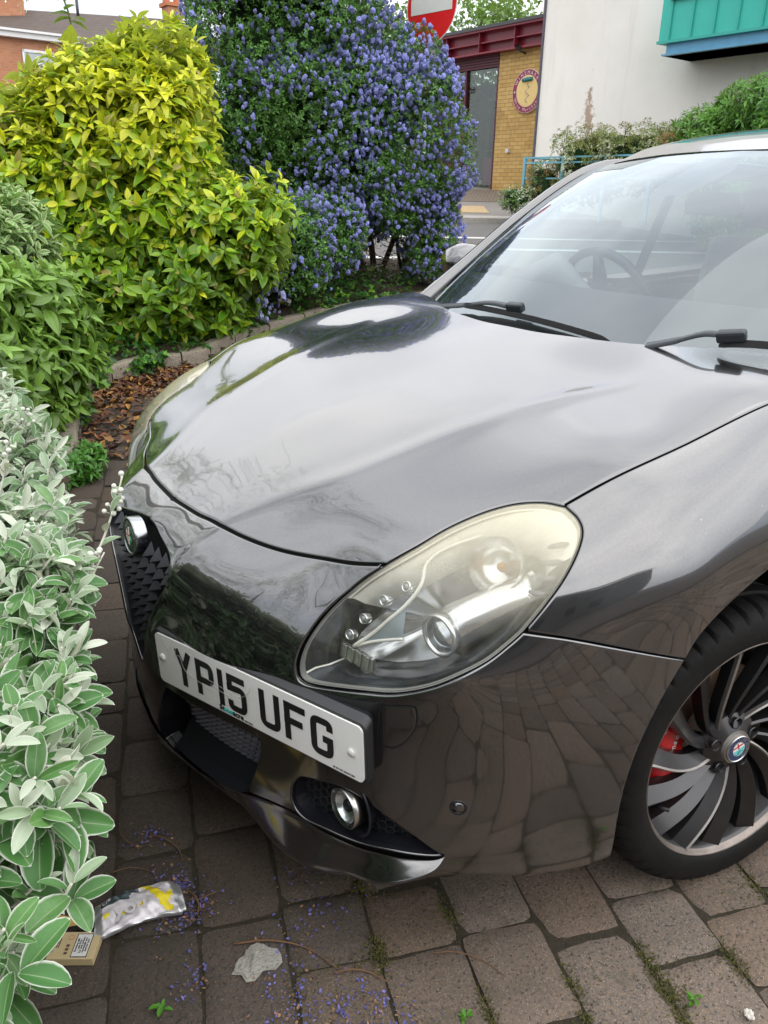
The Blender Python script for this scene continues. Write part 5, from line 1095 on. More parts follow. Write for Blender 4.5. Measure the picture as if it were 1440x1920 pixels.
def uvu(g): return g.sep(g.n('ShaderNodeUVMap').outputs[0])
BARK = simple('brown_bark', (.085, .058, .040), .9, var=.4, scale=30, bump=.004); STEMG = simple('green_stem', (.10, .13, .04), .6)
def blob(name, fn, nu=64, nv=34):
    V = [fn(2*math.pi*i/nu, math.pi*j/nv) for j in range(nv+1) for i in range(nu)]; return V, [(j*nu+i, j*nu+(i+1) % nu, (j+1)*nu+(i+1) % nu, (j+1)*nu+i) for j in range(nv) for i in range(nu)]
def leafobj(name, parts, mat, parent, cols=None):
    V = np.vstack([p[0] for p in parts]); off = 0; F = []; U = []
    for p in parts: F.append(p[1]+off); U.append(p[2]); off += len(p[0])
    return mesh_obj(name, V, np.vstack(F), mat, parent, True, colors=cols, uv=np.vstack(U))
def superell(l0, s0, z0, rl, rs, rz, p=3., bump=.12, seed=0, freq=2.2):
    """function: unit directions -> surface points of a lumpy rounded box in the level frame of the view"""
    def f(d):
        d = d/np.linalg.norm(d, axis=-1, keepdims=True); k = (np.abs(d[..., 0]/rl)**p+np.abs(d[..., 1]/rs)**p+np.abs(d[..., 2]/rz)**p)**(-1/p); q = d*k[..., None]; q = q*(1+bump*vnoise(q, freq, seed))[..., None]
        return np.stack([CP[0]+HR[0]*(l0+q[..., 0])+HF[0]*(s0+q[..., 1]), CP[1]+HR[1]*(l0+q[..., 0])+HF[1]*(s0+q[..., 1]), z0+q[..., 2]], -1)
    return f
def sample_shell(f, n, r, rl, rs, rz, depth=.25, dpow=2.0, faceview=-.35):
    """points near the shell, with outward directions; only the half that can be seen"""
    out = []; nr = []
    while sum(len(o) for o in out) < n:
        q = r.uniform(-1, 1, (n*2, 3))*[rl, rs, rz]; ax = r.integers(0, 3, n*2); sg = np.sign(r.uniform(-1, 1, n*2)); q[np.arange(n*2), ax] = sg*np.array([rl, rs, rz])[ax]; P = f(q); c = f(q*1e-6*0+np.array([0, 0, 1e-9]))[0]*0
        e = q/np.array([rl, rs, rz])**1.0; e = np.sign(e)*np.abs(e)**3; nl = e/np.linalg.norm(e, axis=1)[:, None]; nw_ = nl[:, :1]*HR+nl[:, 1:2]*HF+nl[:, 2:]*np.array([0, 0, 1.]); nw_ /= np.linalg.norm(nw_, axis=1)[:, None]
        v = CP-P; v /= np.linalg.norm(v, axis=1)[:, None]; ok = (nw_*v).sum(1) > faceview; P = P[ok]; nw_ = nw_[ok]; P = P-nw_*(depth*r.uniform(0, 1, (len(P), 1))**dpow); out.append(P); nr.append(nw_)
    return np.vstack(out)[:n], np.vstack(nr)[:n]
# ---------------------------------------------------------------- golden spotted laurel hedge
r = np.random.default_rng(51)
hed = tag(empty('laurel_hedge', tuple(W(-2.6, 7.2, .2))), 'tall golden green laurel hedge with big pointed leaves above the kerb', 'hedge')
def reparent(o, p): o.parent = p; o.matrix_parent_inverse = Matrix.Translation(-Vector(p.location)); return o
AU = [(-3.90, 6.95, .85, 1.95, .85, .90), (-1.86, 7.1, 1.42, .48, .8, 1.08), (-2.20, 7.05, 1.15, .74, .85, 1.24), (-1.50, 7.15, 1.0, .74, .85, .46), (-1.95, 7.1, .55, .8, .95, .5), (-2.6, 6.75, .55, .95, .75, .5), (-2.75, 6.9, .95, .9, .8, 1.08)]
def au_mat():
    def b(g):
        a = g.attr('tint'); s = uvu(g); y = g.math('ABSOLUTE', g.math('SUBTRACT', s[0], .5)); mid = g.ramp(y, (.0, 1.), (.06, 0.))
        sp = g.ramp(g.n('ShaderNodeTexVoronoi', {'Vector': g.co(), 'Scale': 130.}).outputs['Distance'], (.18, 1.), (.34, 0.)); sp = g.math('MULTIPLY', sp, g.ramp(g.noise(6, 2), (.5, 0.), (.62, .9)))
        edge = g.ramp(g.math('ADD', y, g.math('MULTIPLY', g.noise(40, 2), .12)), (.30, 0.), (.5, .55))
        c = g.mix(g.math('MULTIPLY', edge, g.attr('tint')[3] if False else .5), a[0], (.62, .60, .03)); c = g.mix(g.math('MULTIPLY', mid, .35), c, (.35, .45, .10)); c = g.mix(sp, c, (.55, .55, .22)); return c, g.mix(.5, c, (.28, .36, .14))
    return leafmat('spotted_laurel_leaf', b, .30, .30)
P_, D_, U_, S_, Q_ = [[] for _ in range(5)]; Cc = []; stems = MB(); coreV = MB()
for bi, (l0, s0, z0, rl, rs, rz) in enumerate(AU):
    f = superell(l0, s0, z0, rl, rs, rz, 2.3, .12, 60+bi, 3.2); n_ = int(620*(rl*rs+rl*rz+rs*rz)); C1, N1 = sample_shell(f, n_, r, rl, rs, rz, .35, 1.6)
    if bi == 3:
        E_ = np.array([W(l, s, z) for l, s, z in ((-.95, 6.75, 1.50), (-.86, 6.8, 1.42), (-.80, 6.7, 1.30), (-.74, 6.75, 1.16), (-.92, 6.6, 1.28), (-1.02, 6.6, 1.42), (-.88, 6.6, 1.08), (-.98, 6.5, .95), (-.84, 6.8, 1.22), (-1.1, 6.5, 1.15))]); C1 = np.vstack([C1, E_]); N1 = np.vstack([N1, np.tile((HR*.6-HF*.5+[0, 0, .5]), (len(E_), 1))])
    ok = C1[:, 2] > bedz(C1)+.04; C1, N1 = C1[ok], N1[ok]; ax = N1+np.array([0, 0, .55])+r.normal(0, .5, C1.shape); ax /= np.linalg.norm(ax, axis=1)[:, None]
    p, d, u, s, q = rosettes(C1, ax, 7, r, 1.0, .4, .128, .6); P_.append(p); D_.append(d); U_.append(u); S_.append(s)
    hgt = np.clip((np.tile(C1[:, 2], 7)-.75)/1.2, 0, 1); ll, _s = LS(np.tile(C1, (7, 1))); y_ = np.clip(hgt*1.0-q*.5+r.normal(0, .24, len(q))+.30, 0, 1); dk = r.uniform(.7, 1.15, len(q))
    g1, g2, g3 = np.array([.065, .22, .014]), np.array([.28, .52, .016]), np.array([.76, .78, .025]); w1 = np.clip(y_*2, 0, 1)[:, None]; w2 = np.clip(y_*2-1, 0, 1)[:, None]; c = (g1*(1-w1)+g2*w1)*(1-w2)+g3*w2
    od = r.random(len(q)) < .035; c[od] = [.42, .36, .10]; Cc.append(c*dk[:, None])
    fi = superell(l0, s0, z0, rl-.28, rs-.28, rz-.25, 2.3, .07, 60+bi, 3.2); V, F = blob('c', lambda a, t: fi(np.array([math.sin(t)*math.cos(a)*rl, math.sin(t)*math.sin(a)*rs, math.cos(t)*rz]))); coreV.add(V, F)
    for k in range(0, len(C1), 9): b_ = C1[k]-N1[k]*.35+np.array([0, 0, -.25]); stems.tube([b_, (b_+C1[k])/2+r.normal(0, .02, 3), C1[k]], [.006, .005, .003], 5)
T8 = leaf_template(6, 2, 'lance', .22, .30); p, d, u, s = np.vstack(P_), np.vstack(D_), np.vstack(U_), np.concatenate(S_); V, F, UV = spread(T8, p, d, u, s*r.uniform(.75, 1.25, len(p)), 1.3*r.uniform(.8, 1.2, len(p)))
reparent(leafobj('foliage', [(V, F, UV)], au_mat(), None, np.repeat(np.vstack(Cc), len(T8[0]), 0)), hed)
reparent(stems.build('branches', STEMG, smooth=True), hed)
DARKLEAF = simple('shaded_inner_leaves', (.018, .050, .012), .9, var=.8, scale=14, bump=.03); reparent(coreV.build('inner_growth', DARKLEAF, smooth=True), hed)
# ---------------------------------------------------------------- blue flowering bush
r = np.random.default_rng(52)
cea = tag(empty('blue_flowering_bush', tuple(W(-.3, 8.9, .45))), 'tall dark evergreen bush covered in round blue flower heads beside the hedge', 'bush')
CE = [(-.98, 8.75, 2.50, 1.02, .85, 1.15), (-.62, 8.75, 1.80, 1.0, .80, .85), (.17, 8.60, 1.80, .56, .70, .86), (-1.02, 7.60, .78, .50, .42, .50), (-.62, 8.1, 1.0, .42, .4, .36), (-.98, 8.45, 3.3, .80, .6, .42), (.42, 8.7, .98, .30, .4, .48)]
lp, ld, lu, ls_, lc = [], [], [], [], []; fp, fs = [], []; core = MB(); br = MB()
for bi, (l0, s0, z0, rl, rs, rz) in enumerate(CE):
    f = superell(l0, s0, z0, rl, rs, rz, 2.4, .19, 80+bi, 4.2); ar = rl*rs+rl*rz+rs*rz; n_ = int(5200*ar); C1, N1 = sample_shell(f, n_, r, rl, rs, rz, .42, 1.7)
    cl_ = vnoise(C1, 4.2, 7); ok = (r.random(len(C1)) < .45+.55*(cl_ > -.5)) & (C1[:, 2] > .50); C1, N1 = C1[ok], N1[ok]
    ax = N1+np.array([0, 0, .5])+r.normal(0, .5, C1.shape); ax /= np.linalg.norm(ax, axis=1)[:, None]
    p, d, u, s, q = rosettes(C1, ax, 6, r, .9, .5, .042, .4); lp.append(p); ld.append(d); lu.append(u); ls_.append(s); t_ = r.uniform(.5, 1.3, len(q))*(1+.3*np.tile(cl_[ok], 6)); lc.append(np.array([.10, .25, .045])*t_[:, None]+(r.random((len(q), 1)) < .12)*np.array([.05, .08, .01]))
    n_ = int(1250*ar); C2, N2 = sample_shell(f, n_, r, rl, rs, rz, .16, 2.0); cl_ = vnoise(C2, 2.6, 17)+.45*vnoise(C2, 7, 3); ok = (cl_+.34*(N2[:, 2] > .3)+.12 > r.uniform(-.45, .45, len(C2))) & (C2[:, 2] > .55); fp.append((C2+N2*.035)[ok]); fs.append(N2[ok])
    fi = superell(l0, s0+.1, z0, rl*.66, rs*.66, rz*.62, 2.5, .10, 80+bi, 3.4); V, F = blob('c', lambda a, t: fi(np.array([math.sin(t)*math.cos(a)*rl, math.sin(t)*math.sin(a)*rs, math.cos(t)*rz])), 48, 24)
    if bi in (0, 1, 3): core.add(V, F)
def ce_b(g): a = g.attr('tint')[0]; return a, g.mix(.5, a, (.10, .16, .08))
T2 = leaf_template(2, 2, 'oval', .2, .15); p, d, u, s = np.vstack(lp), np.vstack(ld), np.vstack(lu), np.concatenate(ls_); V, F, UV = spread(T2, p, d, u, s)
reparent(leafobj('foliage', [(V, F, UV)], leafmat('small_dark_leaf', ce_b, .35, .15), None, np.repeat(np.vstack(lc), len(T2[0]), 0)), cea)
fp, fs = np.vstack(fp), np.vstack(fs)
def flower_heads(name, cen, nr, size, r, parent, col):
    """fuzzy oval heads made of many small tilted petals over a round core"""
    ph = (1+5**.5)/2; ico = np.array([(-1, ph, 0), (1, ph, 0), (-1, -ph, 0), (1, -ph, 0), (0, -1, ph), (0, 1, ph), (0, -1, -ph), (0, 1, -ph), (ph, 0, -1), (ph, 0, 1), (-ph, 0, -1), (-ph, 0, 1)])/math.sqrt(1+ph*ph)
    fa = np.array([(0,11,5),(0,5,1),(0,1,7),(0,7,10),(0,10,11),(1,5,9),(5,11,4),(11,10,2),(10,7,6),(7,1,8),(3,9,4),(3,4,2),(3,2,6),(3,6,8),(3,8,9),(4,9,5),(2,4,11),(6,2,10),(8,6,7),(9,8,1)])
    # one subdivision
    V0 = [tuple(v) for v in ico]; F0 = []; mid = {}
    def md(a, b):
        k = (min(a, b), max(a, b))
        if k not in mid: m = (np.array(V0[a])+np.array(V0[b])); V0.append(tuple(m/np.linalg.norm(m))); mid[k] = len(V0)-1
        return mid[k]
    for a, b, c in fa: ab, bc, ca = md(a, b), md(b, c), md(c, a); F0 += [(a, ab, ca), (b, bc, ab), (c, ca, bc), (ab, bc, ca)]
    V0 = np.array(V0); F0 = np.array(F0); n = len(cen); ax = nr*.5+np.array([0, 0, .8])+r.normal(0, .3, nr.shape); ax /= np.linalg.norm(ax, axis=1)[:, None]
    sz = size*r.uniform(.55, 1.25, n); rnd = 1+r.uniform(-.28, .28, (n, len(V0))); Q = V0[None]*rnd[..., None]*(sz[:, None, None]); al = (Q*ax[:, None]).sum(-1, keepdims=True); Q = Q+ax[:, None]*al*r.uniform(.1, .75, (n, 1, 1)); V = (cen[:, None]+Q).reshape(-1, 3); F = (F0[None]+(np.arange(n)*len(V0))[:, None, None]).reshape(-1, 3)
    base = np.array(col)*r.uniform(.65, 1.35, (n, 1)); c = base[:, None]*(1+.30*(rnd[..., None]-1)/.28); c = c.reshape(-1, 3); g = G(name+'_material'); m_ = g.end(g.n('ShaderNodeMixShader', {0: .2, 1: g.bsdf(base=g.attr('tint')[0], rough=.8, sheen=.3), 2: g.n('ShaderNodeBsdfTranslucent', {'Color': g.attr('tint')[0]}).outputs[0]}).outputs[0])
    o = mesh_obj(name, V, F, m_, None, False, colors=np.clip(c, 0, 1)); o['kind'] = 'stuff'; return reparent(o, parent)
flower_heads('flower_heads', fp, fs, .0175, r, cea, (.22, .245, .56))
q = W(-1.02, 7.35, .85)+r.normal(0, 1, (170, 3))*[.20, .20, .22]; flower_heads('low_flower_heads', q, np.tile([0, 0, 1.], (170, 1)), .018, r, cea, (.22, .25, .62)); low = W(-1.22, 7.15, .50); q = low+r.normal(0, 1, (150, 3))*[.16, .16, .16]; flower_heads('pale_flower_heads', q, np.tile([0, 0, 1.], (150, 1)), .020, r, cea, (.36, .40, .66))
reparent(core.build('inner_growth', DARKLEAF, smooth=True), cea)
base = W(-.15, 8.95, float(bedz(W(-.15, 8.95))[0])-.05)
for (dl, ds, z1, l1, s1, rad) in ((-.1, 0, 1.6, -.75, 8.8, .045), (0, .05, 1.5, -.2, 8.9, .035), (.05, 0, 1.3, .25, 8.85, .030), (.32, .1, 1.4, .45, 8.9, .034), (.30, .05, 1.2, .15, 9.0, .020), (-.12, 0, 1.1, -1.1, 8.4, .03)):
    a = base+HR*dl+HF*ds; c_ = W(l1, s1, z1); m1 = a*.65+c_*.35+np.array([0, 0, .10])+r.normal(0, .04, 3); m2 = a*.3+c_*.7+r.normal(0, .04, 3); br.tube(catmull([a-[0, 0, .1], a, m1, m2, c_], 5), np.linspace(rad*1.25, rad*.5, 21), 8)
for k in range(420):
    l_, s_, z_ = r.uniform(-1.3, .55), r.uniform(8.25, 9.1), r.uniform(.5, 1.35); a = W(l_, s_, z_); d = r.normal(0, 1, 3)*[1, 1, .7]; d /= np.linalg.norm(d); L_ = r.uniform(.12, .32); br.tube([a, a+d*L_*.5+r.normal(0, .02, 3), a+d*L_], [.0045, .0032, .002], 4)
reparent(br.build('trunk', BARK, smooth=True), cea)
# ---------------------------------------------------------------- silvery shrub at the left edge
r = np.random.default_rng(53)
sen = tag(empty('silver_leaved_shrub', tuple(W(-.95, 1.2, 0))), 'silvery grey green shrub with white edged leaves filling the lower left edge', 'shrub')
def sen_b(g):
    s = uvu(g); y = g.math('MULTIPLY', g.math('ABSOLUTE', g.math('SUBTRACT', s[0], .5)), 2.); e2_ = g.math('MULTIPLY', g.math('ABSOLUTE', g.math('SUBTRACT', s[1], .5)), 2.); m_ = g.math('MAXIMUM', y, g.math('POWER', e2_, 3.))
    edge = g.ramp(m_, (.80, 0.), (.97, .85)); mid = g.ramp(y, (.0, .8), (.07, 0.)); felt = g.math('MULTIPLY', g.ramp(g.noise(55, 5, .7), (.35, 0.), (.7, .5)), g.sep(g.attr('tint')[0])[0]); gcol = g.mix(g.sep(g.attr('tint')[0])[1], (.050, .170, .035), (.12, .28, .07)); nv = g.ramp(g.noise(260, 3), (.4, 0.), (.7, .35)); gcol = g.mix(nv, gcol, (.05, .13, .05))
    c = g.mix(felt, gcol, (.40, .47, .36)); c = g.mix(g.sep(g.attr('tint')[0])[2], c, (.56, .60, .50)); c = g.mix(mid, c, (.30, .38, .22)); c = g.mix(edge, c, (.70, .71, .64)); return c, g.mix(g.ramp(g.noise(90, 3), (.3, 0.), (.7, 1.)), (.60, .61, .50), (.70, .70, .58))
SENM = leafmat('felted_leaf', sen_b, .55, .12, 0., .06)
# body of the shrub: shoots whose tips fill a low hedge-like volume beside the car
# its outer edge in plan, at the height of the shoot tips
EDGE = np.array([(-.43, .25), (-.41, .38), (-.375, .46), (-.315, .55), (-.285, .63), (-.30, .75), (-.345, .9), (-.42, 1.1), (-.52, 1.35), (-.66, 1.7), (-.82, 2.0), (-1.10, 2.5), (-1.42, 3.0), (-1.7, 3.4)])
def edge_l(s): return np.interp(s, EDGE[:, 1], EDGE[:, 0])
def shoots(n, s0, s1, inw, r):
    C_, A_ = [], []
    while len(C_) < n:
        s = r.uniform(s0, s1); e = float(edge_l(s))-.045-.010*r.random(); zt = .735+.045*math.sin(s*7)+.03*math.sin(s*17+1)-.05*(s > 2.4)*(s-2.4)
        if r.random() < .58:
            off = r.uniform(0, inw(s)); l = e-off; z = zt-.05*max(0, 1-off/.08)**2+r.normal(0, .012); ax = HR*(.55*max(0, 1-off/.15))+np.array([0, 0, 1.])-HF*.25
        else:
            z = r.uniform(.12, zt-.03); l = e-.01-.44*(zt-z)+r.normal(0, .012)-(.05*max(0, z-.3) if False else 0); ax = HR*.85+np.array([0, 0, .55])-HF*.35
        P = W(l, s, z); ax = ax+r.normal(0, .28, 3); C_.append(P); A_.append(ax/np.linalg.norm(ax))
    return np.array(C_), np.array(A_)
parts = []; cols = []; st = MB()
for (n_, s0, s1, inw, tm, k, fz) in ((560, .30, 1.15, lambda s: .18+.30*s, leaf_template(9, 6, 'felt', .16, .16, .25), 8, .0), (1050, 1.1, 3.35, lambda s: .25+.33*s, leaf_template(5, 4, 'felt', .16, .16, .25), 8, .5), (760, .15, 3.5, None, leaf_template(3, 2, 'felt', .16, .16, .25), 8, .3)):
    if inw is None:
        C1 = []; A1 = []
        for _ in range(n_):
            s = r.uniform(s0, s1); e = float(edge_l(s)); o_ = r.uniform(.25+.2*s, 1.15); side_ = r.random() < .35; s = (.12 if r.random() < .5 else s) if side_ else s; o_ = r.uniform(.05, 1.1) if side_ and s < .2 else (1.15 if side_ else o_); zz = r.uniform(.05, .7) if side_ else .72+r.normal(0, .03); C1.append(W(e-o_-.4*(.7-min(zz, .7))*(side_ and s < .2), s, zz)); a_ = np.array([0, 0, 1.])+(-HF if s < .2 else -HR)*(.9 if side_ else .1)+r.normal(0, .3, 3); A1.append(a_/np.linalg.norm(a_))
        C1 = np.array(C1); A1 = np.array(A1)
    else: C1, A1 = shoots(n_, s0, s1, inw, r)
    sz = r.uniform(.85, 1.2, len(C1)); p, d, u, s, q = rosettes(C1, A1, k, r, 1.0, .42, .058, .28); s = s*np.tile(sz, k); p = p-np.tile(A1, (k, 1))*(q*.03)[:, None]
    V, F, U = spread(tm, p, d, u, s, r.uniform(.85, 1.15, len(p))*np.where(q < .3, .75, 1.05)); parts.append((V, F, U)); n_l = len(q); _l, _s = LS(p)
    wht = np.clip((q < .14+.12*(fz > .2))*r.uniform(.2, .9, n_l)+(r.random(n_l) < (.03+.27*fz))*r.uniform(.4, .9, n_l)+fz*.22*np.clip((_s-1.1)/1.0, 0, 1), 0, 1); fe = np.clip(.02+.78*fz+r.normal(0, .25, n_l)-.0*q, 0, 1)
    cols.append(np.repeat(np.stack([fe, r.uniform(0, 1, n_l)*(.4+.6*(q < .5)), wht], 1), len(tm[0]), 0))
    for c_, a_1 in zip(C1, A1): st.tube([c_-a_1*.05-HR*.08-np.array([0, 0, .07]), c_-a_1*.045-HR*.02-np.array([0, 0, .01]), c_], [.0024, .0022, .0019], 6)
reparent(leafobj('foliage', parts, SENM, None, np.vstack(cols)), sen); FELT = simple('white_felted_stem', (.52, .51, .44), .8, var=.2, scale=80)
reparent(st.build('stems', FELT, smooth=True), sen)
# budding shoots that stick out with round white buds
WBUD = simple('white_bud', (.62, .64, .56), .8, var=.1)
bl = []
def budshoot(P0_, P1_, n_b, r):
    bu = MB(); sb = MB(); P0_ = np.array(P0_); P1_ = np.array(P1_); m = (P0_+P1_)/2+np.array([0, 0, -.012]); P = catmull([P0_, m, P1_], 8); sb.tube(P, np.linspace(.0028, .0014, len(P)), 6)
    for i in range(n_b):
        t = r.uniform(.62, 1.0); c_ = P[int(t*(len(P)-1))]; d = r.normal(0, 1, 3); d[2] = abs(d[2]); d /= np.linalg.norm(d); e = c_+d*r.uniform(.010, .026)+(P1_-P0_)*.03; sb.tube([c_, e], .0010, 5); R1 = r.uniform(.0036, .0058)
        bu.lathe([(R1*math.sin(a), -R1*math.cos(a)) for a in np.linspace(.05, 3.09, 8)], 12, 0, T=Matrix.Translation(Vector(e)))
    s__ = reparent(sb.build('bud_stem', FELT, smooth=True), sen); reparent(bu.build('round_buds', WBUD, smooth=True), s__) if False else setattr(bu.build('round_buds', WBUD, smooth=True), 'parent', s__)
    for i in range(5): t = .15+.16*i; bl.append((P[int(t*(len(P)-1))], (P1_-P0_)/np.linalg.norm(P1_-P0_)+r.normal(0, .6, 3)))
for (a, b_, k) in (((-.53, 1.30, .70), (-.49, 1.40, .84), 11), ((-.52, 1.05, .68), (-.465, 1.20, .775), 8), ((-.62, 1.15, .74), (-.56, 1.20, .83), 9), ((-.80, 1.5, .72), (-.77, 1.55, .84), 8), ((-.95, 1.9, .70), (-.90, 1.95, .82), 7)): budshoot(W(*a), W(*b_), k, r)
p = np.array([x[0] for x in bl]); d = np.array([x[1] for x in bl]); tm = leaf_template(7, 4, 'oval', .16, .1, .25); V, F, U = spread(tm, p, d, np.tile([0, 0, 1.], (len(p), 1))+r.normal(0, .3, p.shape), r.uniform(.030, .052, len(p))); reparent(leafobj('shoot_leaves', [(V, F, U)], SENM, None, np.tile([.7, .5, .25], (len(V), 1))), sen)
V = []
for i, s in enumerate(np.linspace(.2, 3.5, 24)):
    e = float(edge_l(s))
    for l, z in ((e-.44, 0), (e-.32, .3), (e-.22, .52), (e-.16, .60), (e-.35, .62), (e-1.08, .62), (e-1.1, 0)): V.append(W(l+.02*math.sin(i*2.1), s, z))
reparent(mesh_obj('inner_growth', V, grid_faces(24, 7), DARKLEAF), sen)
# ---------------------------------------------------------------- other planting on the left
def shrub(name, label, cat, els, n_per, k, size, tmpl, mat, colf, seed, lift=.4, group=None, zmin=None, jit=.3, up=.5, asp=1.0):
    r = np.random.default_rng(seed); l0, s0, z0 = els[0][:3]; root = tag(empty(name, tuple(W(l0, s0, 0))), label, cat, group); ps = []; cs = []; co_ = MB(); sm = MB()
    for bi, (l0, s0, z0, rl, rs, rz) in enumerate(els):
        f = superell(l0, s0, z0, rl, rs, rz, 2.6, .14, seed+bi, 3.2); C1, N1 = sample_shell(f, int(n_per*(rl*rs+rl*rz+rs*rz)), r, rl, rs, rz, min(rl, rs, rz)*.5, 1.5)
        if zmin is not None: ok = C1[:, 2] > zmin; C1, N1 = C1[ok], N1[ok]
        ax = N1+np.array([0, 0, up])+r.normal(0, .35, C1.shape); ax /= np.linalg.norm(ax, axis=1)[:, None]; p, d, u, s, q = rosettes(C1, ax, k, r, 1.0, lift, size, jit); ps.append(spread(tmpl, p, d, u, s, asp)); cs.append(np.repeat(colf(p, q, r), len(tmpl[0]), 0))
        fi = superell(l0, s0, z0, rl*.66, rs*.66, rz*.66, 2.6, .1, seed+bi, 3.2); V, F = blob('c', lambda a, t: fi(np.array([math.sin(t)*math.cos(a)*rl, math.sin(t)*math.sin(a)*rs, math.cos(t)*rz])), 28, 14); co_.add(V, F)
        for c_, a1 in zip(C1[::7], N1[::7]): sm.tube([c_-a1*.3-np.array([0, 0, .2]), c_-a1*.1, c_], [.005, .004, .002], 4)
    reparent(leafobj('foliage', ps, mat, None, np.vstack(cs)), root); reparent(co_.build('inner_growth', DARKLEAF, smooth=True), root); reparent(sm.build('branches', BARK, smooth=True), root); return root
def gl_b(g): a = g.attr('tint')[0]; y = g.math('ABSOLUTE', g.math('SUBTRACT', uvu(g)[0], .5)); return g.mix(g.ramp(g.math('ABSOLUTE', g.math('SUBTRACT', y, .22)), (.0, .5), (.05, 0.)), a, (.02, .07, .01)), g.mix(.5, a, (.18, .26, .10))
GLEAF = leafmat('glossy_green_leaf', gl_b, .3, .28)
def va_b(g):
    a = g.attr('tint')[0]; y = g.math('MULTIPLY', g.math('ABSOLUTE', g.math('SUBTRACT', uvu(g)[0], .5)), 2.); e_ = g.ramp(g.math('ADD', y, g.math('MULTIPLY', g.noise(70, 3), .35)), (.60, 0.), (.75, 1.)); return g.mix(e_, a, (.50, .60, .30)), g.mix(.5, a, (.3, .45, .2))
VLEAF = leafmat('cream_edged_leaf', va_b, .45, .3)
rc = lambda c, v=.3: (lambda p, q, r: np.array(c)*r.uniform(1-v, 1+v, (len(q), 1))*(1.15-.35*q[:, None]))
TL = leaf_template(6, 3, 'lance', .2, .3)
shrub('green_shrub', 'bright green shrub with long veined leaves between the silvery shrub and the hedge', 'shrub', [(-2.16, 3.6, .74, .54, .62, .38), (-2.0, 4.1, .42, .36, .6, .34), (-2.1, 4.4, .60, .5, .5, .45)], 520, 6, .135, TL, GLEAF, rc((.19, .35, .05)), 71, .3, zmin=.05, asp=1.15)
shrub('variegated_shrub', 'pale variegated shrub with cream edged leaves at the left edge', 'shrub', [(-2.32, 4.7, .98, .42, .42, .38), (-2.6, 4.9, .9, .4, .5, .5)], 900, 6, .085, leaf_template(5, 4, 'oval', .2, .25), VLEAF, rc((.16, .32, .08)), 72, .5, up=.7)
# ivy over the bed edge
def ivy(name, label, n_, lr, sr, seed, size=.05, gr=None, cover=None):
    r = np.random.default_rng(seed); l = r.uniform(*lr, n_*3); s = r.uniform(*sr, n_*3); P = np.stack([CP[0]+HR[0]*l+HF[0]*s, CP[1]+HR[1]*l+HF[1]*s], 1); ins_ = inside(P, bed_poly); dk_ = dist_poly(P, KW, False); ok = ins_ & (dk_ > .02) & ((vnoise(P, 3.4, seed) > -.45) | (r.random(len(P)) < .3)); P = P[ok][:n_]; dk_ = dk_[ok][:n_]
    z = bedz(P)+r.uniform(.01, .16, len(P))*np.clip(.25+dk_/.3, 0, 1); d = r.normal(0, 1, (len(P), 3)); d[:, 2] = -.25; pos = np.column_stack([P, z]); tm = leaf_template(4, 4, 'heart', .12, .15); n3 = len(P)//7
    hang = pos[:n3].copy(); t_ = r.integers(12, len(KW)-30, n3); hang[:, :2] = KW[t_]+r.normal(0, .02, (n3, 2)); hang[:, 2] = gz(LS(hang)[1])+r.uniform(.05, .16, n3); keep = r.random(n3) < (np.sin(t_*.6) > .2); pos = np.vstack([pos, hang[keep]]); d = np.vstack([d, d[:keep.sum()]]); n4 = len(pos)
    V, F, U = spread(tm, pos, d, np.tile([0, 0, 1.], (n4, 1))+r.normal(0, .45, (n4, 3))-HF*.3, size*r.uniform(.6, 1.25, n4), 1.1); c = np.where(r.random((n4, 1)) < .3, [[.14, .32, .03]], [[.030, .115, .020]])*r.uniform(.6, 1.3, (n4, 1)); o = leafobj(name, [(V, F, U)], GLEAF, None, np.repeat(c, len(tm[0]), 0)); return stuff(o, label, 'ivy')
ivy('ivy', 'dark and bright green ivy creeping over the bed and down the kerb', 6500, (-3.2, .6), (4.6, 8.8), 75, .068)
shrub('weed_clump', 'low green leafy weeds growing at the foot of the kerb behind the silvery shrub', 'weeds', [(-1.62, 3.75, .07, .22, .22, .10)], 2600, 5, .055, TL, GLEAF, rc((.08, .26, .03)), 76, .4, zmin=.01)
r = np.random.default_rng(77)
for i, (x, y, h_) in enumerate(((1.085, .475, .02), (.655, .79, .014), (.30, 1.0, .016))):
    tm = leaf_template(4, 2, 'oval', .2, .2); p = np.tile([x, y, .006], (9, 1))+r.normal(0, .003, (9, 3)); d = np.stack([np.cos(np.arange(9)*2.4), np.sin(np.arange(9)*2.4), r.uniform(.2, .9, 9)], 1); V, F, U = spread(tm, p, d, np.tile([0, 0, 1.], (9, 1)), h_*r.uniform(.6, 1.1, 9)); tag(leafobj('seedling', [(V, F, U)], GLEAF, None, np.tile([.10, .30, .03], (len(V), 1))), ('tiny green seedling in a petal filled joint at the bottom left', 'tiny green seedling in the mossy joint below the front splitter', 'tiny green seedling in a mossy joint near the bottom right')[i], 'seedling')
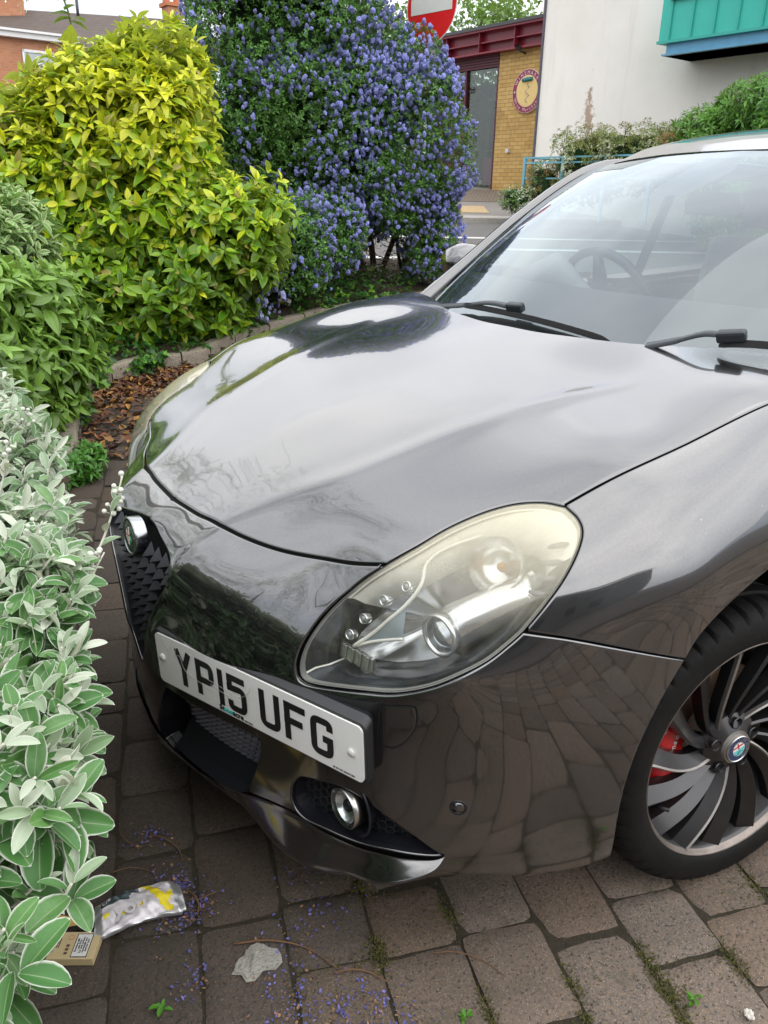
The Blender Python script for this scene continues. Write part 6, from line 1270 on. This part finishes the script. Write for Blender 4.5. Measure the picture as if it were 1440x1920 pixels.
# bramble shoot standing out of the hedge top
br2 = tag(empty('bramble_shoot', tuple(W(-2.85, 7.1, 2.2))), 'tall thin green shoot with white flowers above the golden hedge', 'plant'); b = MB(); top = W(-2.62, 7.1, 3.05); bs = W(-2.50, 7.1, 2.3); P = catmull([bs, bs*.6+top*.4+HR*.04, bs*.2+top*.8-HR*.03, top], 5); b.tube(P, np.linspace(.008, .004, len(P)), 6); reparent(b.build('stem', STEMG, smooth=True), br2)
p = P[r.integers(4, len(P), 26)]+r.normal(0, .02, (26, 3)); d = r.normal(0, 1, (26, 3)); V, F, U = spread(leaf_template(4, 4, 'oval', .2, .3), p, d, np.tile([0, 0, 1.], (26, 1)), r.uniform(.09, .16, 26), 1.5); reparent(leafobj('foliage', [(V, F, U)], GLEAF, None, np.tile([.16, .30, .05], (len(V), 1))), br2)
cc = W(-2.88, 7.0, 2.62)+r.normal(0, .05, (9, 3)); V, F, U = spread(leaf_template(3, 2, 'oval', .1, .1), np.repeat(cc, 5, 0), r.normal(0, 1, (45, 3)), np.tile([0, 0, 1.], (45, 1)), np.full(45, .022)); reparent(leafobj('blossom', [(V, F, U)], simple('white_blossom', (.72, .70, .66), .7), None), br2)
# ---------------------------------------------------------------- road sign
def sign():
    c = W(.36, 8.75, 3.0); n = -(HF*.70)+HR*(-.72)*1.0; n = n/np.linalg.norm(n); n = Vector(n); x = n.cross(Vector((0, 0, 1))).normalized()*-1; T = frame(Vector(c), x, Vector((0, 0, 1)), n)
    rt = tag(empty('no_entry_sign', tuple(W(.40, 8.25, .3))), 'round red no entry sign with a white bar rising above the blue flowering bush', 'road sign')
    RD = simple('sign_red', (.72, .012, .014), .35, var=.06, coat=.4); WT = simple('sign_white', (.70, .70, .66), .4, var=.08, scale=12); b = MB(); b.lathe([(.325, 0), (.325, .003), (.316, .0035)], 72, 1, T=T); b.lathe([(.316, .0035), (0, .0036)], 72, 0, T=T); b.lathe([(.325, 0), (0, -.002)], 72, 2, T=T); reparent(b.build('disc', [RD, WT, simple('sign_grey_back', (.25, .25, .25), .5)]), rt)
    b = MB(); b.prism([(-.265, -.067), (.265, -.067), (.265, .067), (-.265, .067)], .0042, .0062, T); reparent(b.build('white_bar', WT), rt)
    b = MB(); p0 = Vector(c)-n*.04; b.tube([(p0.x, p0.y, .2), (p0.x, p0.y, p0.z+.25)], .038, 16); reparent(b.build('post', simple('grey_post', (.22, .23, .23), .5), smooth=True), rt)
sign()
# ---------------------------------------------------------------- shop, rendered wall and house
BT = np.array([-.042, .999, 0.]); BN = np.array([.999, .042, 0.]); SHO = np.array([-11.606, -12.607, 0.]); WHO = np.array([-10.17, -9.94, 0.])
def fr_(o, off=0.): return frame(Vector(o+BN*off), Vector(BT), Vector((0, 0, 1)), Vector(BN))     # x along the wall, y up, z out
def wbox(b, T, x0, x1, y0, y1, z0, z1, m=0): return b.box((x0, y0, z0), (x1, y1, z1), m, T)
def brick(name, c1, c2, mort, sx=.225, sy=.075, stain=.5):
    g = G(name); uv = g.n('ShaderNodeUVMap').outputs[0]; bt = g.n('ShaderNodeTexBrick', {'Vector': uv, 'Scale': 1., 'Color1': (*c1, 1), 'Color2': (*c2, 1), 'Mortar': (*mort, 1), 'Mortar Size': .006, 'Brick Width': sx, 'Row Height': sy, 'Bias': -.1})
    c = g.mix(g.ramp(g.noise(1.3, 5, .7), (.52, 0.), (.68, stain)), bt.outputs[0], tuple(x*.28 for x in c1)); c = g.mix(g.ramp(g.noise(9, 3), (.4, 0.), (.7, .25)), c, c2)
    return g.end(g.bsdf(base=c, rough=.9, nrm=g.bump(bt.outputs[1], .006, -1.)))
def uvbox(name, T, x0, x1, y0, y1, z0, z1, mat, parent):
    V = []; F = []; UV = []
    for q in (((x0, y0, z1), (x1, y0, z1), (x1, y1, z1), (x0, y1, z1), 0), ((x1, y0, z1), (x1, y0, z0), (x1, y1, z0), (x1, y1, z1), 2), ((x0, y0, z0), (x0, y0, z1), (x0, y1, z1), (x0, y1, z0), 2), ((x0, y1, z1), (x1, y1, z1), (x1, y1, z0), (x0, y1, z0), 3), ((x1, y0, z0), (x0, y0, z0), (x0, y1, z0), (x1, y1, z0), 0)):
        b0 = len(V)
        for p in q[:4]: V.append(tuple(T @ Vector(p))); UV.append((p[0], p[1]) if q[4] == 0 else ((p[2], p[1]) if q[4] == 2 else (p[0], p[2])))
        F.append((b0, b0+1, b0+2, b0+3))
    o = mesh_obj(name, V, F, mat, None, False, uv=np.array(UV)); return reparent(o, parent)
shop = tag(empty('wine_shop', tuple(SHO+[0, 0, 1.28])), 'yellow brick wine shop with maroon steel beams and a round shop sign', 'shop')
T = fr_(SHO); YB = brick('yellow_brick', (.46, .28, .085), (.56, .38, .14), (.22, .15, .07)); MAR = simple('maroon_steel_paint', (.20, .012, .028), .45, var=.15, scale=4, coat=.2)
uvbox('brick_pier', T, 0, 2.4, 1.1, 4.13, -.5, 0, YB, shop)
b = MB()
for (y0, y1, z1) in ((4.10, 4.13, .20), (4.30, 4.32, .16), (4.50, 4.54, .24)): wbox(b, T, -6, 2.4, y0, y1, -.3, z1)
wbox(b, T, -6, 2.4, 4.10, 4.52, -.32, .02); wbox(b, T, -6, 2.4, 4.34, 4.52, -.1, .07)
for i in range(-5, 3): wbox(b, T, i*1.02+.55, i*1.02+.565, 4.12, 4.52, 0, .19)
reparent(b.build('steel_beam', MAR), shop)
b = MB(); wbox(b, T, -6, 2.4, 4.54, 4.60, -4, .27); reparent(b.build('roof_edge', simple('dark_roofing', (.06, .06, .065), .6)), shop)
b = MB(); [wbox(b, T, -6, -.02, 3.86+.05*i, 3.90+.05*i, -.1-.01*(i % 2), .0) for i in range(5)]; reparent(b.build('roller_shutter_box', simple('dark_maroon_slats', (.07, .006, .014), .5)), shop)
b = MB()
for x in (-.06, -1.06, -2.06, -3.06, -4.06): wbox(b, T, x, x+.06, 1.25, 3.86, -.10, -.01)
wbox(b, T, -6, 0, 1.22, 1.32, -.12, .03, 1); reparent(b.build('window_frame', [simple('dark_maroon_frame', (.07, .008, .015), .4), simple('pale_sill', (.45, .47, .45), .6)]), shop)
b = MB(); wbox(b, T, -6, -.02, 1.32, 3.86, -.075, -.065); reparent(b.build('shop_window', glass('shop_glass', (.72, .80, .75), 1.5, 1.6)), shop)
b = MB(); wbox(b, T, -6, 0, 1.1, 4.1, -3.5, -3.4); wbox(b, T, -6, 0, 1.0, 1.3, -3.5, -.1); wbox(b, T, -.02, 0, 1.2, 4.1, -3.5, -.1); reparent(b.build('shop_interior', simple('warm_shop_interior', (.28, .20, .13), .8, var=.5, scale=3)), shop)
b = MB()
for k in range(5): wbox(b, T, -.72, -.05, 1.9+.36*k, 1.92+.36*k, -.9, -.5)
wbox(b, T, -.75, -.70, 1.3, 3.3, -.9, -.5); wbox(b, T, -.75, -.05, 3.28, 3.34, -.9, -.45); reparent(b.build('wine_rack', simple('dark_wood', (.10, .055, .03), .6)), shop)
b = MB(); wbox(b, T, -.62, -.03, 1.32, 1.47, -.45, -.12, 1); wbox(b, T, -.62, -.03, 1.47, 1.50, -.47, -.10, 0); wbox(b, T, -.30, -.03, 1.50, 1.68, -.45, -.25, 1); wbox(b, T, -.32, -.03, 1.68, 1.71, -.46, -.22, 0); reparent(b.build('display_step', [simple('pale_wood', (.45, .28, .12), .6), simple('black_step', (.02, .02, .022), .6)]), shop)
PST = simple('maroon_poster', (.26, .02, .07), .6)
for x0, x1 in ((-.40, -.05), (-1.0, -.72), (-1.75, -1.2)): b = MB(); wbox(b, T, x0, x1, 1.55, 2.1, -.09, -.085); reparent(b.build('poster', PST), shop)
b = MB(); wbox(b, T, .40, .48, 2.19, 2.27, 0, .07); reparent(b.build('meter_box', simple('white_box', (.6, .6, .58), .5)), shop)
b = MB(); b.tube([tuple(T @ Vector((.72, 4.02, 0))), tuple(T @ Vector((.72, 4.05, .16)))], .02, 8); b.lathe([(.03, 0), (.055, .10), (.05, .12)], 16, 0, T=T @ Matrix.Translation((.72, 4.06, .16)) @ Matrix.Rotation(-.6, 4, 'X')); reparent(b.build('security_lamp', simple('dark_lamp', (.04, .04, .045), .5), smooth=True), shop)
SGM = simple('sign_maroon', (.22, .008, .07), .4); SGC = simple('sign_cream', (.72, .52, .20), .5); SGE = simple('sign_edge', (.66, .55, .42), .5); TS = T @ Matrix.Translation((.885, 3.325, .0))
b = MB(); b.lathe([(.405, 0), (.405, .05), (.395, .055)], 64, 2, T=TS); b.lathe([(.395, .055), (.0, .0555)], 64, 0, T=TS); b.lathe([(.285, .057), (.275, .060), (.0, .0605)], 64, 1, T=TS); b.lathe([(.292, .056), (.285, .0575)], 64, 2, T=TS); b.lathe([(.02, .056), (.018, .0585), (0, .059)], 16, 2, T=TS @ Matrix.Translation((-.34, .0, 0)))
sgo = reparent(b.build('shop_sign', [SGM, SGC, SGE], smooth=False), shop)
b = MB(); ring_text(b, 'WINEMARK', .335, .095, TS, R_(150), R_(40), 0, .0565)
for i, ch in enumerate('Wine Merchant'):
    if ch == ' ': continue
    a = R_(207+i*10.5); text_mesh(ch, .088, TS @ Matrix.Translation((.342*math.cos(a), .342*math.sin(a), .0565)) @ Matrix.Rotation(a+math.pi/2, 4, 'Z'), None, mb=b, m=0)
reparent(b.build('sign_lettering', SGE), sgo)
b = MB(); b.tube([tuple(TS @ Vector((-.12, .20, .07))), tuple(TS @ Vector((0, .212, .07))), tuple(TS @ Vector((.14, .21, .07)))], [.035, .042, .036], 10, 0); b.tube([tuple(TS @ Vector((.01, .19, .068))), tuple(TS @ Vector((.01, .10, .068)))], .006, 6, 1)
b.tube([tuple(TS @ Vector((.012+.045*math.sin(t), .11-.024*t/1.0+.0, .068+.012*math.cos(t)))) for t in np.linspace(0, 13, 60)], .008, 6, 1); reparent(b.build('corkscrew_picture', [simple('teal_handle', (.02, .18, .17), .4), simple('grey_spiral', (.42, .38, .36), .4)], smooth=True), sgo)
GB = simple('dark_bottle_glass', (.015, .03, .018), .12); LB = simple('bottle_label', (.6, .55, .42), .6)
def bottle(p):
    b = MB(); b.lathe([(0, 0), (.036, 0), (.037, .01), (.037, .19), (.030, .215), (.014, .24), (.0135, .30), (.015, .302), (.015, .31), (0, .31)], 20, 0, T=Matrix.Translation(Vector(p))); o = b.build('wine_bottle', GB, smooth=True); l_ = MB(); l_.lathe([(.0375, .06), (.0375, .15)], 20, 0, T=Matrix.Translation(Vector(p))); l_.build('label', LB, o, True); return o
bp = [(-.56, 1.50, -.2), (-.46, 1.50, -.3), (-.38, 1.50, -.2), (-.34, 1.50, -.33), (-.25, 1.71, -.3), (-.17, 1.71, -.35), (-.11, 1.71, -.28), (-.06, 1.71, -.36)]
for i, q in enumerate(bp): tag(bottle(T @ Vector(q)), 'dark wine bottle with a pale label standing in the shop window display', 'bottle', 'wine bottles in the shop window')
# rendered white building
wb = tag(empty('white_rendered_building', tuple(WHO+[0, 0, 1.2])), 'tall off white rendered building with a turquoise oriel box and a stained wall', 'building'); TW_ = fr_(WHO)
g = G('stained_white_render'); co = g.co(); c = g.mix(g.ramp(g.noise(.7, 6, .65), (.40, 0.), (.72, .7)), (.82, .79, .74), (.70, .67, .61)); drip = g.ramp(g.noise(1, 5, .7, vec=g.n('ShaderNodeMapping', {0: co, 'Scale': (3.5, 3.5, .35)}).outputs[0]), (.56, 0.), (.8, .35)); c = g.mix(drip, c, (.50, .47, .42))
sx = g.sep(co); dy = g.math('ABSOLUTE', g.math('ADD', sx[1], 8.80)); dz = g.math('ABSOLUTE', g.math('SUBTRACT', sx[2], 2.62)); blot = g.math('ADD', g.math('MULTIPLY', dy, 6.5), g.math('MULTIPLY', dz, 1.6)); blot = g.math('ADD', blot, g.math('MULTIPLY', g.math('SUBTRACT', g.noise(7, 6, .75), .5), 3.4)); c = g.mix(g.ramp(blot, (.45, .9), (.85, 0.)), c, (.36, .25, .18))
REN = g.end(g.bsdf(base=c, rough=.9, nrm=g.bump(g.noise(60, 3), .002)))
b = MB(); wbox(b, TW_, 0, 16, -1.5, 6.6, -8, 0); reparent(b.build('wall', REN), wb)
b = MB(); wbox(b, TW_, -.035, -.002, 1.2, 6.6, -.12, .03); reparent(b.build('corner_strip', simple('slate_corner_strip', (.09, .085, .11), .6)), wb)
TEAL = simple('turquoise_panel', (.035, .44, .36), .5, var=.12, scale=3); TEALD = simple('turquoise_batten', (.03, .36, .30), .45); BLU = simple('pale_blue_steel', (.10, .30, .45), .45, var=.2, scale=6)
orl = reparent(empty('oriel_window', (0, 0, 0)), wb); b = MB(); wbox(b, TW_, 2.86, 9, 3.42, 4.9, .002, .70); b.build('turquoise_cladding', TEAL, orl); b = MB(); wbox(b, TW_, 2.98, 9, 3.26, 3.42, .004, .66); wbox(b, TW_, 2.96, 9, 3.26, 3.28, .004, .74); b.build('blue_beam', BLU, orl)
b = MB(); wbox(b, TW_, 2.84, 9, 3.42, 3.46, .70, .72)
for i in range(16): wbox(b, TW_, 3.03+.35*i, 3.045+.35*i, 3.46, 3.95, .70, .725)
wbox(b, TW_, 3.0, 9, 3.95, 4.0, .70, .75); b.build('batten', TEALD, orl); b = MB(); wbox(b, TW_, 3.05, 8.9, 4.02, 4.7, .70, .71); b.build('window_band', simple('band_glass', (.25, .32, .32), .15), orl)
# railings and planting in front of it
fe = tag(empty('blue_railing', tuple(WHO+BT*1.26+BN*1.6+[0, 0, 1.2])), 'pale blue metal railing round the flowering hedge by the white wall', 'railing'); TF = fr_(WHO, 1.6); RB = simple('pale_blue_rail_paint', (.16, .42, .52), .45); b = MB()
for x in (1.26, 2.05, 2.85, 3.65, 4.45, 5.3): bq = MB(); wbox(bq, TF, x-.022, x+.022, 1.0, 1.92, -.02, .02); reparent(bq.build('post', RB), fe)
for y in (1.905, 1.83, 1.60): bq = MB(); wbox(bq, TF, 1.26, 8, y-.012, y+.012, -.01, .01); reparent(bq.build('rail', RB), fe)
bq = MB()
for q, w_ in (((1.26, 1.905, 0), 0),): bq.tube([tuple(TF @ Vector((1.26, y, -z_))) for y, z_ in ((1.905, 0), (1.905, 1.4))], .014, 6); bq.tube([tuple(TF @ Vector((1.26, y, -z_))) for y, z_ in ((1.6, 0), (1.6, 1.4))], .014, 6)
reparent(bq.build('side_rail', RB), fe)
def lsz(T_, x, y, z_): q = np.array(T_ @ Vector((x, y, z_))); l, s = LS(q); return float(l), float(s), float(q[2])
def els(lst): return [(*lsz(TF, x, y, z_), a, b_, c_) for x, y, z_, a, b_, c_ in lst]
def mixc(cs, v=.3):
    cs = np.array(cs)
    def f(p, q, r): cl = vnoise(p, 2.2, 5); i = np.clip(((cl+1)/2*len(cs)+r.normal(0, .35, len(q))).astype(int), 0, len(cs)-1); return cs[i]*r.uniform(1-v, 1+v, (len(q), 1))
    return f
shrub('white_flowering_hedge', 'reddish brown hedge sprinkled with small white blossom behind the blue railing', 'hedge', els([(2.1, 1.75, -.50, .62, .7, .62), (2.9, 1.85, -.5, .75, .7, .52), (3.8, 1.9, -.5, .75, .7, .45), (1.55, 1.5, -.15, .30, .35, .36), (4.6, 1.85, -.5, .8, .7, .45)]), 900, 6, .055, leaf_template(2, 2, 'oval', .2, .2), GLEAF, mixc([(.58, .60, .42), (.20, .24, .05), (.30, .15, .05), (.09, .18, .04)]), 81, .4)
shrub('blossom_clump', 'low pale clump of white blossom at the foot of the railing', 'shrub', els([(1.42, 1.30, .30, .30, .28, .20)]), 900, 6, .055, leaf_template(2, 2, 'oval', .2, .2), GLEAF, mixc([(.62, .64, .52), (.12, .24, .05), (.55, .58, .45)]), 82, .4)
shrub('green_bank_shrub', 'dense green mounded shrub high against the white wall above the car roof', 'shrub', els([(4.5, 2.1, -.3, .7, .7, .40), (5.4, 2.3, -.3, .9, .8, .48), (6.6, 2.5, -.3, 1.0, .9, .52), (7.9, 2.5, -.3, 1.0, .9, .55), (5.2, 1.45, -.4, 1.0, .9, .75), (6.9, 1.45, -.4, 1.1, .9, .9), (8.4, 1.4, -.4, 1.1, .9, 1.0)]), 620, 7, .10, leaf_template(3, 2, 'lance', .2, .3), GLEAF, mixc([(.08, .24, .025), (.13, .32, .04), (.10, .28, .03)]), 83, .4)
b = MB()
for dx, top_, ln in ((0, 2.72, .02), (.22, 2.85, .20)): a = np.array(TF @ Vector((4.15+dx, 2.1, -.7))); c_ = np.array(TF @ Vector((4.15+dx+ln, top_, -.7))); b.tube([a, c_], [.025, .003], 5)
tag(b.build('spiky_plant', simple('dark_spike_leaf', (.05, .07, .05), .6), smooth=True), 'two dark spiky leaves standing up against the white wall', 'plant')
# brick house on the left
ho = tag(empty('brick_house', tuple(W(-10.5, 27, 2))), 'red brick house with brown tiled roof behind the golden hedge', 'house'); RBK = brick('red_brick', (.42, .17, .085), (.50, .23, .12), (.34, .26, .2), stain=.15)
hx = W(-9.45, 27.3)-W(-11.19, 26.0); hx /= np.linalg.norm(hx); hn = np.cross(hx, [0, 0, 1.]); 
if hn@HF > 0: hn = -hn
HO = W(-11.19, 26.0); TH = frame(Vector(HO), Vector(hx), Vector((0, 0, 1)), Vector(hn))
uvbox('front_wall', TH, -6, 1.95, 1.6, 5.32, -4, 0, RBK, ho)
b = MB(); wbox(b, TH, -6.1, 2.15, 5.30, 5.44, -.05, .22); wbox(b, TH, -6.1, 2.15, 5.44, 5.50, -.3, .30); reparent(b.build('white_gutter', simple('white_fascia', (.72, .72, .72), .5)), ho)
b = MB(); b.tube([tuple(TH @ Vector(q)) for q in ((2.02, 5.3, .12), (1.92, 5.1, .08), (1.86, 4.9, .07), (1.86, 1.5, .07))], .035, 8); reparent(b.build('downpipe', simple('white_pipe', (.7, .7, .7), .5), smooth=True), ho)
wn_ = reparent(empty('window', (0, 0, 0)), ho); b = MB(); x0, x1, y0, y1 = .52, 1.42, 3.9, 5.04
for q in ((x0, x1, y1-.07, y1), (x0, x1, y0, y0+.07), (x0, x0+.06, y0, y1), (x1-.06, x1, y0, y1), (x0+.42, x0+.47, y0, y1-.35), (x0, x1, y1-.38, y1-.33)): wbox(b, TH, q[0], q[1], q[2], q[3], .0, .05)
b.build('frame', simple('white_upvc', (.75, .76, .78), .4), wn_); b = MB(); wbox(b, TH, x0, x1, y0, y1, .0, .02); b.build('pane', simple('net_curtain_glass', (.42, .46, .48), .15), wn_)
def tiles():
    g = G('brown_roof_tiles'); uv = g.n('ShaderNodeUVMap').outputs[0]; wv = g.n('ShaderNodeTexWave', {'Vector': uv, 'Scale': 1.05, 'Distortion': .1}, bands_direction='Y', wave_profile='SAW').outputs[0]; wx = g.n('ShaderNodeTexWave', {'Vector': uv, 'Scale': 1.1}, bands_direction='X').outputs[0]
    c = g.mix(g.ramp(wv, (.0, 1.), (.25, 0.)), (.085, .063, .053), (.03, .023, .02)); c = g.mix(g.ramp(wx, (.3, 0.), (.9, .35)), c, (.09, .068, .056)); c = g.mix(g.ramp(g.noise(3, 5), (.4, 0.), (.7, .3)), c, (.12, .095, .08)); return g.end(g.bsdf(base=c, rough=.85))
def quad(name, P, mat, parent, uv): o = mesh_obj(name, P, [(0, 1, 2, 3)], mat, None, False, uv=np.array(uv)); sm_ = o.modifiers.new('thickness', 'SOLIDIFY'); sm_.thickness = .08; return reparent(o, parent)
RT = tiles(); quad('roof', [W(-14.5, 26.9, 5.3), W(-5.9, 29.5, 5.3), W(-7.3, 33.5, 7.05), W(-13.6, 31.0, 6.9)], RT, ho, [(0, 0), (9, 0), (8, 4.5), (1, 4.5)])
quad('roof_slope', [W(-5.9, 29.5, 5.3), W(-4.5, 38, 5.3), W(-7.3, 33.5, 7.05), W(-7.32, 33.55, 7.05)], RT, ho, [(0, 0), (9, 0), (4, 4), (4, 4)])
b = MB(); p = W(-12.5, 30.6); uvbox('chimney', Matrix.Translation(Vector(p)), -.75, .75, 6.2, 8.2, 0, 0, RBK, ho) if False else None
def chimney(P, w_, z0, z1, nm): 
    T_ = frame(Vector(P), Vector(hx), Vector((0, 0, 1)), Vector(hn)); uvbox(nm, T_, -w_, w_, z0, z1, -w_, w_, RBK, ho); b = MB(); b.box((-w_-.07, z1, -w_-.07), (w_+.07, z1+.12, w_+.07), 0, T_); [b.lathe([(.13, z1+.1), (.11, z1+.55)], 16, 0, 'z', T_ @ Matrix.Rotation(0, 4, 'X') @ Matrix(((1, 0, 0, dx), (0, 0, 1, 0), (0, 1, 0, 0), (0, 0, 0, 1)))) for dx in (-.2, .2)]; reparent(b.build('chimney_pots', simple('terracotta', (.45, .16, .07), .8)), ho)
chimney(W(-7.92, 33.0), .27, 5.8, 7.36, 'chimney'); chimney(W(-13.2, 31.0), .6, 6.2, 7.3, 'chimney')
b = MB(); q = W(-10.9, 31.8); b.tube([(*q[:2], 6.8), (*q[:2], 7.35)], .05, 8); reparent(b.build('roof_vent', simple('dark_vent', (.05, .05, .05), .6), smooth=True), ho)
# trees beyond the shop
def tree(name, label, l, s, z0, h, rad, seed, col, cat='tree', n_=2600):
    rt = tag(empty(name, tuple(W(l, s, z0))), label, cat); r = np.random.default_rng(seed); b = MB(); base = W(l, s, z0); tp = W(l, s, z0+h*.72); b.tube([base, (base+tp)/2+r.normal(0, .12, 3), tp], [.18, .12, .04], 8); cen = []
    for i in range(10):
        a = r.uniform(0, 6.28); zz = z0+h*r.uniform(.38, .9); R1 = rad*math.sqrt(r.uniform(.15, 1))*(1-.5*abs((zz-z0)/h-.6)); c = W(l, s, zz)+[R1*math.cos(a), R1*math.sin(a), 0]; cen.append(c); b.tube([W(l, s, zz-.7), (W(l, s, zz-.4)+c)/2, c], [.05, .03, .012], 5)
    cen += [W(l, s, z0+h*.9), W(l, s, z0+h*.7)]; P = []
    for c in cen: k = n_//len(cen); d = r.normal(0, 1, (k, 3)); d /= np.linalg.norm(d, axis=1)[:, None]; P.append(c+d*(rad*.5*r.uniform(.35, 1, (k, 1))**.5)*[1, 1, .75])
    P = np.vstack(P); V, F, U = spread(leaf_template(2, 2, 'oval', .2, .2), P, r.normal(0, 1, P.shape), r.normal(0, .5, P.shape)+[0, 0, 1], r.uniform(.10, .2, len(P)), 1.3); c = np.array(col)*r.uniform(.6, 1.35, (len(P), 1)); reparent(leafobj('crown', [(V, F, U)], GLEAF, None, np.repeat(c, len(leaf_template(2, 2, 'oval')[0]), 0)), rt); reparent(b.build('trunk', BARK, smooth=True), rt)
tree('broadleaf_tree', 'light green tree rising above the maroon beam of the shop', 1.9, 24.5, 1.3, 4.9, 1.7, 91, (.13, .26, .04)); tree('broadleaf_tree', 'darker green tree partly hidden behind the round road sign', .6, 23.0, 1.3, 4.6, 1.3, 92, (.08, .18, .03)); tree('broadleaf_tree', 'light green tree beside the grey lamp column above the shop roof', 3.4, 26, 1.3, 5.6, 1.5, 93, (.14, .26, .04))
b = MB(); q = W(3.55, 21.5); b.tube([(*q[:2], 1.2), (*q[:2], 8.5)], [.09, .06], 12); tag(b.build('lamp_column', simple('grey_lamp_column', (.35, .36, .36), .5), smooth=True), 'slim grey lamp column beside the corner of the white building', 'lamp post')
# what stands on the near side, outside the picture but mirrored in the car: trees and a house across the drive
for i_, (l, s, h, rad, lb) in enumerate(((-7.3, 8.3, 11.5, 2.9, 'tall dark tree outside the left edge mirrored in the front of the bonnet'), (-8.2, 6.2, 9, 2.7, 'broad dark tree left of the drive mirrored in the nose of the car'), (-8.5, 1.5, 8, 2.8, 'dark tree in front of the car mirrored in its bumper'), (-8, -3.2, 8.5, 2.8, 'dark tree behind the photographer on the left mirrored in the bumper'))):
    rt = tag(empty('garden_tree', tuple(W(l, s, 0))), lb, 'tree'); r = np.random.default_rng(100+i_); b = MB(); base = W(l, s, 0); b.tube([base, W(l+.2, s, h*.4), W(l, s, h*.75)], [.22, .16, .05], 8); c0 = W(l, s, h*.62); nn_ = 5200; d = r.normal(0, 1, (nn_, 3)); d /= np.linalg.norm(d, axis=1)[:, None]; k_ = (1+.32*vnoise(d, 3.2, i_))*r.uniform(.55, 1, nn_)**.4
    P = c0+d*k_[:, None]*[rad, rad, h*.40]; P = P[(vnoise(P, .9, 3) > -.45) & (P[:, 2] > (1.2 if i_ == 0 else .5))]; V, F, U = spread(leaf_template(1, 1, 'oval', .2, .2), P, r.normal(0, 1, P.shape), r.normal(0, .5, P.shape)+[0, 0, 1], r.uniform(.25, .48, len(P)), 4.); reparent(leafobj('crown', [(V, F, U)], GLEAF, None, np.repeat(np.array([.05, .11, .025])*r.uniform(.6, 1.3, (len(P), 1)), 4, 0)), rt); reparent(b.build('trunk', BARK, smooth=True), rt)
hb = tag(empty('neighbour_house', tuple(W(3.5, -9, 0))), 'grey roughcast house with slate roof behind the photographer mirrored in the front wing', 'house'); TN = frame(Vector(W(0, -8.5, 0)), Vector(HR), Vector((0, 0, 1)), Vector(HF)); b = MB(); wbox(b, TN, -4.0, 10, 0, 5.2, -7, 0); reparent(b.build('walls', simple('grey_roughcast', (.16, .16, .155), .9, bump=.004)), hb)
b = MB(); b.add([tuple(TN @ Vector(q)) for q in ((-4.3, 5.1, .4), (10.3, 5.1, .4), (10.3, 7.6, -3.5), (-4.3, 7.6, -3.5), (-4.3, 5.1, -7.4), (10.3, 5.1, -7.4))], [(0, 1, 2, 3), (3, 2, 5, 4)]); reparent(b.build('roof', simple('grey_slate', (.07, .07, .075), .7)), hb)
b = MB(); [wbox(b, TN, x, x+1.2, y, y+1.2, 0, .04) for x in (-2.5, 1, 4.5, 7.5) for y in (1, 3.6)]; reparent(b.build('window', simple('dark_window_glass', (.05, .055, .06), .1)), hb)
